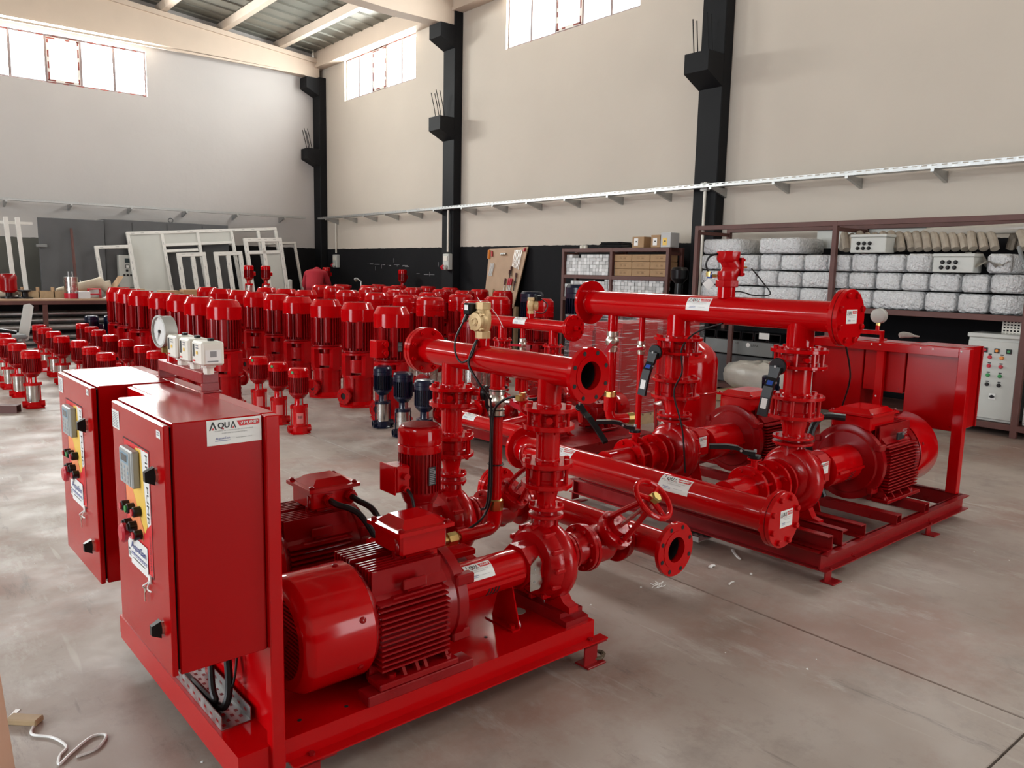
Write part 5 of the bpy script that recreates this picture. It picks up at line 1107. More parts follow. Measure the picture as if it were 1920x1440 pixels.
# ------------------------------------------------------------------ rows of vertical pumps
def vfins(b, R0, R1, z0, z1, n, t=.0025, skip=None):
    for i in range(n):
        a = 2*pi*i/n
        if skip and skip(a): continue
        d = Vector((cos(a), sin(a), 0)); s = Vector((-sin(a), cos(a), 0))*t
        b.add([d*r+s*e+Vector((0, 0, z)) for z in (z0, z1) for r, e in ((R0, -1), (R0, 1), (R1, 1), (R1, -1))], [(4, 5, 6, 7), (0, 1, 5, 4), (1, 2, 6, 5), (2, 3, 7, 6), (3, 0, 4, 7)])
def proto_tall(kind):
    """large multistage pump: motor with chamfered fan cover on a cast lantern and a ribbed casing"""
    e = empty('vertical_pump'); R = .185
    H = 1.17 if kind != 'B' else 1.20
    b = MB(); b.lathe([(R*.80, .60), (R*.90, .62), (R*.90, .635), (R*.81, .64), (R*.81, .99)], (0, 0, 0), (0, 0, 1), 28); vfins(b, R*.80, R*.975, .64, .985, 32, .0046)
    for a in (3.6, 4.3): b.box((R*.9*cos(a)-.03, R*.9*sin(a)-.03, .66), (R*.9*cos(a)+.03, R*.9*sin(a)+.03, .97), .01)
    b.build('motor', REDM, e)
    b = MB(); c = [(R*.99, .955), (R, .96)]
    if kind == 'A': c += [(R, H-.075), (R*.80, H-.006), (R*.76, H), (0, H)]
    else: c += [(R, 1.02), (R*.985, 1.022), (R*.985, 1.032), (R, 1.034), (R, 1.10), (R*.99, 1.104), (R*.97, H-.04), (R*.80, H-.004), (R*.74, H), (0, H)]
    b.lathe(c, (0, 0, 0), (0, 0, 1), 32 if kind == 'A' else 26, cap=False); b.build('fan_cover', RED, e, ang=.32)
    if kind == 'B':
        b = MB()
        for i in range(26):
            a = 2*pi*i/26
            if i % 3: b.lathe([(.006, 0), (.006, .002)], (R*cos(a), R*sin(a), 1.06), (cos(a), sin(a), 0), 6)
        b.build('vent_holes', REDM, e)
    b = MB(); b.lathe([(R*.98, .585), (R*.98, .605), (R*.9, .61)], (0, 0, 0), (0, 0, 1), 28); b.lathe([(R*.98, .33), (R*.98, .36)], (0, 0, 0), (0, 0, 1), 28)
    for a in ((3.12, 4.94, 6.26, 1.80) if kind == 'A' else (.35, 1.92, 3.49, 5.06)):
        d = Vector((cos(a), sin(a), 0)); s = Vector((-sin(a), cos(a), 0)); b.add([d*r+s*w+Vector((0, 0, z)) for z, w0 in ((.355, .05), (.59, .045)) for r, w in ((.11, -w0), (.178, -w0), (.178, w0), (.11, w0))], [(0, 3, 2, 1), (4, 5, 6, 7), (0, 1, 5, 4), (1, 2, 6, 5), (2, 3, 7, 6), (3, 0, 4, 7)])
    b.lathe([(.13, .385), (.13, .53), (.06, .535), (.06, .59)], (0, 0, 0), (0, 0, 1), 24); b.build('lantern', REDC, e)
    b = MB()
    if kind == 'A':
        b.lathe([(.160, .06), (.160, .33)], (0, 0, 0), (0, 0, 1), 26)
        for z in (.12, .18, .24, .30): b.lathe([(.165, z-.006), (.165, z+.006)], (0, 0, 0), (0, 0, 1), 26)
        b.build('casing', REDC, e)
    else:
        b.lathe([(.105, .06), (.105, .33)], (0, 0, 0), (0, 0, 1), 26); b.build('steel_sleeve', STEEL, e)
    for i in range(4):
        a = pi/4+pi/2*i; b = MB(); b.cyl((.165*cos(a), .165*sin(a), .05), (0, 0, 1), .011, .29, 8); b.lathe([(.018, .335), (.018, .355)], (.165*cos(a), .165*sin(a), 0), (0, 0, 1), 6); b.build('tie_bolt', REDM if kind == 'A' else STEEL, e)
    b = MB(); b.lathe([(.225, 0), (.225, .02), (.20, .03), (.18, .065)], (0, 0, 0), (0, 0, 1), 8); b.build('foot', RED, e)
    for sx, z, nm in ((-1, .13, 'suction_flange'), (1, .28, 'discharge_flange')):
        b = MB(); b.lathe([(.065, .11), (.06, .19), (.066, .22)], (0, 0, z), (sx, .35*sx, 0), 18); b.ring(Vector((sx, .35*sx, 0)).normalized()*.22+Vector((0, 0, z)), (sx, .35*sx, 0), .092, .036, .022, 28, .002)
        f = b.build(nm, REDC, e); b = MB(); dd = Vector((sx, .35*sx, 0)).normalized(); b.cyl(dd*.225+Vector((0, 0, z)), dd, .037, .002, 20); b.build('bore', DARK, f); b = MB()
        bb = MB(); bb.bolts(dd*.2421+Vector((0, 0, z)), dd, .066, 8, .007, .0006); bb.build('bolt_holes', DARK, f)
    b = MB(); b.box((.10, -.02, .70), (.25, .12, .86), .01) if kind == 'B' else b.box((-.06, .15, .70), (.08, .27, .86), .01); b.build('terminal_box', RED, e)
    return e
def proto_small(body, sleeve, cap, mark=0):
    """small multistage pump: finned motor, slim coupling neck, tubular casing on a square foot"""
    e = empty('small_vertical_pump'); R = .091
    b = MB(); b.lathe([(R*.55, .335), (R*.80, .36), (R*.95, .375), (R*.95, .39), (R*.84, .40), (R*.84, .55)], (0, 0, 0), (0, 0, 1), 22); vfins(b, R*.82, R*1.0, .39, .55, 28, .0022); b.build('motor', body, e)
    b = MB(); b.lathe([(R*1.02, .535), (R*1.02, .565), (R*.99, .567), (R*1.02, .570), (R*1.02, .600), (R*.90, .617), (R*.8, .620), (0, .621)], (0, 0, 0), (0, 0, 1), 24, cap=False); b.build('fan_cover', cap, e, ang=.4)
    b = MB(); b.lathe([(.045, .265), (.040, .28), (.040, .33), (.055, .345)], (0, 0, 0), (0, 0, 1), 16); b.lathe([(.074, .245), (.074, .27)], (0, 0, 0), (0, 0, 1), 22)
    for s in (-1, 1): b.cyl((s*.075, 0, .24), (0, 0, 1), .014, .032, 8)
    b.build('lantern', cap, e)
    b = MB(); b.box((-.012, -.046, .275), (.012, -.040, .335)); b.build('coupling_guard', STEEL, e)
    b = MB(); b.lathe([(.062, .065), (.062, .25)], (0, 0, 0), (0, 0, 1), 22); sl = b.build('sleeve', sleeve, e)
    if mark:
        k = MB(); fn = lambda u, v, o: ((.062+o)*cos(-2.35+u/.062), (.062+o)*sin(-2.35+u/.062), .10+v); quad(k, fn, 0, 0, .062, .10, 0, .0008, 6)
        if mark == 2:
            for i in range(3): put_text(k, '8', fn, .012+.014*i, .05, .010, .026, 1)
        k.build('casing_label', [mat('faded_label', (.62, .16, .15), .4), PRT_K], sl)
    for i in range(2): b = MB(); a = -.6+pi*i; b.cyl((.072*cos(a), .072*sin(a), .06), (0, 0, 1), .006, .19, 8); b.build('tie_bolt', cap, e)
    b = MB(); b.lathe([(.088, 0), (.09, .012), (.078, .02), (.074, .07)], (0, 0, 0), (0, 0, 1), 8); b.box((-.09, -.06, 0), (.09, .06, .014), .004); f = b.build('foot', cap, e)
    for s in (-1, 1): b = MB(); b.lathe([(.035, .06), (.035, .105), (.025, .105), (.025, .09)], (0, 0, .045), (s, -.2*s, 0), 14); b.build('port', cap, e)
    b = MB(); b.box((.08, -.035, .42), (.14, .035, .50), .006); b.build('terminal_box', cap, e)
    if mark: b = MB(); b.lathe([(.014, 0), (.014, .002)], (-.0979*.85, -.0979*.53, .585), (-.85, -.53, 0), 10); b.build('green_dot', GREEN, e)
    return e
def place(proto, used, pts, lab, grp, cat='pump', rot=0, scale=1.0, jit=.0):
    for i, (x, y) in enumerate(pts):
        o = proto if not used[0] else copy_tree(proto); used[0] = True
        o.location = (x, y, 0); o.rotation_euler = (0, 0, rot+random.uniform(-jit, jit)); o.scale = (scale,)*3
        tag(o, lab(i), cat, grp)
PA, PB = proto_tall('A'), proto_tall('B'); ua, ub = [False], [False]
place(PA, ua, [(3.06, 8.81), (3.07, 9.65), (3.09, 10.41), (3.06, 11.13), (3.02, 11.99), (3.05, 12.80), (3.07, 13.5)], lambda i: 'tall red vertical pump, %s from the front in the leftmost tall row' % ORD[i+1], 'tall pumps, leftmost row')
place(PA, ua, [(4.16, 7.06), (4.27, 7.99), (4.27, 8.78), (4.28, 9.60), (4.38, 10.50), (4.42, 11.35), (4.50, 12.2), (4.47, 12.98), (4.55, 13.85)], lambda i: 'tall red vertical pump, %s from the front in the second tall row from left' % ORD[i+1], 'tall pumps, second row')
place(PA, ua, [(5.66, 12.36), (5.61, 13.05), (5.56, 13.78)], lambda i: 'tall red smooth-capped pump, %s of the short third row from left' % ORD[i+1], 'tall pumps, third row')
place(PB, ub, [(5.62, 7.58), (5.66, 8.63), (5.76, 9.38), (5.82, 10.29), (5.94, 11.45)], lambda i: 'red pump with grooved fan cover, %s from front in first grooved row' % ORD[i+1], 'grooved pumps, first row', rot=.2)
place(PB, ub, [(7.00, 8.00), (6.80, 8.68), (6.84, 9.61), (6.75, 10.30), (6.98, 11.66), (7.17, 12.99), (6.92, 13.9), (7.1, 14.8)], lambda i: 'red pump with grooved fan cover, %s from front in second grooved row' % ORD[i+1], 'grooved pumps, second row', rot=.2)
place(PB, ub, [(8.18, 11.37), (8.21, 12.13), (8.23, 13.14), (8.25, 14.01), (8.13, 14.73), (7.8, 15.3)], lambda i: 'red pump with grooved fan cover, %s from front in third grooved row' % ORD[i+1], 'grooved pumps, third row', rot=.2)
place(PB, ub, [(9.03, 11.37), (9.12, 12.20), (9.19, 13.29), (9.25, 14.2), (8.98, 14.95), (8.86, 15.6)], lambda i: 'red pump with grooved fan cover, %s from front in rearmost row by wall' % ORD[i+1], 'grooved pumps, fourth row', rot=.2)
# terminal box with glands on the front pump of the second row
def front_box():
    o = [q for q in scene.objects if q.get('label', '').startswith('tall red vertical pump, first from the front in the second')][0]
    b = MB(); b.box((-.27, -.16, .66), (-.13, -.02, .84), .01); tb = b.build('terminal_box', RED, o)
    for z in (.80, .71): b = MB(); b.cyl((-.17, -.16, z), (.3, -1, 0), .022, .03, 12); b.lathe([(.03, .0), (.03, .015)], (-.165, -.172, z), (.3, -1, 0), 6); b.build('cable_gland', RED, tb)
    k = MB(); fn = lambda u, v, q: ((.184+q)*cos(-1.75+u/.184), (.184+q)*sin(-1.75+u/.184), .72+v); quad(k, fn, 0, 0, .05, .10, 0, .001, 4)
    for i in range(7): quad(k, fn, .005, .01+.012*i, .045-.006*(i % 2), .014+.012*i, 1, .002, 3)
    k.build('rating_plate', [PRT_K, PRT_G], o)
front_box()
PR, PS, PN = proto_small(REDM, RED, RED, 2), proto_small(REDM, STEEL, RED), proto_small(NAVY, STEEL, NAVY)
PR1 = proto_small(REDM, RED, RED, 1); u = [False]
place(PR, [False], [(3.07, 6.90)], lambda i: 'small bright red pump nearest the cabinets, figures on its casing label', 'three small bright red pumps')
place(PR1, u, [(3.09, 7.42)], lambda i: 'small bright red pump, middle one of the three beside the nearest cabinets', 'three small bright red pumps')
place(PR1, u, [(3.12, 8.00)], lambda i: 'small bright red pump, rearmost of the three beside the nearest cabinets', 'three small bright red pumps')
u = [False]
place(PS, u, [(1.30, 9.62), (1.29, 10.50), (1.285, 11.22), (1.33, 12.0)], lambda i: 'small red pump with steel casing, %s from the front in the leftmost small row' % ORD[i+1], 'small pumps, leftmost row', jit=.15)
place(PS, u, [(1.90, 9.05), (1.90, 9.75), (1.94, 10.60)], lambda i: 'small red pump, %s from the front in the row just behind the farther cabinet' % ORD[i+1], 'small pumps, second row', jit=.15)
place(PS, u, [(1.88, 11.35), (1.92, 12.13), (1.92, 12.78), (1.95, 13.45)], lambda i: 'small red pump, %s from the front in the group nearest the workbench pipes' % ORD[i+1], 'small pumps behind the second row', jit=.15)
place(PS, u, [(2.38, 9.01), (2.42, 9.69), (2.44, 10.50), (2.43, 11.29), (2.48, 12.17), (2.52, 12.82), (2.54, 13.55)], lambda i: 'small red pump, %s from the front in the small row left of the tall pumps' % ORD[i+1], 'small pumps, third row', jit=.15)
u = [False]
place(PN, u, [(3.86, 6.72), (3.80, 6.24), (3.70, 5.72)], lambda i: 'small navy blue pump with steel casing, %s from the left beside the near header' % ORD[i+1], 'three small navy pumps', jit=.1, scale=.98)
place(PN, u, [(2.80, 14.2), (3.08, 14.2)], lambda i: 'dark navy pump at the rear by the workbench, %s one' % ('left', 'right')[i], 'navy pumps by the workbench', scale=1.12)
place(PN, u, [(7.0, 4.45)], lambda i: 'navy blue pump standing in front of the rack behind the right skid', 'navy pump by the rack', scale=.92)
place(PN, u, [(7.6, 7.85)], lambda i: 'large navy blue pump left of the thick header flange', 'large navy pumps', scale=2.25)
place(PN, u, [(8.35, 9.75)], lambda i: 'large navy blue pump in front of the dark wall beside the tool board', 'large navy pumps', scale=2.0)
def steel_row():     # the long stainless multistage pumps glimpsed between the near header and the tall pumps
    for i, (x, y) in enumerate(((5.05, 6.75), (5.35, 6.95), (4.75, 6.45))):
        e = empty('steel_vertical_pump', (x, y, 0)); tag(e, 'stainless steel cased pump behind the near header, %s from the left' % ORD[(2, 3, 1)[i]], 'pump', 'steel cased pumps behind the header')
        b = MB(); b.lathe([(.10, .08), (.10, .60)], (0, 0, 0), (0, 0, 1), 26); b.build('sleeve', STEEL, e)
        b = MB(); b.lathe([(.15, 0), (.15, .02), (.11, .08)], (0, 0, 0), (0, 0, 1), 8); b.build('foot', REDC, e)
        b = MB(); b.lathe([(.12, .60), (.12, .64), (.07, .66), (.07, .74), (.115, .76)], (0, 0, 0), (0, 0, 1), 20); b.build('lantern', REDC, e)
        b = MB(); b.lathe([(.115, .76), (.125, .78), (.125, .98), (.13, .985), (.13, 1.04), (.10, 1.06), (0, 1.062)], (0, 0, 0), (0, 0, 1), 24); vfins(b, .12, .132, .79, .98, 30); b.build('motor', REDM, e)
        for k in range(4): a = pi/4+pi/2*k; b = MB(); b.cyl((.112*cos(a), .112*sin(a), .06), (0, 0, 1), .008, .56, 8); b.build('tie_bolt', STEEL, e)
steel_row()
# ------------------------------------------------------------------ racks along the wall with the columns
def rack(name, x0, x1, ys, zs, h, lab, t=.058):
    y0, y1 = min(ys), max(ys); e = empty(name, ((x0+x1)/2, (y0+y1)/2, 0)); off = tuple(e.location); tag(e, lab, 'rack')
    for y in ys:
        for x in (x0, x1-t): b = MB(); b.box((x, y-t/2, 0), (x+t, y+t/2, h), .003); b.build('post', MAROON, e, off)
    for z in list(zs)+[h-t]:
        for x in (x0+.002, x1-t-.002): b = MB(); b.box((x, y0, z-.06 if z != h-t else z), (x+t, y1, z if z != h-t else h), .003); b.build('rail', MAROON, e, off)
        for y in ys: b = MB(); b.box((x0+t, y-.02, z-.055), (x1-t, y+.02, z-.01)); b.build('cross_bar', MAROON, e, off)
    for z in zs: b = MB(); b.box((x0+t, y0, z-.012), (x1-t, y1, z-.002)); b.build('shelf_board', DGREY if z > .3 else MAROON, e, off)
    return e
rack('storage_rack', 8.81, 9.58, [6.89, 4.90, 2.84, .9], [.13, 1.222], 2.215, 'large rust-red steel rack holding foil-wrapped boxes')
R2 = rack('storage_rack', 9.26, 9.62, [10.03, 8.905, 7.755], [.30, 1.14, 1.518], 1.955, 'smaller rust-red steel rack holding cartons and white boxes')
b = MB(); b.box((8.815, 6.23, .14), (8.855, 6.29, 1.15), .003); o = b.build('rack_prop', MAROON); tag(o, 'short rust-red prop under the shelf of the big rack', 'prop')
def wrapped_boxes():
    rows = [(1.848, 2.052, [(6.85, 6.26), (5.96, 5.39)]),
            (1.640, 1.842, [(6.87, 6.57), (6.56, 5.97), (5.945, 5.655), (5.65, 5.335), (5.325, 5.015), (5.01, 4.73), (4.725, 4.425), (4.42, 4.10), (4.085, 3.81), (3.28, 3.04)]),
            (1.440, 1.634, [(6.86, 6.40), (6.39, 5.975), (5.97, 5.67), (5.66, 5.345), (5.335, 4.75), (4.735, 4.435), (4.425, 4.135), (4.125, 3.84), (3.83, 3.51), (3.495, 3.24), (3.225, 2.91)]),
            (1.224, 1.434, [(6.85, 6.38), (6.37, 5.87), (5.86, 5.36), (5.348, 4.90), (4.89, 4.44), (4.435, 3.865), (3.85, 3.53), (3.515, 3.225), (3.215, 2.91)])]
    names = ['topmost', 'second', 'third', 'lowest']
    for r, (z0, z1, L) in enumerate(rows):
        for i, (a, c) in enumerate(L):
            rnd = random.Random(r*20+i); b = MB(); x0 = 8.885+rnd.uniform(-.012, .02); dz = rnd.uniform(.0, .012); a2, c2 = c+.006, a-.006
            b.box((0, a2-(a+c)/2, 0), (.62, c2-(a+c)/2, z1-z0-.004-dz), .028)
            o = b.build('wrapped_box', WRAP, None, (0, 0, 0), 1.2); o.location = (x0, (a+c)/2, z0); tag(o, 'foil-wrapped grey box, %s from left in the %s layer on the big rack' % (ORD[i+1], names[r]), 'box', 'foil-wrapped boxes on the rack')
    for nm, (y1, y0, z0, z1, xx) in (('upper', (4.71, 4.30, 1.848, 2.055, 8.84)), ('lower', (3.76, 3.36, 1.640, 1.835, 8.80))):
        e = empty('junction_enclosure', (xx, (y0+y1)/2, z0)); off = tuple(e.location); tag(e, 'unwrapped light grey enclosure with six black glands, %s one on the big rack' % nm, 'enclosure', 'grey enclosures on the rack')
        b = MB(); b.box((xx, y0, z0), (xx+.22, y1, z1-.035), .008); b.build('body', LGREY, e, off); b = MB(); b.box((xx-.006, y0-.006, z1-.033), (xx+.226, y1+.006, z1), .006); b.build('lid', LGREY, e, off)
        for i in range(3):
            for j in range(2): b = MB(); b.lathe([(.022, 0), (.022, .008), (.015, .012), (.015, .025)], (xx, y1-.09-.065*i-.008*j, z0+.05+.055*j), (-1, 0, 0), 12); b.build('gland', BLACKP, e, off)
    b = MB(); rnd = random.Random(3); vs = []; fs = []
    for i in range(9):
        for j in range(7): vs.append((8.78+.06*j, 3.36-.45*i/8+.18, 1.66+.06*abs(sin(i*.9+j*.7))+.05*rnd.random()+(.10 if i < 3 else 0)))
    for i in range(8):
        for j in range(6): fs.append((i*7+j, (i+1)*7+j, (i+1)*7+j+1, i*7+j+1))
    b.add(vs, fs); o = b.build('torn_plastic_wrap', BAG, None, (0, 0, 0), 1.5); o.location = (.06, -.02, .0); tag(o, 'torn milky plastic wrap draped beside the lower grey enclosure', 'plastic wrap')
wrapped_boxes()
def hoses():
    for i in range(22):
        rnd = random.Random(i); y = 5.16-.094*i; dz = rnd.uniform(-.012, .02); dx = rnd.uniform(-.03, .03); b = MB()
        if 18 <= i < 20: continue
        b.tube(smooth([(9.50, y, 1.91), (9.44, y-.04, 2.0+dz), (9.33, y-.10, 2.06+dz), (9.20, y-.18, 2.05+dz), (9.10+dx, y-.25, 1.97), (9.05+dx, y-.29, 1.89)], 4), .044, 10)
        o = b.build('hose_loop', HOSE); tag(o, 'beige canvas hose loop, %s from left in the bundle on the big rack' % ORD[i+1 if i < 18 else i-1], 'hose', 'hose loops on the rack')
    b = MB(); b.tube(smooth([(9.25, 4.06, 2.075), (9.22, 3.9, 2.085), (9.2, 3.6, 2.09), (9.2, 3.2, 2.10), (9.22, 2.9, 2.11), (9.25, 2.6, 2.1)], 5), .05, 12); o = b.build('wrapped_hose_roll', BAG); tag(o, 'plastic-covered hose roll lying along the top of the big rack', 'hose')
    b = MB(); b.box((9.56, 4.2, 1.93), (9.575, 5.55, 2.19)); o = b.build('back_sheet', LGREY); tag(o, 'pale grey sheet propped behind the boxes on the big rack', 'sheet')
    b = MB(); b.tube(smooth([(8.98, 3.02, 1.90), (8.92, 2.98, 1.84), (8.90, 2.93, 1.75), (8.92, 2.86, 1.70)], 5), .02, 10); b.cyl((8.90, 2.93, 1.72), (-.4, -.6, -.5), .03, .07, 12); o = b.build('hose_nozzle', MGREY); tag(o, 'grey hose nozzle hanging at the right end of the big rack', 'nozzle')
hoses()
def white_cabinet(y0, y1, lab, full):
    e = empty('control_cabinet', (8.95, (y0+y1)/2, .13)); off = tuple(e.location); tag(e, lab, 'cabinet')
    b = MB(); b.box((8.89, y0, .132), (9.20, y1, 1.0), .006); b.build('body', LGREY, e, off); b = MB(); b.box((8.872, y0+.004, .16), (8.888, y1-.004, .955), .004); D = b.build('door', LGREY, e, off)
    b = MB(); b.box((8.86, y0-.01, .985), (9.22, y1+.01, 1.03), .008); b.build('canopy', LGREY, e, off)
    if not full: return
    L = [(3.19, .86, SIGR, 's'), (3.08, .86, AMBER, 's'), (2.97, .86, GREEN, 's'), (3.14, .79, SIGR, 'r'), (3.03, .79, AMBER, 'r'), (3.14, .70, SIGR, 'r'), (3.03, .70, SIGR, 'r'), (3.14, .605, GREEN, 'r'), (3.03, .605, GREEN, 'r'), (3.14, .51, BLACKP, 'k'), (3.03, .51, BLACKP, 'k')]
    for y, z, m, k in L:
        b = MB()
        if k == 's': b.box((8.862, y-.024, z-.024), (8.872, y+.024, z+.024), .002); q = b.build('indicator', BLACKP, D, off); b = MB(); b.lathe([(.016, 0), (.013, .008)], (8.862, y, z), (-1, 0, 0), 12); b.build('lens', m, q, off)
        else:
            b.lathe([(.020, 0), (.020, .012), (.014, .022)], (8.872, y, z), (-1, 0, 0), 14); q = b.build('push_button' if k == 'r' else 'selector', m, D, off); b = MB(); b.box((8.8705, y-.015, z+.024), (8.872, y+.015, z+.036)); b.build('name_tag', PRT_K, q, off)
    b = MB(); b.box((8.862, 3.05-.03+.03, .36), (8.872, 3.11, .42), .002); q = b.build('main_switch', WHITE, D, off); b = MB(); b.box((8.852, 3.055, .382), (8.862, 3.105, .396), .002); b.cyl((8.862, 3.08, .39), (-1, 0, 0), .018, .008, 12); b.build('switch_knob', BLACKP, q, off)
white_cabinet(2.885, 3.36, 'light grey control cabinet with coloured indicator lamps on the rack bottom shelf', True)
white_cabinet(2.30, 2.79, 'second light grey cabinet at the right edge, behind the rack post', False)
def under_rack():
    e = empty('machine_case', (9.1, 6.2, .42)); off = tuple(e.location); tag(e, 'long grey machine case with round white logo under the big rack', 'case')
    b = MB(); b.box((8.99, 5.72, .52), (9.3, 6.78, .705), .006); b.build('housing', MGREY, e, off); k = MB(); fn = surf_x(8.99, 6.78, .52); k.mat(0); vs = [fn(.69+.03*cos(2*pi*i/20), .135+.03*sin(2*pi*i/20), .001) for i in range(20)]; k.add(vs, [tuple(range(20))]); put_text(k, 'LEPA', fn, .74, .118, .11, .03, 1); put_text(k, 'UPS', fn, .50, .14, .05, .018, 1); k.build('logo', [WHITE, PRT_K], e, off, 1.5)
    for i in range(6):
        y1 = 6.80-.20*i; e = empty('plastic_crate', (9.1, y1-.09, .71)); off = tuple(e.location); tag(e, 'small black open-fronted crate, %s from left on the grey machine case' % ORD[i+1], 'crate', 'black crates under the rack')
        b = MB(); x0, x1, y0 = 8.99, 9.25, y1-.185; z0, z1 = .708, .825; t = .012
        for q in (((x0, y0, z0), (x1, y1, z0+t)), ((x0, y0, z1-t), (x1, y1, z1)), ((x0, y0, z0+t), (x1, y0+t, z1-t)), ((x0, y1-t, z0+t), (x1, y1, z1-t)), ((x1-t, y0+t, z0+t), (x1, y1-t, z1-t))): b.box(*q)
        b.build('crate_shell', BLACKP, e, off)
    b = MB(); b.box((8.985, 5.78, .75), (8.99, 5.93, .83)); o = b.build('paper_note', WHITE); o.rotation_euler = (0, 0, 0); tag(o, 'white paper note stuck on a black crate under the rack', 'paper')
    b = MB(); b.box((9.0, 4.95, .132), (9.5, 6.80, .50), .01); o = b.build('dark_motor_stack', DGREY); tag(o, 'dark machinery crate on the bottom shelf under the grey case', 'crate')
    b = MB(); rnd = random.Random(5); vs = []; fs = []; n = 22; m = 9
    for j in range(m):
        a = pi*j/(m-1)
        for i in range(n):
            t = 2*pi*i/n; rr = sin(a)**.5*(1+.09*rnd.uniform(-1, 1)); vs.append((8.45+.24*rr*cos(t), 5.50+.52*rr*sin(t), .33+.19*cos(a)*(1+.14*rnd.uniform(-1, 1))))
    for j in range(m-1):
        for i in range(n): fs.append((j*n+i, (j+1)*n+i, (j+1)*n+(i+1) % n, j*n+(i+1) % n))
    b.add(vs, fs); o = b.build('plastic_bag', BAG, None, (0, 0, 0), 1.6); tag(o, 'large milky plastic bag bundle lying in front of the big rack', 'bag')
    b = MB(); b.box((8.2, 5.0, 0), (8.7, 6.0, .14), .01); o = b.build('wooden_pallet', WOOD); tag(o, 'low wooden pallet under the milky plastic bag', 'pallet')
    b = MB(); b.box((8.35, 4.72, .14), (8.65, 5.06, .50), .02); o = b.build('wrapped_carton', BAG); tag(o, 'pale wrapped carton right of the milky plastic bag', 'carton')
    e = empty('plastic_basket', (9.3, 3.0, 1.08)); off = tuple(e.location); tag(e, 'cream plastic basket standing on the light grey cabinet', 'basket')
    b = MB(); b.box((9.0, 2.80, 1.03), (9.2, 3.10, 1.035)); b.build('basket_floor', WPLAS, e, off)
    b = MB()
    for i in range(4): b.box((8.995, 2.80, 1.04+.03*i), (9.0, 3.10, 1.055+.03*i))
    for i in range(10): b.box((8.993, 2.80+.032*i, 1.035), (8.998, 2.812+.032*i, 1.155))
    b.build('basket_lattice', WPLAS, e, off)
under_rack()
def small_boxes():
    cm = MB(); cm.box((0, 0, 0), (.20, .366, .108), .004); proto = None; k = MB(); fn = surf_x(0, .366, 0); put_text(k, 'ISI', fn, .12, .035, .04, .03, 1); put_text(k, 'HHH', fn, .20, .035, .05, .03, 1); quad(k, fn, .10, .075, .28, .079, 1)
    for r in range(3):
        for c in range(3):
            if proto is None:
                o = cm.build('carton', CARD); q = k.build('print', [CARD, mat('carton_print', (.20, .12, .06), .8)], o, (0, 0, 0), 1.5); proto = o
            else: o = copy_tree(proto)
            o.location = (9.30, 8.50-.373*c-.005*r, 1.52+.112*(2-r)); tag(o, 'brown carton, %s from left in the %s row of nine on the smaller rack' % (ORD[c+1], ('top', 'middle', 'bottom')[r]), 'carton', 'nine brown cartons')
    bm = MB(); bm.box((0, 0, 0), (.16, .067, .054), .002); me = bm.build('x', WBOX); mesh = me.data; bpy.data.objects.remove(me); rnd = random.Random(2)
    def put(x, y, z, lab, grp): o = bpy.data.objects.new('small_white_box', mesh); COL.objects.link(o); o.location = (x, y, z); tag(o, lab, 'box', grp)
    for r in range(6):
        for c in range(14):
            if r == 5 and c in (2, 3, 4): continue
            put(9.29+rnd.uniform(0, .012), 9.91-.0705*c, 1.52+.056*r, 'small white carton, %s from left in row %s from below, middle shelf' % (ORD[c+1], ('one', 'two', 'three', 'four', 'five', 'six')[r]), 'small white cartons, middle shelf')
    for r in range(6):
        for c in range(30):
            if r == 5 and c < 13: continue
            if r == 4 and c < 2: continue
            put(9.29+rnd.uniform(0, .012), 9.93-.0722*c, 1.142+.056*r, 'small white carton, %s from left in row %s from below, lower shelf' % (ORD[c+1], ('one', 'two', 'three', 'four', 'five', 'six')[r]), 'small white cartons, lower shelf')
    for i in range(2): b = MB(); b.lathe([(.035, 0), (.035, .05), (.02, .055)], (9.4, 9.72-.09*i, 1.957), (0, 0, 1), 14); o = b.build('white_cap', WPLAS); tag(o, 'small white cap on top of the smaller rack, %s one' % ('left', 'right')[i], 'cap', 'white caps on the rack')
    e = empty('folded_sheet_stack', (9.42, 8.95, 1.957)); tag(e, 'black folded plastic sheets on top of the smaller rack', 'sheets')
    for i in range(4): b = MB(); b.box((-.15, -.26+.02*i, .024*i), (.15, .26-.015*i, .024*i+.023), .011); b.build('folded_sheet', BLACK, e)
    for nm, y0, y1, h, m, lab in (('carton', 8.26, 8.50, .165, CARD, 'brown carton with white label alone on top of the smaller rack'), ('carton', 7.94, 8.12, .185, CARD, 'brown carton beside the white box on top of the smaller rack'), ('carton', 7.74, 7.93, .215, WBOX, 'white carton at the right end on top of the smaller rack')):
        e = empty(nm, (9.30, (y0+y1)/2, 1.957)); off = tuple(e.location); tag(e, lab, 'carton'); b = MB(); b.box((9.30, y0, 1.957), (9.5, y1, 1.957+h), .004); b.build('carton_body', m, e, off); k = MB(); fn = surf_x(9.30, y1, 1.957); quad(k, fn, .04, .03, .12, .14, 0); quad(k, fn, .07, .08, .10, .10, 1, .0016); k.build('carton_label', [WHITE if m == CARD else YEL, PRT_K], e, off)
    e = empty('standing_fan', (9.15, 7.45, 0)); off = tuple(e.location); tag(e, 'black standing machine between the two racks', 'machine'); b = MB(); b.cyl((9.15, 7.42, 0), (0, 0, 1), .06, 1.5, 12); b.cyl((9.15, 7.42, 0), (0, 0, 1), .2, .04, 20); b.build('stand', BLACKP, e, off); b = MB(); b.lathe([(.05, 1.42), (.12, 1.5), (.13, 1.62), (.10, 1.66), (0, 1.67)], (9.15, 7.42, 0), (0, 0, 1), 16); b.build('head', BLACKP, e, off)
small_boxes()
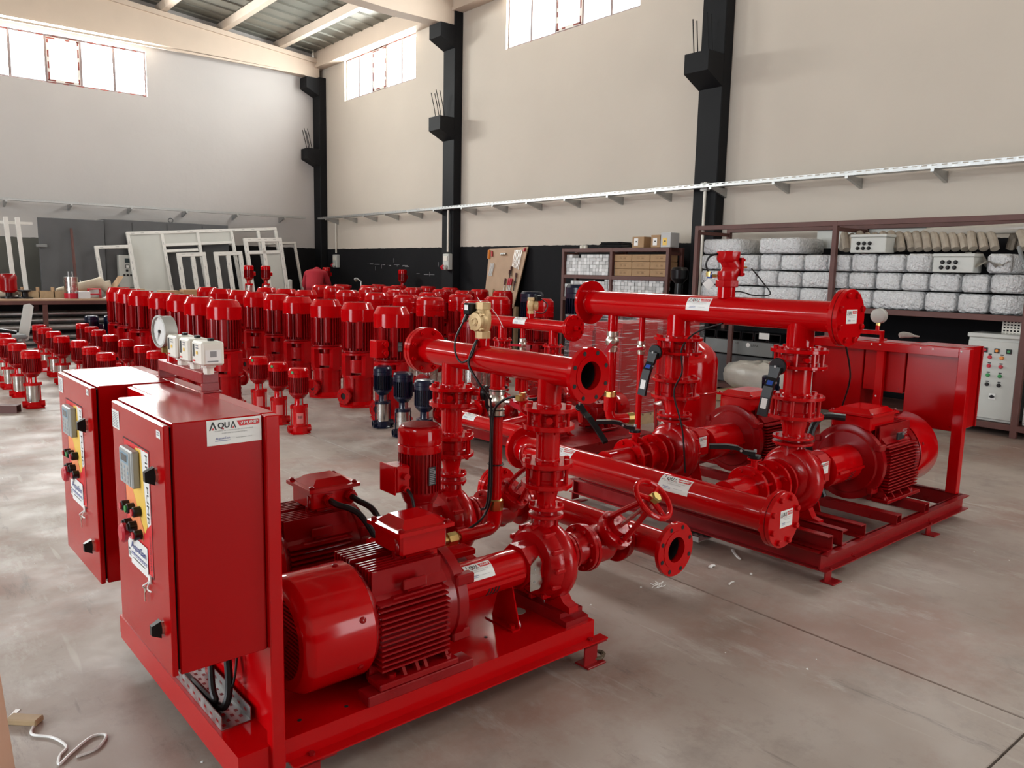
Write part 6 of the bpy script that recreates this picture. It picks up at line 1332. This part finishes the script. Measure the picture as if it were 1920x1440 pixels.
def tool_board():
    e = empty('tool_board', (9.55, 12.1, 0)); tag(e, 'brown hardboard tool board leaning on the dark wall', 'board'); off = (9.55, 12.1, 0)
    b = MB(); A = Vector((9.62, 12.72, .85)); B = Vector((9.62, 11.78, .85)); Cc = Vector((9.80, 11.60, 2.02)); D = Vector((9.80, 12.80, 1.99)); n = Vector((.02, 0, 0)); b.add([A, B, Cc, D, A+n, B+n, Cc+n, D+n], [(0, 3, 2, 1), (4, 5, 6, 7), (0, 1, 5, 4), (1, 2, 6, 5), (2, 3, 7, 6), (3, 0, 4, 7)]); b.build('panel', PLY, e, off)
    for i in range(2): b = MB(); y = 12.56-.8*i; b.box((9.64, y-.04, .0), (9.70, y+.04, .88)); b.build('leg', WOOD, e, off)
    def P(u, v, o=.01):      # u 0..1 left to right, v 0..1 upwards
        a = A.lerp(B, u); c = D.lerp(Cc, u); q = a.lerp(c, v); return q+Vector((-o, 0, o*.3))
    def tool(nm, lab, pts, r, m, cat='tool', hp=None):
        t = empty(nm, P(*pts[0])); tag(t, lab, cat); ofs = tuple(t.location); b = MB(); b.tube([P(*p, .02) for p in pts], r, 6); b.build('shaft', m, t, ofs)
        if hp: b = MB(); b.tube([P(*p, .022) for p in hp[0]], hp[1], 8); b.build('grip', hp[2], t, ofs)
    for i in range(6): tool('combination_spanner', 'steel spanner, %s from left hanging top right on the tool board' % ORD[i+1], [(.72+.035*i, .93), (.725+.035*i, .68-.01*i)], .007, STEEL, 'spanner', ([(.72+.035*i, .945), (.72+.035*i, .925)], .013, STEEL))
    for i in range(4): tool('hex_key', 'pale flat tool, %s from left at the left side of the tool board' % ORD[i+1], [(.11+.03*i, .74), (.08+.03*i, .52)], .007, GALV, 'tool')
    for i, u in enumerate((.60, .70, .745, .79)): tool('screwdriver', 'screwdriver, %s from left low on the tool board' % ORD[i+1], [(u, .38), (u+.005, .22)], .008, GALV, 'screwdriver', ([(u, .48), (u, .37)], .018, MAROON if i == 0 else SIGR))
    for i, (u, v) in enumerate(((.71, .66), (.68, .60), (.88, .55), (.88, .42))): tool('pliers', 'dark pliers, %s from the top on the right of the tool board' % ORD[i+1], [(u, v), (u+.03, v-.14)], .010, BLACKP, 'pliers', ([(u-.005, v+.02), (u+.01, v-.05)], .018, MAROON))
    for i in range(3): tool('cutting_disc', 'small white-rimmed disc, %s from left at the top of the tool board' % ORD[i+1], [(.37+.045*i, .90), (.39+.045*i, .88)], .028, GALV, 'disc')
    tool('clamp', 'orange handled clamp at the top left of the tool board', [(.02, .97), (.03, .82)], .025, AMBER, 'clamp'); tool('clamp', 'red handled clamp at the top left of the tool board', [(.10, .95), (.12, .86)], .018, SIGR, 'clamp'); tool('clamp', 'red clip at the top right corner of the tool board', [(.955, .98), (.95, .92)], .025, SIGR, 'clamp')
    tool('mallet', 'brown wooden handle standing low on the tool board', [(.28, .30), (.27, .18)], .018, WOOD, 'tool')
tool_board()

# ------------------------------------------------------------------ benches, oven and window frames by the far wall
def bench(name, x0, x1, y0, y1, z, lab, legs):
    e = empty(name, ((x0+x1)/2, (y0+y1)/2, 0)); off = tuple(e.location); tag(e, lab, 'workbench')
    b = MB(); b.box((x0, y0, z-.03), (x1, y1, z), .004); b.build('top', PLY, e, off)
    b = MB(); b.box((x0, y0-.01, z-.09), (x1, y0+.04, z-.028), .004); b.build('front_rail', MAROON, e, off); b = MB(); b.box((x0, y1-.04, z-.09), (x1, y1, z-.03)); b.build('back_rail', MAROON, e, off)
    for x in legs:
        for y in (y0, y1-.05): b = MB(); b.box((x, y, 0), (x+.07, y+.05, z-.03)); b.build('leg', MAROON, e, off)
    b = MB(); b.box((x0, y1-.03, .1), (x1, y1-.015, z-.1)); b.build('back_board', CHAR, e, off); b = MB(); b.box((x0, y0+.05, .14), (x1, y1-.05, .17)); b.build('lower_shelf', DGREY, e, off)
bench('workbench', .2, 6.3, 14.85, 15.75, .935, 'long workbench with rust-red frame along the far side', (.3, 2.22, 4.2, 6.2))
bench('workbench', 8.85, 9.5, 16.5, 18.8, .88, 'workbench in the far corner beside the person in red', (8.86, 9.42))
for i in range(7):
    b = MB(); y = 14.98+.11*(i % 4)+(.05 if i > 3 else 0); z = .215+(.09 if i > 3 else 0); b.ring((.25, y, z), (1, 0, 0), .042, .036, 5.6, 16); o = b.build('steel_tube', GALV); tag(o, 'bright steel tube, %s of the lower shelf bundle under the long workbench' % ORD[i+1], 'tube', 'steel tubes under the bench')
for i in range(3): b = MB(); b.ring((.30, 15.0+.16*i, .47+.1*i), (1, 0, 0), .05, .042, 5.6, 16); o = b.build('steel_tube', GALV); tag(o, 'wide steel tube, %s of those racked high under the long workbench' % ORD[i+1], 'tube', 'wide steel tubes under the bench')
def bench_items():
    z = .935
    def thing(nm, lab, cat, loc): e = empty(nm, loc); tag(e, lab, cat); return e
    e = thing('motor_head', 'red motor standing on a black clamp at the left end of the bench', 'motor', (1.80, 15.15, z)); b = MB(); b.lathe([(.09, .10), (.12, .13), (.12, .30), (.124, .30), (.124, .36), (.10, .40), (0, .405)], (0, 0, 0), (0, 0, 1), 22); b.build('motor', REDM, e); b = MB(); b.lathe([(.13, 0), (.13, .03), (.05, .04), (.05, .10)], (0, 0, 0), (0, 0, 1), 16); b.build('clamp', BLACKP, e)
    e = thing('pump_sleeve', 'stainless pump casing with red foot standing on the bench', 'pump', (2.69, 15.1, z)); b = MB(); b.lathe([(.105, .09), (.105, .36)], (0, 0, 0), (0, 0, 1), 24); b.build('sleeve', STEEL, e); b = MB(); b.lathe([(.11, 0), (.11, .09)], (0, 0, 0), (0, 0, 1), 24); b.build('foot', SIGR, e)
    for s in (-1, 1): b = MB(); b.cyl((s*.03, 0, .36), (0, 0, 1), .008, .09, 8); b.build('stud', GALV, e)
    e = thing('parts_tray', 'wooden parts tray with three compartments on the bench', 'tray', (2.30, 15.3, z)); b = MB(); b.box((-.30, -.13, 0), (.36, .13, .015)); b.build('tray_floor', WOOD, e)
    for x in (-.30, -.08, .14, .345): b = MB(); b.box((x, -.13, .015), (x+.015, .13, .18)); b.build('divider', CARD, e)
    for y in (-.13, .115): b = MB(); b.box((-.285, y, .015), (.345, y+.015, .12)); b.build('side_board', WOOD, e)
    b = MB(); b.box((2.78, 14.95, z), (2.95, 15.08, z+.12), .004); o = b.build('small_carton', WBOX); tag(o, 'small white carton right of the stainless casing on the bench', 'carton')
    e = thing('bracket_frame', 'small red bracket frame on the bench', 'bracket', (3.05, 15.15, z)); 
    for q in (((-.10, -.05, 0), (-.08, .05, .17)), ((.08, -.05, 0), (.10, .05, .17)), ((-.08, -.05, .15), (.08, .05, .17)), ((-.08, -.05, .06), (.08, .05, .08))): b = MB(); b.box(*q); b.build('bar', SIGR, e)
    b = MB(); vs = []; fs = []; rnd = random.Random(9)
    for i in range(12):
        for j in range(9): t = 2*pi*j/9; r = .06+.07*i/11; vs.append((-.42+.85*i/11, r*.7*cos(t)*(1+.12*rnd.random()), .10+.19*i/11+r*.85*sin(t)*(1+.15*rnd.random())-(.1 if i > 9 else 0)))
    for i in range(11):
        for j in range(9): fs.append((i*9+j, i*9+(j+1) % 9, (i+1)*9+(j+1) % 9, (i+1)*9+j))
    fs.append(tuple(range(9))); fs.append(tuple(range(99, 108))[::-1]); b.add(vs, fs); o = b.build('canvas_bag', BEIGE, None, (0, 0, 0), 1.4); o.location = (2.95, 15.5, z); tag(o, 'beige canvas bag slumped at the back of the bench', 'bag')
    b = MB(); b.box((-.14, -.1, 0), (.16, .1, .02), .008); b.add([(-.14, -.1, .02), (.16, -.1, .02), (.10, .05, .16), (-.05, .05, .13)], [(0, 1, 2, 3), (3, 2, 1, 0)]); o = b.build('crumpled_sheet', WHITE); o.location = (3.30, 15.0, z); tag(o, 'crumpled white plastic sheet on the bench beside the tall pumps', 'sheet')
    e = thing('open_carton', 'open brown carton with raised flap on the bench', 'carton', (3.62, 15.35, z)); b = MB(); b.box((-.26, -.15, 0), (.26, .15, .16)); b.build('carton_body', CARD, e); b = MB(); b.add([(-.26, .15, .16), (-.20, -.1, .16), (-.02, .1, .38), (-.10, .16, .38)], [(0, 1, 2, 3), (3, 2, 1, 0)]); b.build('flap', CARD, e)
    b = MB(); b.box((3.05, 15.5, z), (3.5, 15.7, z+.15)); o = b.build('metal_box', GALV); tag(o, 'plain galvanised box behind the canvas bag on the bench', 'box')
    for i in range(4): b = MB(); b.box((4.15+.4*i, 15.2, z), (4.48+.4*i, 15.45, z+.13+.015*(i % 2)), .004); o = b.build('carton', CARD); tag(o, 'low brown carton, %s from left behind the leftmost tall row' % ORD[i+1], 'carton', 'low cartons on the bench')
    b = MB(); b.tube([(1.55, 15.35, z+.06), (1.75, 15.3, z+.05), (1.95, 15.25, z+.09)], [.05, .07, .03], 10); o = b.build('rag', BEIGE); tag(o, 'pale rag lying behind the red motor on the bench', 'rag')
    b = MB(); b.lathe([(.12, 0), (.12, .02), (.05, .03), (.05, .1), (.10, .12), (.10, .14)], (2.02, 15.15, z), (0, 0, 1), 16); o = b.build('bearing_stand', BLACKP); tag(o, 'small black stand beside the parts tray on the bench', 'stand')
    # pumps standing on the benches at the back
    def bench_pump(x, y, zz, lab, sc=1.0):
        o = copy_tree(PS); o.location = (x, y, zz); o.scale = (sc,)*3; o.rotation_euler = (0, 0, .3); tag(o, lab, 'pump', 'pumps on the benches')
    bench_pump(5.78, 15.2, z, 'small red pump standing on the far bench, left of a pair'); bench_pump(6.12, 15.2, z, 'small red pump standing on the far bench, right of a pair')
    bench_pump(9.02, 18.5, .88, 'small red pump on the corner workbench beside the person', 1.08); bench_pump(9.0, 15.15, .55, 'small red pump on a stool behind the rear tall row', 1.55) if False else None
    e = empty('wall_bench', (9.55, 15.2, 0)); tag(e, 'narrow dark bench against the black wall', 'bench'); b = MB(); b.box((9.38, 14.4, .84), (9.80, 16.3, .88)); b.build('top', PLY, e, (9.55, 15.2, 0))
    for y in (14.45, 16.2): b = MB(); b.box((9.42, y, 0), (9.78, y+.06, .84)); b.build('leg', MAROON, e, (9.55, 15.2, 0))
    bench_pump(9.55, 15.72, .88, 'small red pump on the narrow bench by the black wall', 1.06)
    e = empty('bench_vice', (9.05, 17.55, .88)); tag(e, 'small red bench vice on the corner workbench', 'vice'); b = MB(); b.box((-.12, -.08, .0), (.12, .08, .05)); b.box((-.05, -.06, .05), (.05, .06, .22)); b.box((-.14, -.07, .19), (.14, .07, .25), .01); b.build('vice_body', SIGR, e); b = MB(); b.cyl((-.14, 0, .21), (-1, 0, 0), .012, .12, 8); b.build('screw', GALV, e)
    e = empty('work_lamp', (9.1, 16.85, .88)); tag(e, 'bent grey arm lamp on the corner workbench', 'lamp'); b = MB(); b.tube([(0, 0, 0), (.02, .03, .35), (.06, .3, .42)], .018, 8); b.build('arm', GALV, e); b = MB(); b.lathe([(.02, 0), (.05, .09)], (.06, .3, .42), (.1, .9, -.3), 12); b.build('head', GALV, e)
    b = MB(); b.box((8.95, 16.6, .88), (9.3, 16.8, 1.02)); b.box((8.55, 16.0, .88), (8.9, 16.3, 1.03)) if False else None; o = b.build('carton', CARD); tag(o, 'flat brown carton on the corner workbench', 'carton')
bench_items()
def oven():
    e = empty('drying_oven', (5.5, 20.0, 0)); off = (5.5, 20.0, 0); tag(e, 'large dark grey steel oven cabin with its door swung open', 'oven')
    b = MB(); b.box((4.18, 19.45, .02), (6.92, 20.38, 2.50), .01); b.build('cabin', DGREY, e, off)
    for x in (4.75, 5.5, 6.3): b = MB(); b.box((x, 19.445, .05), (x+.008, 19.452, 2.45)); b.build('seam', CHAR, e, off)
    b = MB(); b.box((2.90, 19.36, .05), (4.16, 19.44, 2.46), .01); d = b.build('door', DGREY, e, off); b = MB(); b.box((2.84, 19.30, 1.84), (3.04, 19.36, 1.90), .008); b.build('latch', MGREY, d, off)
    b = MB(); b.box((3.62, 19.33, 1.1), (3.64, 19.36, 1.15)); b.build('peg', WHITE, d, off)
    b = MB(); b.torus((5.62, 19.55, 2.55), (.3, 1, 0), .05, .01, 16, 6); b.build('lifting_ring', DGREY, e, off)
    b = MB(); b.box((4.40, 19.25, 1.0), (4.75, 19.445, 1.72), .01); c = b.build('control_panel', LGREY, e, off)
    for x, z, w, m in ((4.57, 1.60, .05, LCD), (4.57, 1.47, .04, WHITE), (4.56, 1.38, .025, BLACKP), (4.57, 1.28, .022, BLACKP), (4.64, 1.28, .022, BLACKP), (4.50, 1.28, .022, BLACKP)): b = MB(); b.box((x-w, 19.235, z-w), (x+w, 19.25, z+w), .004); q = b.build('instrument', m if m != WHITE else BLACKP, c, off); (MB().box((x-w*.7, 19.232, z-w*.7), (x+w*.7, 19.236, z+w*.7)).build('display', WHITE, q, off) if m == WHITE else None)
    e = empty('copper_pole', (3.5, 18.9, 0)); tag(e, 'thin rust-red pole standing in front of the oven door', 'pole'); b = MB(); b.tube([(0, 0, 0), (-.02, .28, 2.25)], .028, 10); b.build('tube', MAROON, e); b = MB(); b.lathe([(.05, 0), (.05, .03)], (0, 0, 0), (0, 0, 1), 10); b.build('base', MAROON, e)
    for i, x in enumerate((2.08, 2.26)):
        b = MB(); b.box((-.035, -.03, 0), (.035, .03, 2.32), .004); o = b.build('aluminium_post', PVC); o.location = (x+.06, 16.8, 0); o.rotation_euler = (-.03, -.05, 0); tag(o, 'pale upright profile leaning at the far left, %s one' % ('left', 'right')[i], 'profile', 'pale profiles at the far left')
    b = MB(); b.box((1.2, 17.0, 2.20), (2.46, 17.05, 2.25)); o = b.build('cross_profile', PVC); tag(o, 'pale horizontal profile resting on the upright profiles at far left', 'profile')
oven()
def frames():
    def frame(name, lab, org, w, h, lean, mull, trans, infill, t=.07, skew=0):
        """leaning white PVC door frame: mull = vertical bars, trans = (u0,u1,z), infill = (u0,u1,z0,z1)"""
        e = empty(name, org); tag(e, lab, 'window frame', 'white frames leaning by the far wall'); e.rotation_euler = (lean, skew, 0)
        def bar(u0, z0, u1, z1, nm='bar'): b = MB(); b.box((u0, -.035, z0), (u1, .035, z1), .004); return b.build(nm, PVC, e)
        bar(0, 0, w, t, 'bottom_rail'); bar(0, h-t, w, h, 'top_rail'); bar(0, t, t, h-t, 'stile'); bar(w-t, t, w, h-t, 'stile')
        for u in mull: bar(u, t, u+t, h-t, 'mullion')
        for u0, u1, z in trans: bar(u0, z, u1, z+t*.9, 'transom')
        for u0, u1, z0, z1 in infill: b = MB(); b.box((u0, -.012, z0), (u1, .012, z1)); b.build('infill_panel', LGREY, e)
        k = MB(); rnd = random.Random(int(w*100))       # strips of printed protective film along the profiles
        for u in [0, w-t]+list(mull):
            z = .1
            while z < h-.2: k.box((u+.028, -.0362, z), (u+.036, -.0352, z+.06)); z += rnd.uniform(.12, .3)
        u = .1
        while u < w-.2: k.box((u, -.0362, h-.04), (u+.07, -.0352, h-.033)); u += rnd.uniform(.15, .35)
        k.build('film_print', PRT_G, e); return e
    frame('door_frame', 'wide white door frame with a solid panel at its left, leaning by the oven', (4.77, 18.90, 0), 3.50, 2.28, -.20, (.72, 1.52, 2.32, 2.98), [(.79, 1.52, 1.92), (1.59, 2.32, 1.92), (.79, 1.50, 1.78)], [(.07, .72, .07, 2.21), (.79, 1.52, 1.98, 2.21), (1.59, 2.32, 1.98, 2.21)], skew=-.08)
    frame('window_frame', 'narrow white door leaf leaning inside the wide frame, left one', (5.62, 18.55, 0), .64, 1.82, -.16, (.30,), [], [], .09, -.06)
    frame('window_frame', 'narrow white door leaf leaning inside the wide frame, right one', (6.46, 18.55, 0), .66, 1.87, -.16, (.28,), [], [], .09, -.06)
    frame('window_frame', 'tall white window frame with a pale infill leaning at the right', (7.22, 18.55, 0), .95, 2.24, -.20, (.42,), [(.07, .85, 1.85)], [(.49, .85, .07, 1.85)], .09, -.05)
    frame('window_frame', 'open white frame leaning farthest right next to the corner', (7.88, 19.1, 0), .95, 2.17, -.22, (), [], [], .055, -.07)
    frame('window_frame', 'small open white frame leaning left of the solid panel', (4.02, 18.75, 0), .74, 1.93, -.18, (), [], [], .07, -.07)
frames()
# ------------------------------------------------------------------ the person bending over the corner workbench
def skin_mesh(name, pts, edges, rad, m, parent=None, sub=2):
    me = bpy.data.meshes.new(name); me.from_pydata(pts, edges, []); o = bpy.data.objects.new(name, me); COL.objects.link(o)
    md = o.modifiers.new('s', 'SKIN'); 
    for i, v in enumerate(me.skin_vertices[0].data): r = rad[i]; v.radius = r if isinstance(r, tuple) else (r, r)
    me.skin_vertices[0].data[0].use_root = True
    o.modifiers.new('u', 'SUBSURF').levels = sub; o.modifiers['u'].render_levels = sub
    dg = bpy.context.evaluated_depsgraph_get(); nm = bpy.data.meshes.new_from_object(o.evaluated_get(dg)); bpy.data.objects.remove(o); bpy.data.meshes.remove(me)
    nm.materials.clear(); nm.materials.append(m); nm.polygons.foreach_set('use_smooth', [True]*len(nm.polygons))
    q = bpy.data.objects.new(name, nm); COL.objects.link(q)
    if parent: q.parent = parent
    return q
def person():
    # own frame: +y is where the person faces, bent forward at the hips over a bench
    J = [(0, 0, .98), (0, .12, 1.14), (0, .27, 1.29), (0, .40, 1.36), (0, .50, 1.36), (0, .60, 1.33), (0, .68, 1.30),
         (-.10, 0, .92), (-.12, .02, .50), (-.12, -.02, .09), (-.12, .13, .04), (.10, 0, .92), (.12, .02, .50), (.12, -.02, .09), (.12, .13, .04),
         (-.19, .37, 1.34), (-.26, .46, 1.10), (-.20, .66, 1.00), (.19, .37, 1.34), (.26, .46, 1.10), (.20, .66, 1.00)]
    E = [(0, 1), (1, 2), (2, 3), (3, 4), (4, 5), (5, 6), (0, 7), (7, 8), (8, 9), (9, 10), (0, 11), (11, 12), (12, 13), (13, 14), (3, 15), (15, 16), (16, 17), (3, 18), (18, 19), (19, 20)]
    Rr = [.13, .13, .14, .12, .055, .095, .075, .085, .06, .04, .035, .085, .06, .04, .035, .06, .045, .03, .06, .045, .03]
    body = skin_mesh('person', J, E, Rr, SKIN); body.location = (8.17, 17.45, 0); body.rotation_euler = (0, 0, -.62)
    tag(body, 'person in a crimson hooded top bending over the corner workbench, back turned', 'person')
    for s in (-1, 1):     # hands with five fingers resting on the work
        for k, (dx, l) in enumerate(((-.03, .07), (-.01, .085), (.012, .08), (.032, .065))): skin_mesh('finger', [(s*.20+dx*.9, .69, .985), (s*.20+dx, .69+l*.6, .975), (s*.20+dx, .69+l, .95)], [(0, 1), (1, 2)], [.010, .009, .008], SKIN, body, 1)
        skin_mesh('thumb', [(s*.20-s*.03, .68, .98), (s*.20-s*.06, .71, .97), (s*.20-s*.065, .74, .955)], [(0, 1), (1, 2)], [.012, .010, .008], SKIN, body, 1)
    skin_mesh('hooded_top', [(0, -.02, .95), (0, .10, 1.14), (0, .25, 1.32), (0, .38, 1.40), (-.20, .36, 1.36), (-.29, .45, 1.10), (-.22, .63, 1.02), (.20, .36, 1.36), (.29, .45, 1.10), (.22, .63, 1.02), (0, .47, 1.41)], [(0, 1), (1, 2), (2, 3), (3, 4), (4, 5), (5, 6), (3, 7), (7, 8), (8, 9), (3, 10)], [(.19, .17), (.21, .18), (.24, .19), (.20, .16), .11, .075, .06, .11, .075, .06, .13], HOOD, body)
    skin_mesh('hood', [(0, .42, 1.44), (0, .50, 1.45), (0, .58, 1.42)], [(0, 1), (1, 2)], [.11, .125, .11], HOOD, body)
    skin_mesh('trousers', [(0, 0, .96), (-.11, 0, .88), (-.12, .02, .50), (-.12, -.02, .12), (.11, 0, .88), (.12, .02, .50), (.12, -.02, .12)], [(0, 1), (1, 2), (2, 3), (0, 4), (4, 5), (5, 6)], [.15, .12, .085, .07, .12, .085, .07], JEAN, body)
    for s in (-1, 1): b = MB(); b.box((s*.12-.05, -.08, 0), (s*.12+.05, .20, .09), .03); b.build('shoe', BLACKP, body)
    skin_mesh('hair', [(0, .57, 1.39), (0, .64, 1.37)], [(0, 1)], [.095, .085], HAIR, body)
    for s in (-1, 1): b = MB(); b.lathe([(0, -.01), (.025, 0), (.02, .012)], (s*.092, .62, 1.32), (s, 0, 0), 10); b.build('ear', SKIN, body)
    b = MB(); b.tube([(0, .69, 1.27), (0, .73, 1.25)], [.012, .016], 8); b.build('nose', SKIN, body)
    for s in (-1, 1): b = MB(); b.lathe([(0, 0), (.010, .003), (0, .006)], (s*.032, .735-.012, 1.30), (0, 1, -.3), 8); b.build('eye', BLACKP, body)
    b = MB(); b.tube([(-.025, .70, 1.225), (0, .708, 1.222), (.025, .70, 1.225)], .005, 6); b.build('mouth', MAROON, body)
person()
# white board edge and grey chair back by the benches
b = MB(); b.box((-.05, -.02, 0), (.06, .02, 1.25), .02); o = b.build('plank_offcut', LGREY); o.location = (7.72, 17.75, 0); tag(o, 'grey rounded board end standing left of the person', 'board')
def stool():
    e = empty('worn_chair', (1.15, 13.9, 0)); off = (1.15, 13.9, 0); tag(e, 'low seat with a tall grey metal back by the workbench', 'chair')
    b = MB(); b.add([Vector((1.72, 13.9, .35)), Vector((1.86, 13.9, .35)), Vector((1.98, 14.05, .86)), Vector((1.93, 14.05, .90)), Vector((1.85, 14.05, .88))]+[Vector((1.72, 13.93, .35)), Vector((1.86, 13.93, .35)), Vector((1.98, 14.08, .86)), Vector((1.93, 14.08, .90)), Vector((1.85, 14.08, .88))], [(0, 1, 2, 3, 4), (9, 8, 7, 6, 5), (0, 5, 6, 1), (1, 6, 7, 2), (2, 7, 8, 3), (3, 8, 9, 4), (4, 9, 5, 0)]); b.build('back_plate', LGREY, e, off)
    b = MB(); b.box((.9, 13.6, .40), (1.82, 14.1, .46), .02); b.build('seat', MGREY, e, off); b = MB(); b.tube(smooth([(.95, 13.8, .5), (1.2, 13.8, .56), (1.5, 13.8, .52), (1.7, 13.8, .48)], 4), .03, 8); b.build('arm', BLACKP, e, off)
    for x in (.95, 1.75):
        for y in (13.65, 14.05): b = MB(); b.box((x, y, 0), (x+.04, y+.04, .40)); b.build('leg', GALV, e, off)
stool()
# ------------------------------------------------------------------ litter on the floor
def litter():
    b = MB(); b.box((-.055, -.022, 0), (.055, .022, .022), .004); o = b.build('wood_offcut', WOOD); o.location = (.312, 2.95, 0); o.rotation_euler = (0, 0, -.75); tag(o, 'small wooden offcut on the floor at the lower left', 'offcut')
    b = MB(); b.tube(smooth([(.33, 2.90, .004), (.32, 2.85, .004), (.37, 2.79, .004), (.395, 2.71, .004), (.37, 2.67, .004), (.36, 2.62, .004), (.40, 2.66, .005), (.47, 2.72, .004), (.51, 2.70, .004), (.47, 2.64, .004), (.41, 2.63, .004)], 6), .0045, 6); o = b.build('string', WHITE); tag(o, 'tangled white string on the floor at the lower left', 'string')
    b = MB(); b.box((-.04, -.008, 0), (.03, .008, .002)); o = b.build('paper_strip', WHITE); o.location = (.29, 3.03, 0); o.rotation_euler = (0, 0, 1.0); tag(o, 'white paper strip beside the wooden offcut', 'paper')
    for i, (x, y, a, w, l, lab, nm) in enumerate(((3.69, 2.49, .9, .018, .16, 'strip of clear tape on the floor under the right skid edge', 'tape_strip'), (3.42, 2.45, .3, .022, .05, 'crumpled white scrap on the floor before the thick suction header', 'paper_scrap'), (3.31, 2.25, .2, .01, .055, 'curled white peel on the floor in front of the right skid', 'plastic_peel'), (3.50, 2.26, .8, .012, .02, 'tiny white chip on the floor right of the curled peel', 'paper_chip'))):
        b = MB(); b.tube(smooth([(-l/2, 0, .004), (-l/5, w*.3, .008), (l/5, w*.2, .010 if i else .004), (l/2, -w*.2, .005)], 4), [w*.3]+[w*.5]*11+[w*.3], 8); o = b.build(nm, WHITE); o.location = (x, y, .002); o.scale = (1, 1, .5); o.rotation_euler = (0, 0, a); tag(o, lab, 'litter')
    b = MB(); rnd = random.Random(11)
    for k in range(9): a = rnd.uniform(-.6, .6); p = Vector((rnd.uniform(-.03, .03), rnd.uniform(-.02, .02), .003)); b.tube(smooth([p, p+Vector((.03*cos(a), .03*sin(a), .004)), p+Vector((.06*cos(a+.5), .06*sin(a+.5), 0))], 3), .0015, 5)
    o = b.build('fibre_tuft', WHITE); o.location = (2.96, 2.46, 0); tag(o, 'tuft of pale fibres on the floor beside the near suction header', 'fibres')
    b = MB()
    for k in range(26): a = rnd.uniform(0, 6.28); r0 = rnd.uniform(.02, .035); b.tube(smooth([(r0*cos(a+t)*1.3, r0*sin(a+t), .006+.012*rnd.random()) for t in (0, .8, 1.6, 2.4)], 3), .002, 5)
    o = b.build('wire_tuft', mat('dull_wire', (.16, .12, .08), .6, metal=.5)); w = S1.root.matrix_basis @ Vector((2.245-1.5, 2.04-2.65, .008)); o.location = (w.x, w.y, .008); tag(o, 'tangle of dull wire lying on the near skid foot', 'wire')
    e = empty('square_tube', (1.05, 9.45, 0)); tag(e, 'short rust-red square tube lying on the floor at the left edge', 'tube'); b = MB()
    for q in (((-.5, -.05, 0), (.1, .05, .006)), ((-.5, -.05, .074), (.1, .05, .08)), ((-.5, -.05, .006), (.1, -.044, .074)), ((-.5, .044, .006), (.1, .05, .074))): b.box(*q)
    b.build('tube_wall', MAROON, e); e.rotation_euler = (0, 0, -.55)
    e = empty('timber_board', (0.144, 0.770, 0)); tag(e, 'pale timber board edge leaning at the lower left corner', 'board'); b = MB(); A = Vector((0.087, 1.018, 1.088)); B = Vector((0.144, 0.770, 0)); w = Vector((-.06, .05, 0)); n = Vector((-.012, .010, 0)); b.add([A, B, B+w, A+w, A+n, B+n, B+w+n, A+w+n], [(0, 3, 2, 1), (4, 5, 6, 7), (0, 1, 5, 4), (1, 2, 6, 5), (2, 3, 7, 6), (3, 0, 4, 7)]); b.build('board', PEACH, e, tuple(e.location))
    rnd = random.Random(4); b = MB()
    for k in range(70):
        x, y = rnd.uniform(.4, 5.5), rnd.uniform(1.0, 7); s = rnd.uniform(.002, .006); b.lathe([(s, 0), (s*.7, s*.5)], (x, y, 0), (0, 0, 1), 5)
    o = b.build('paint_chips', WHITE); tag(o, 'tiny white paint chips scattered over the floor', 'chips', kind='stuff')
litter()
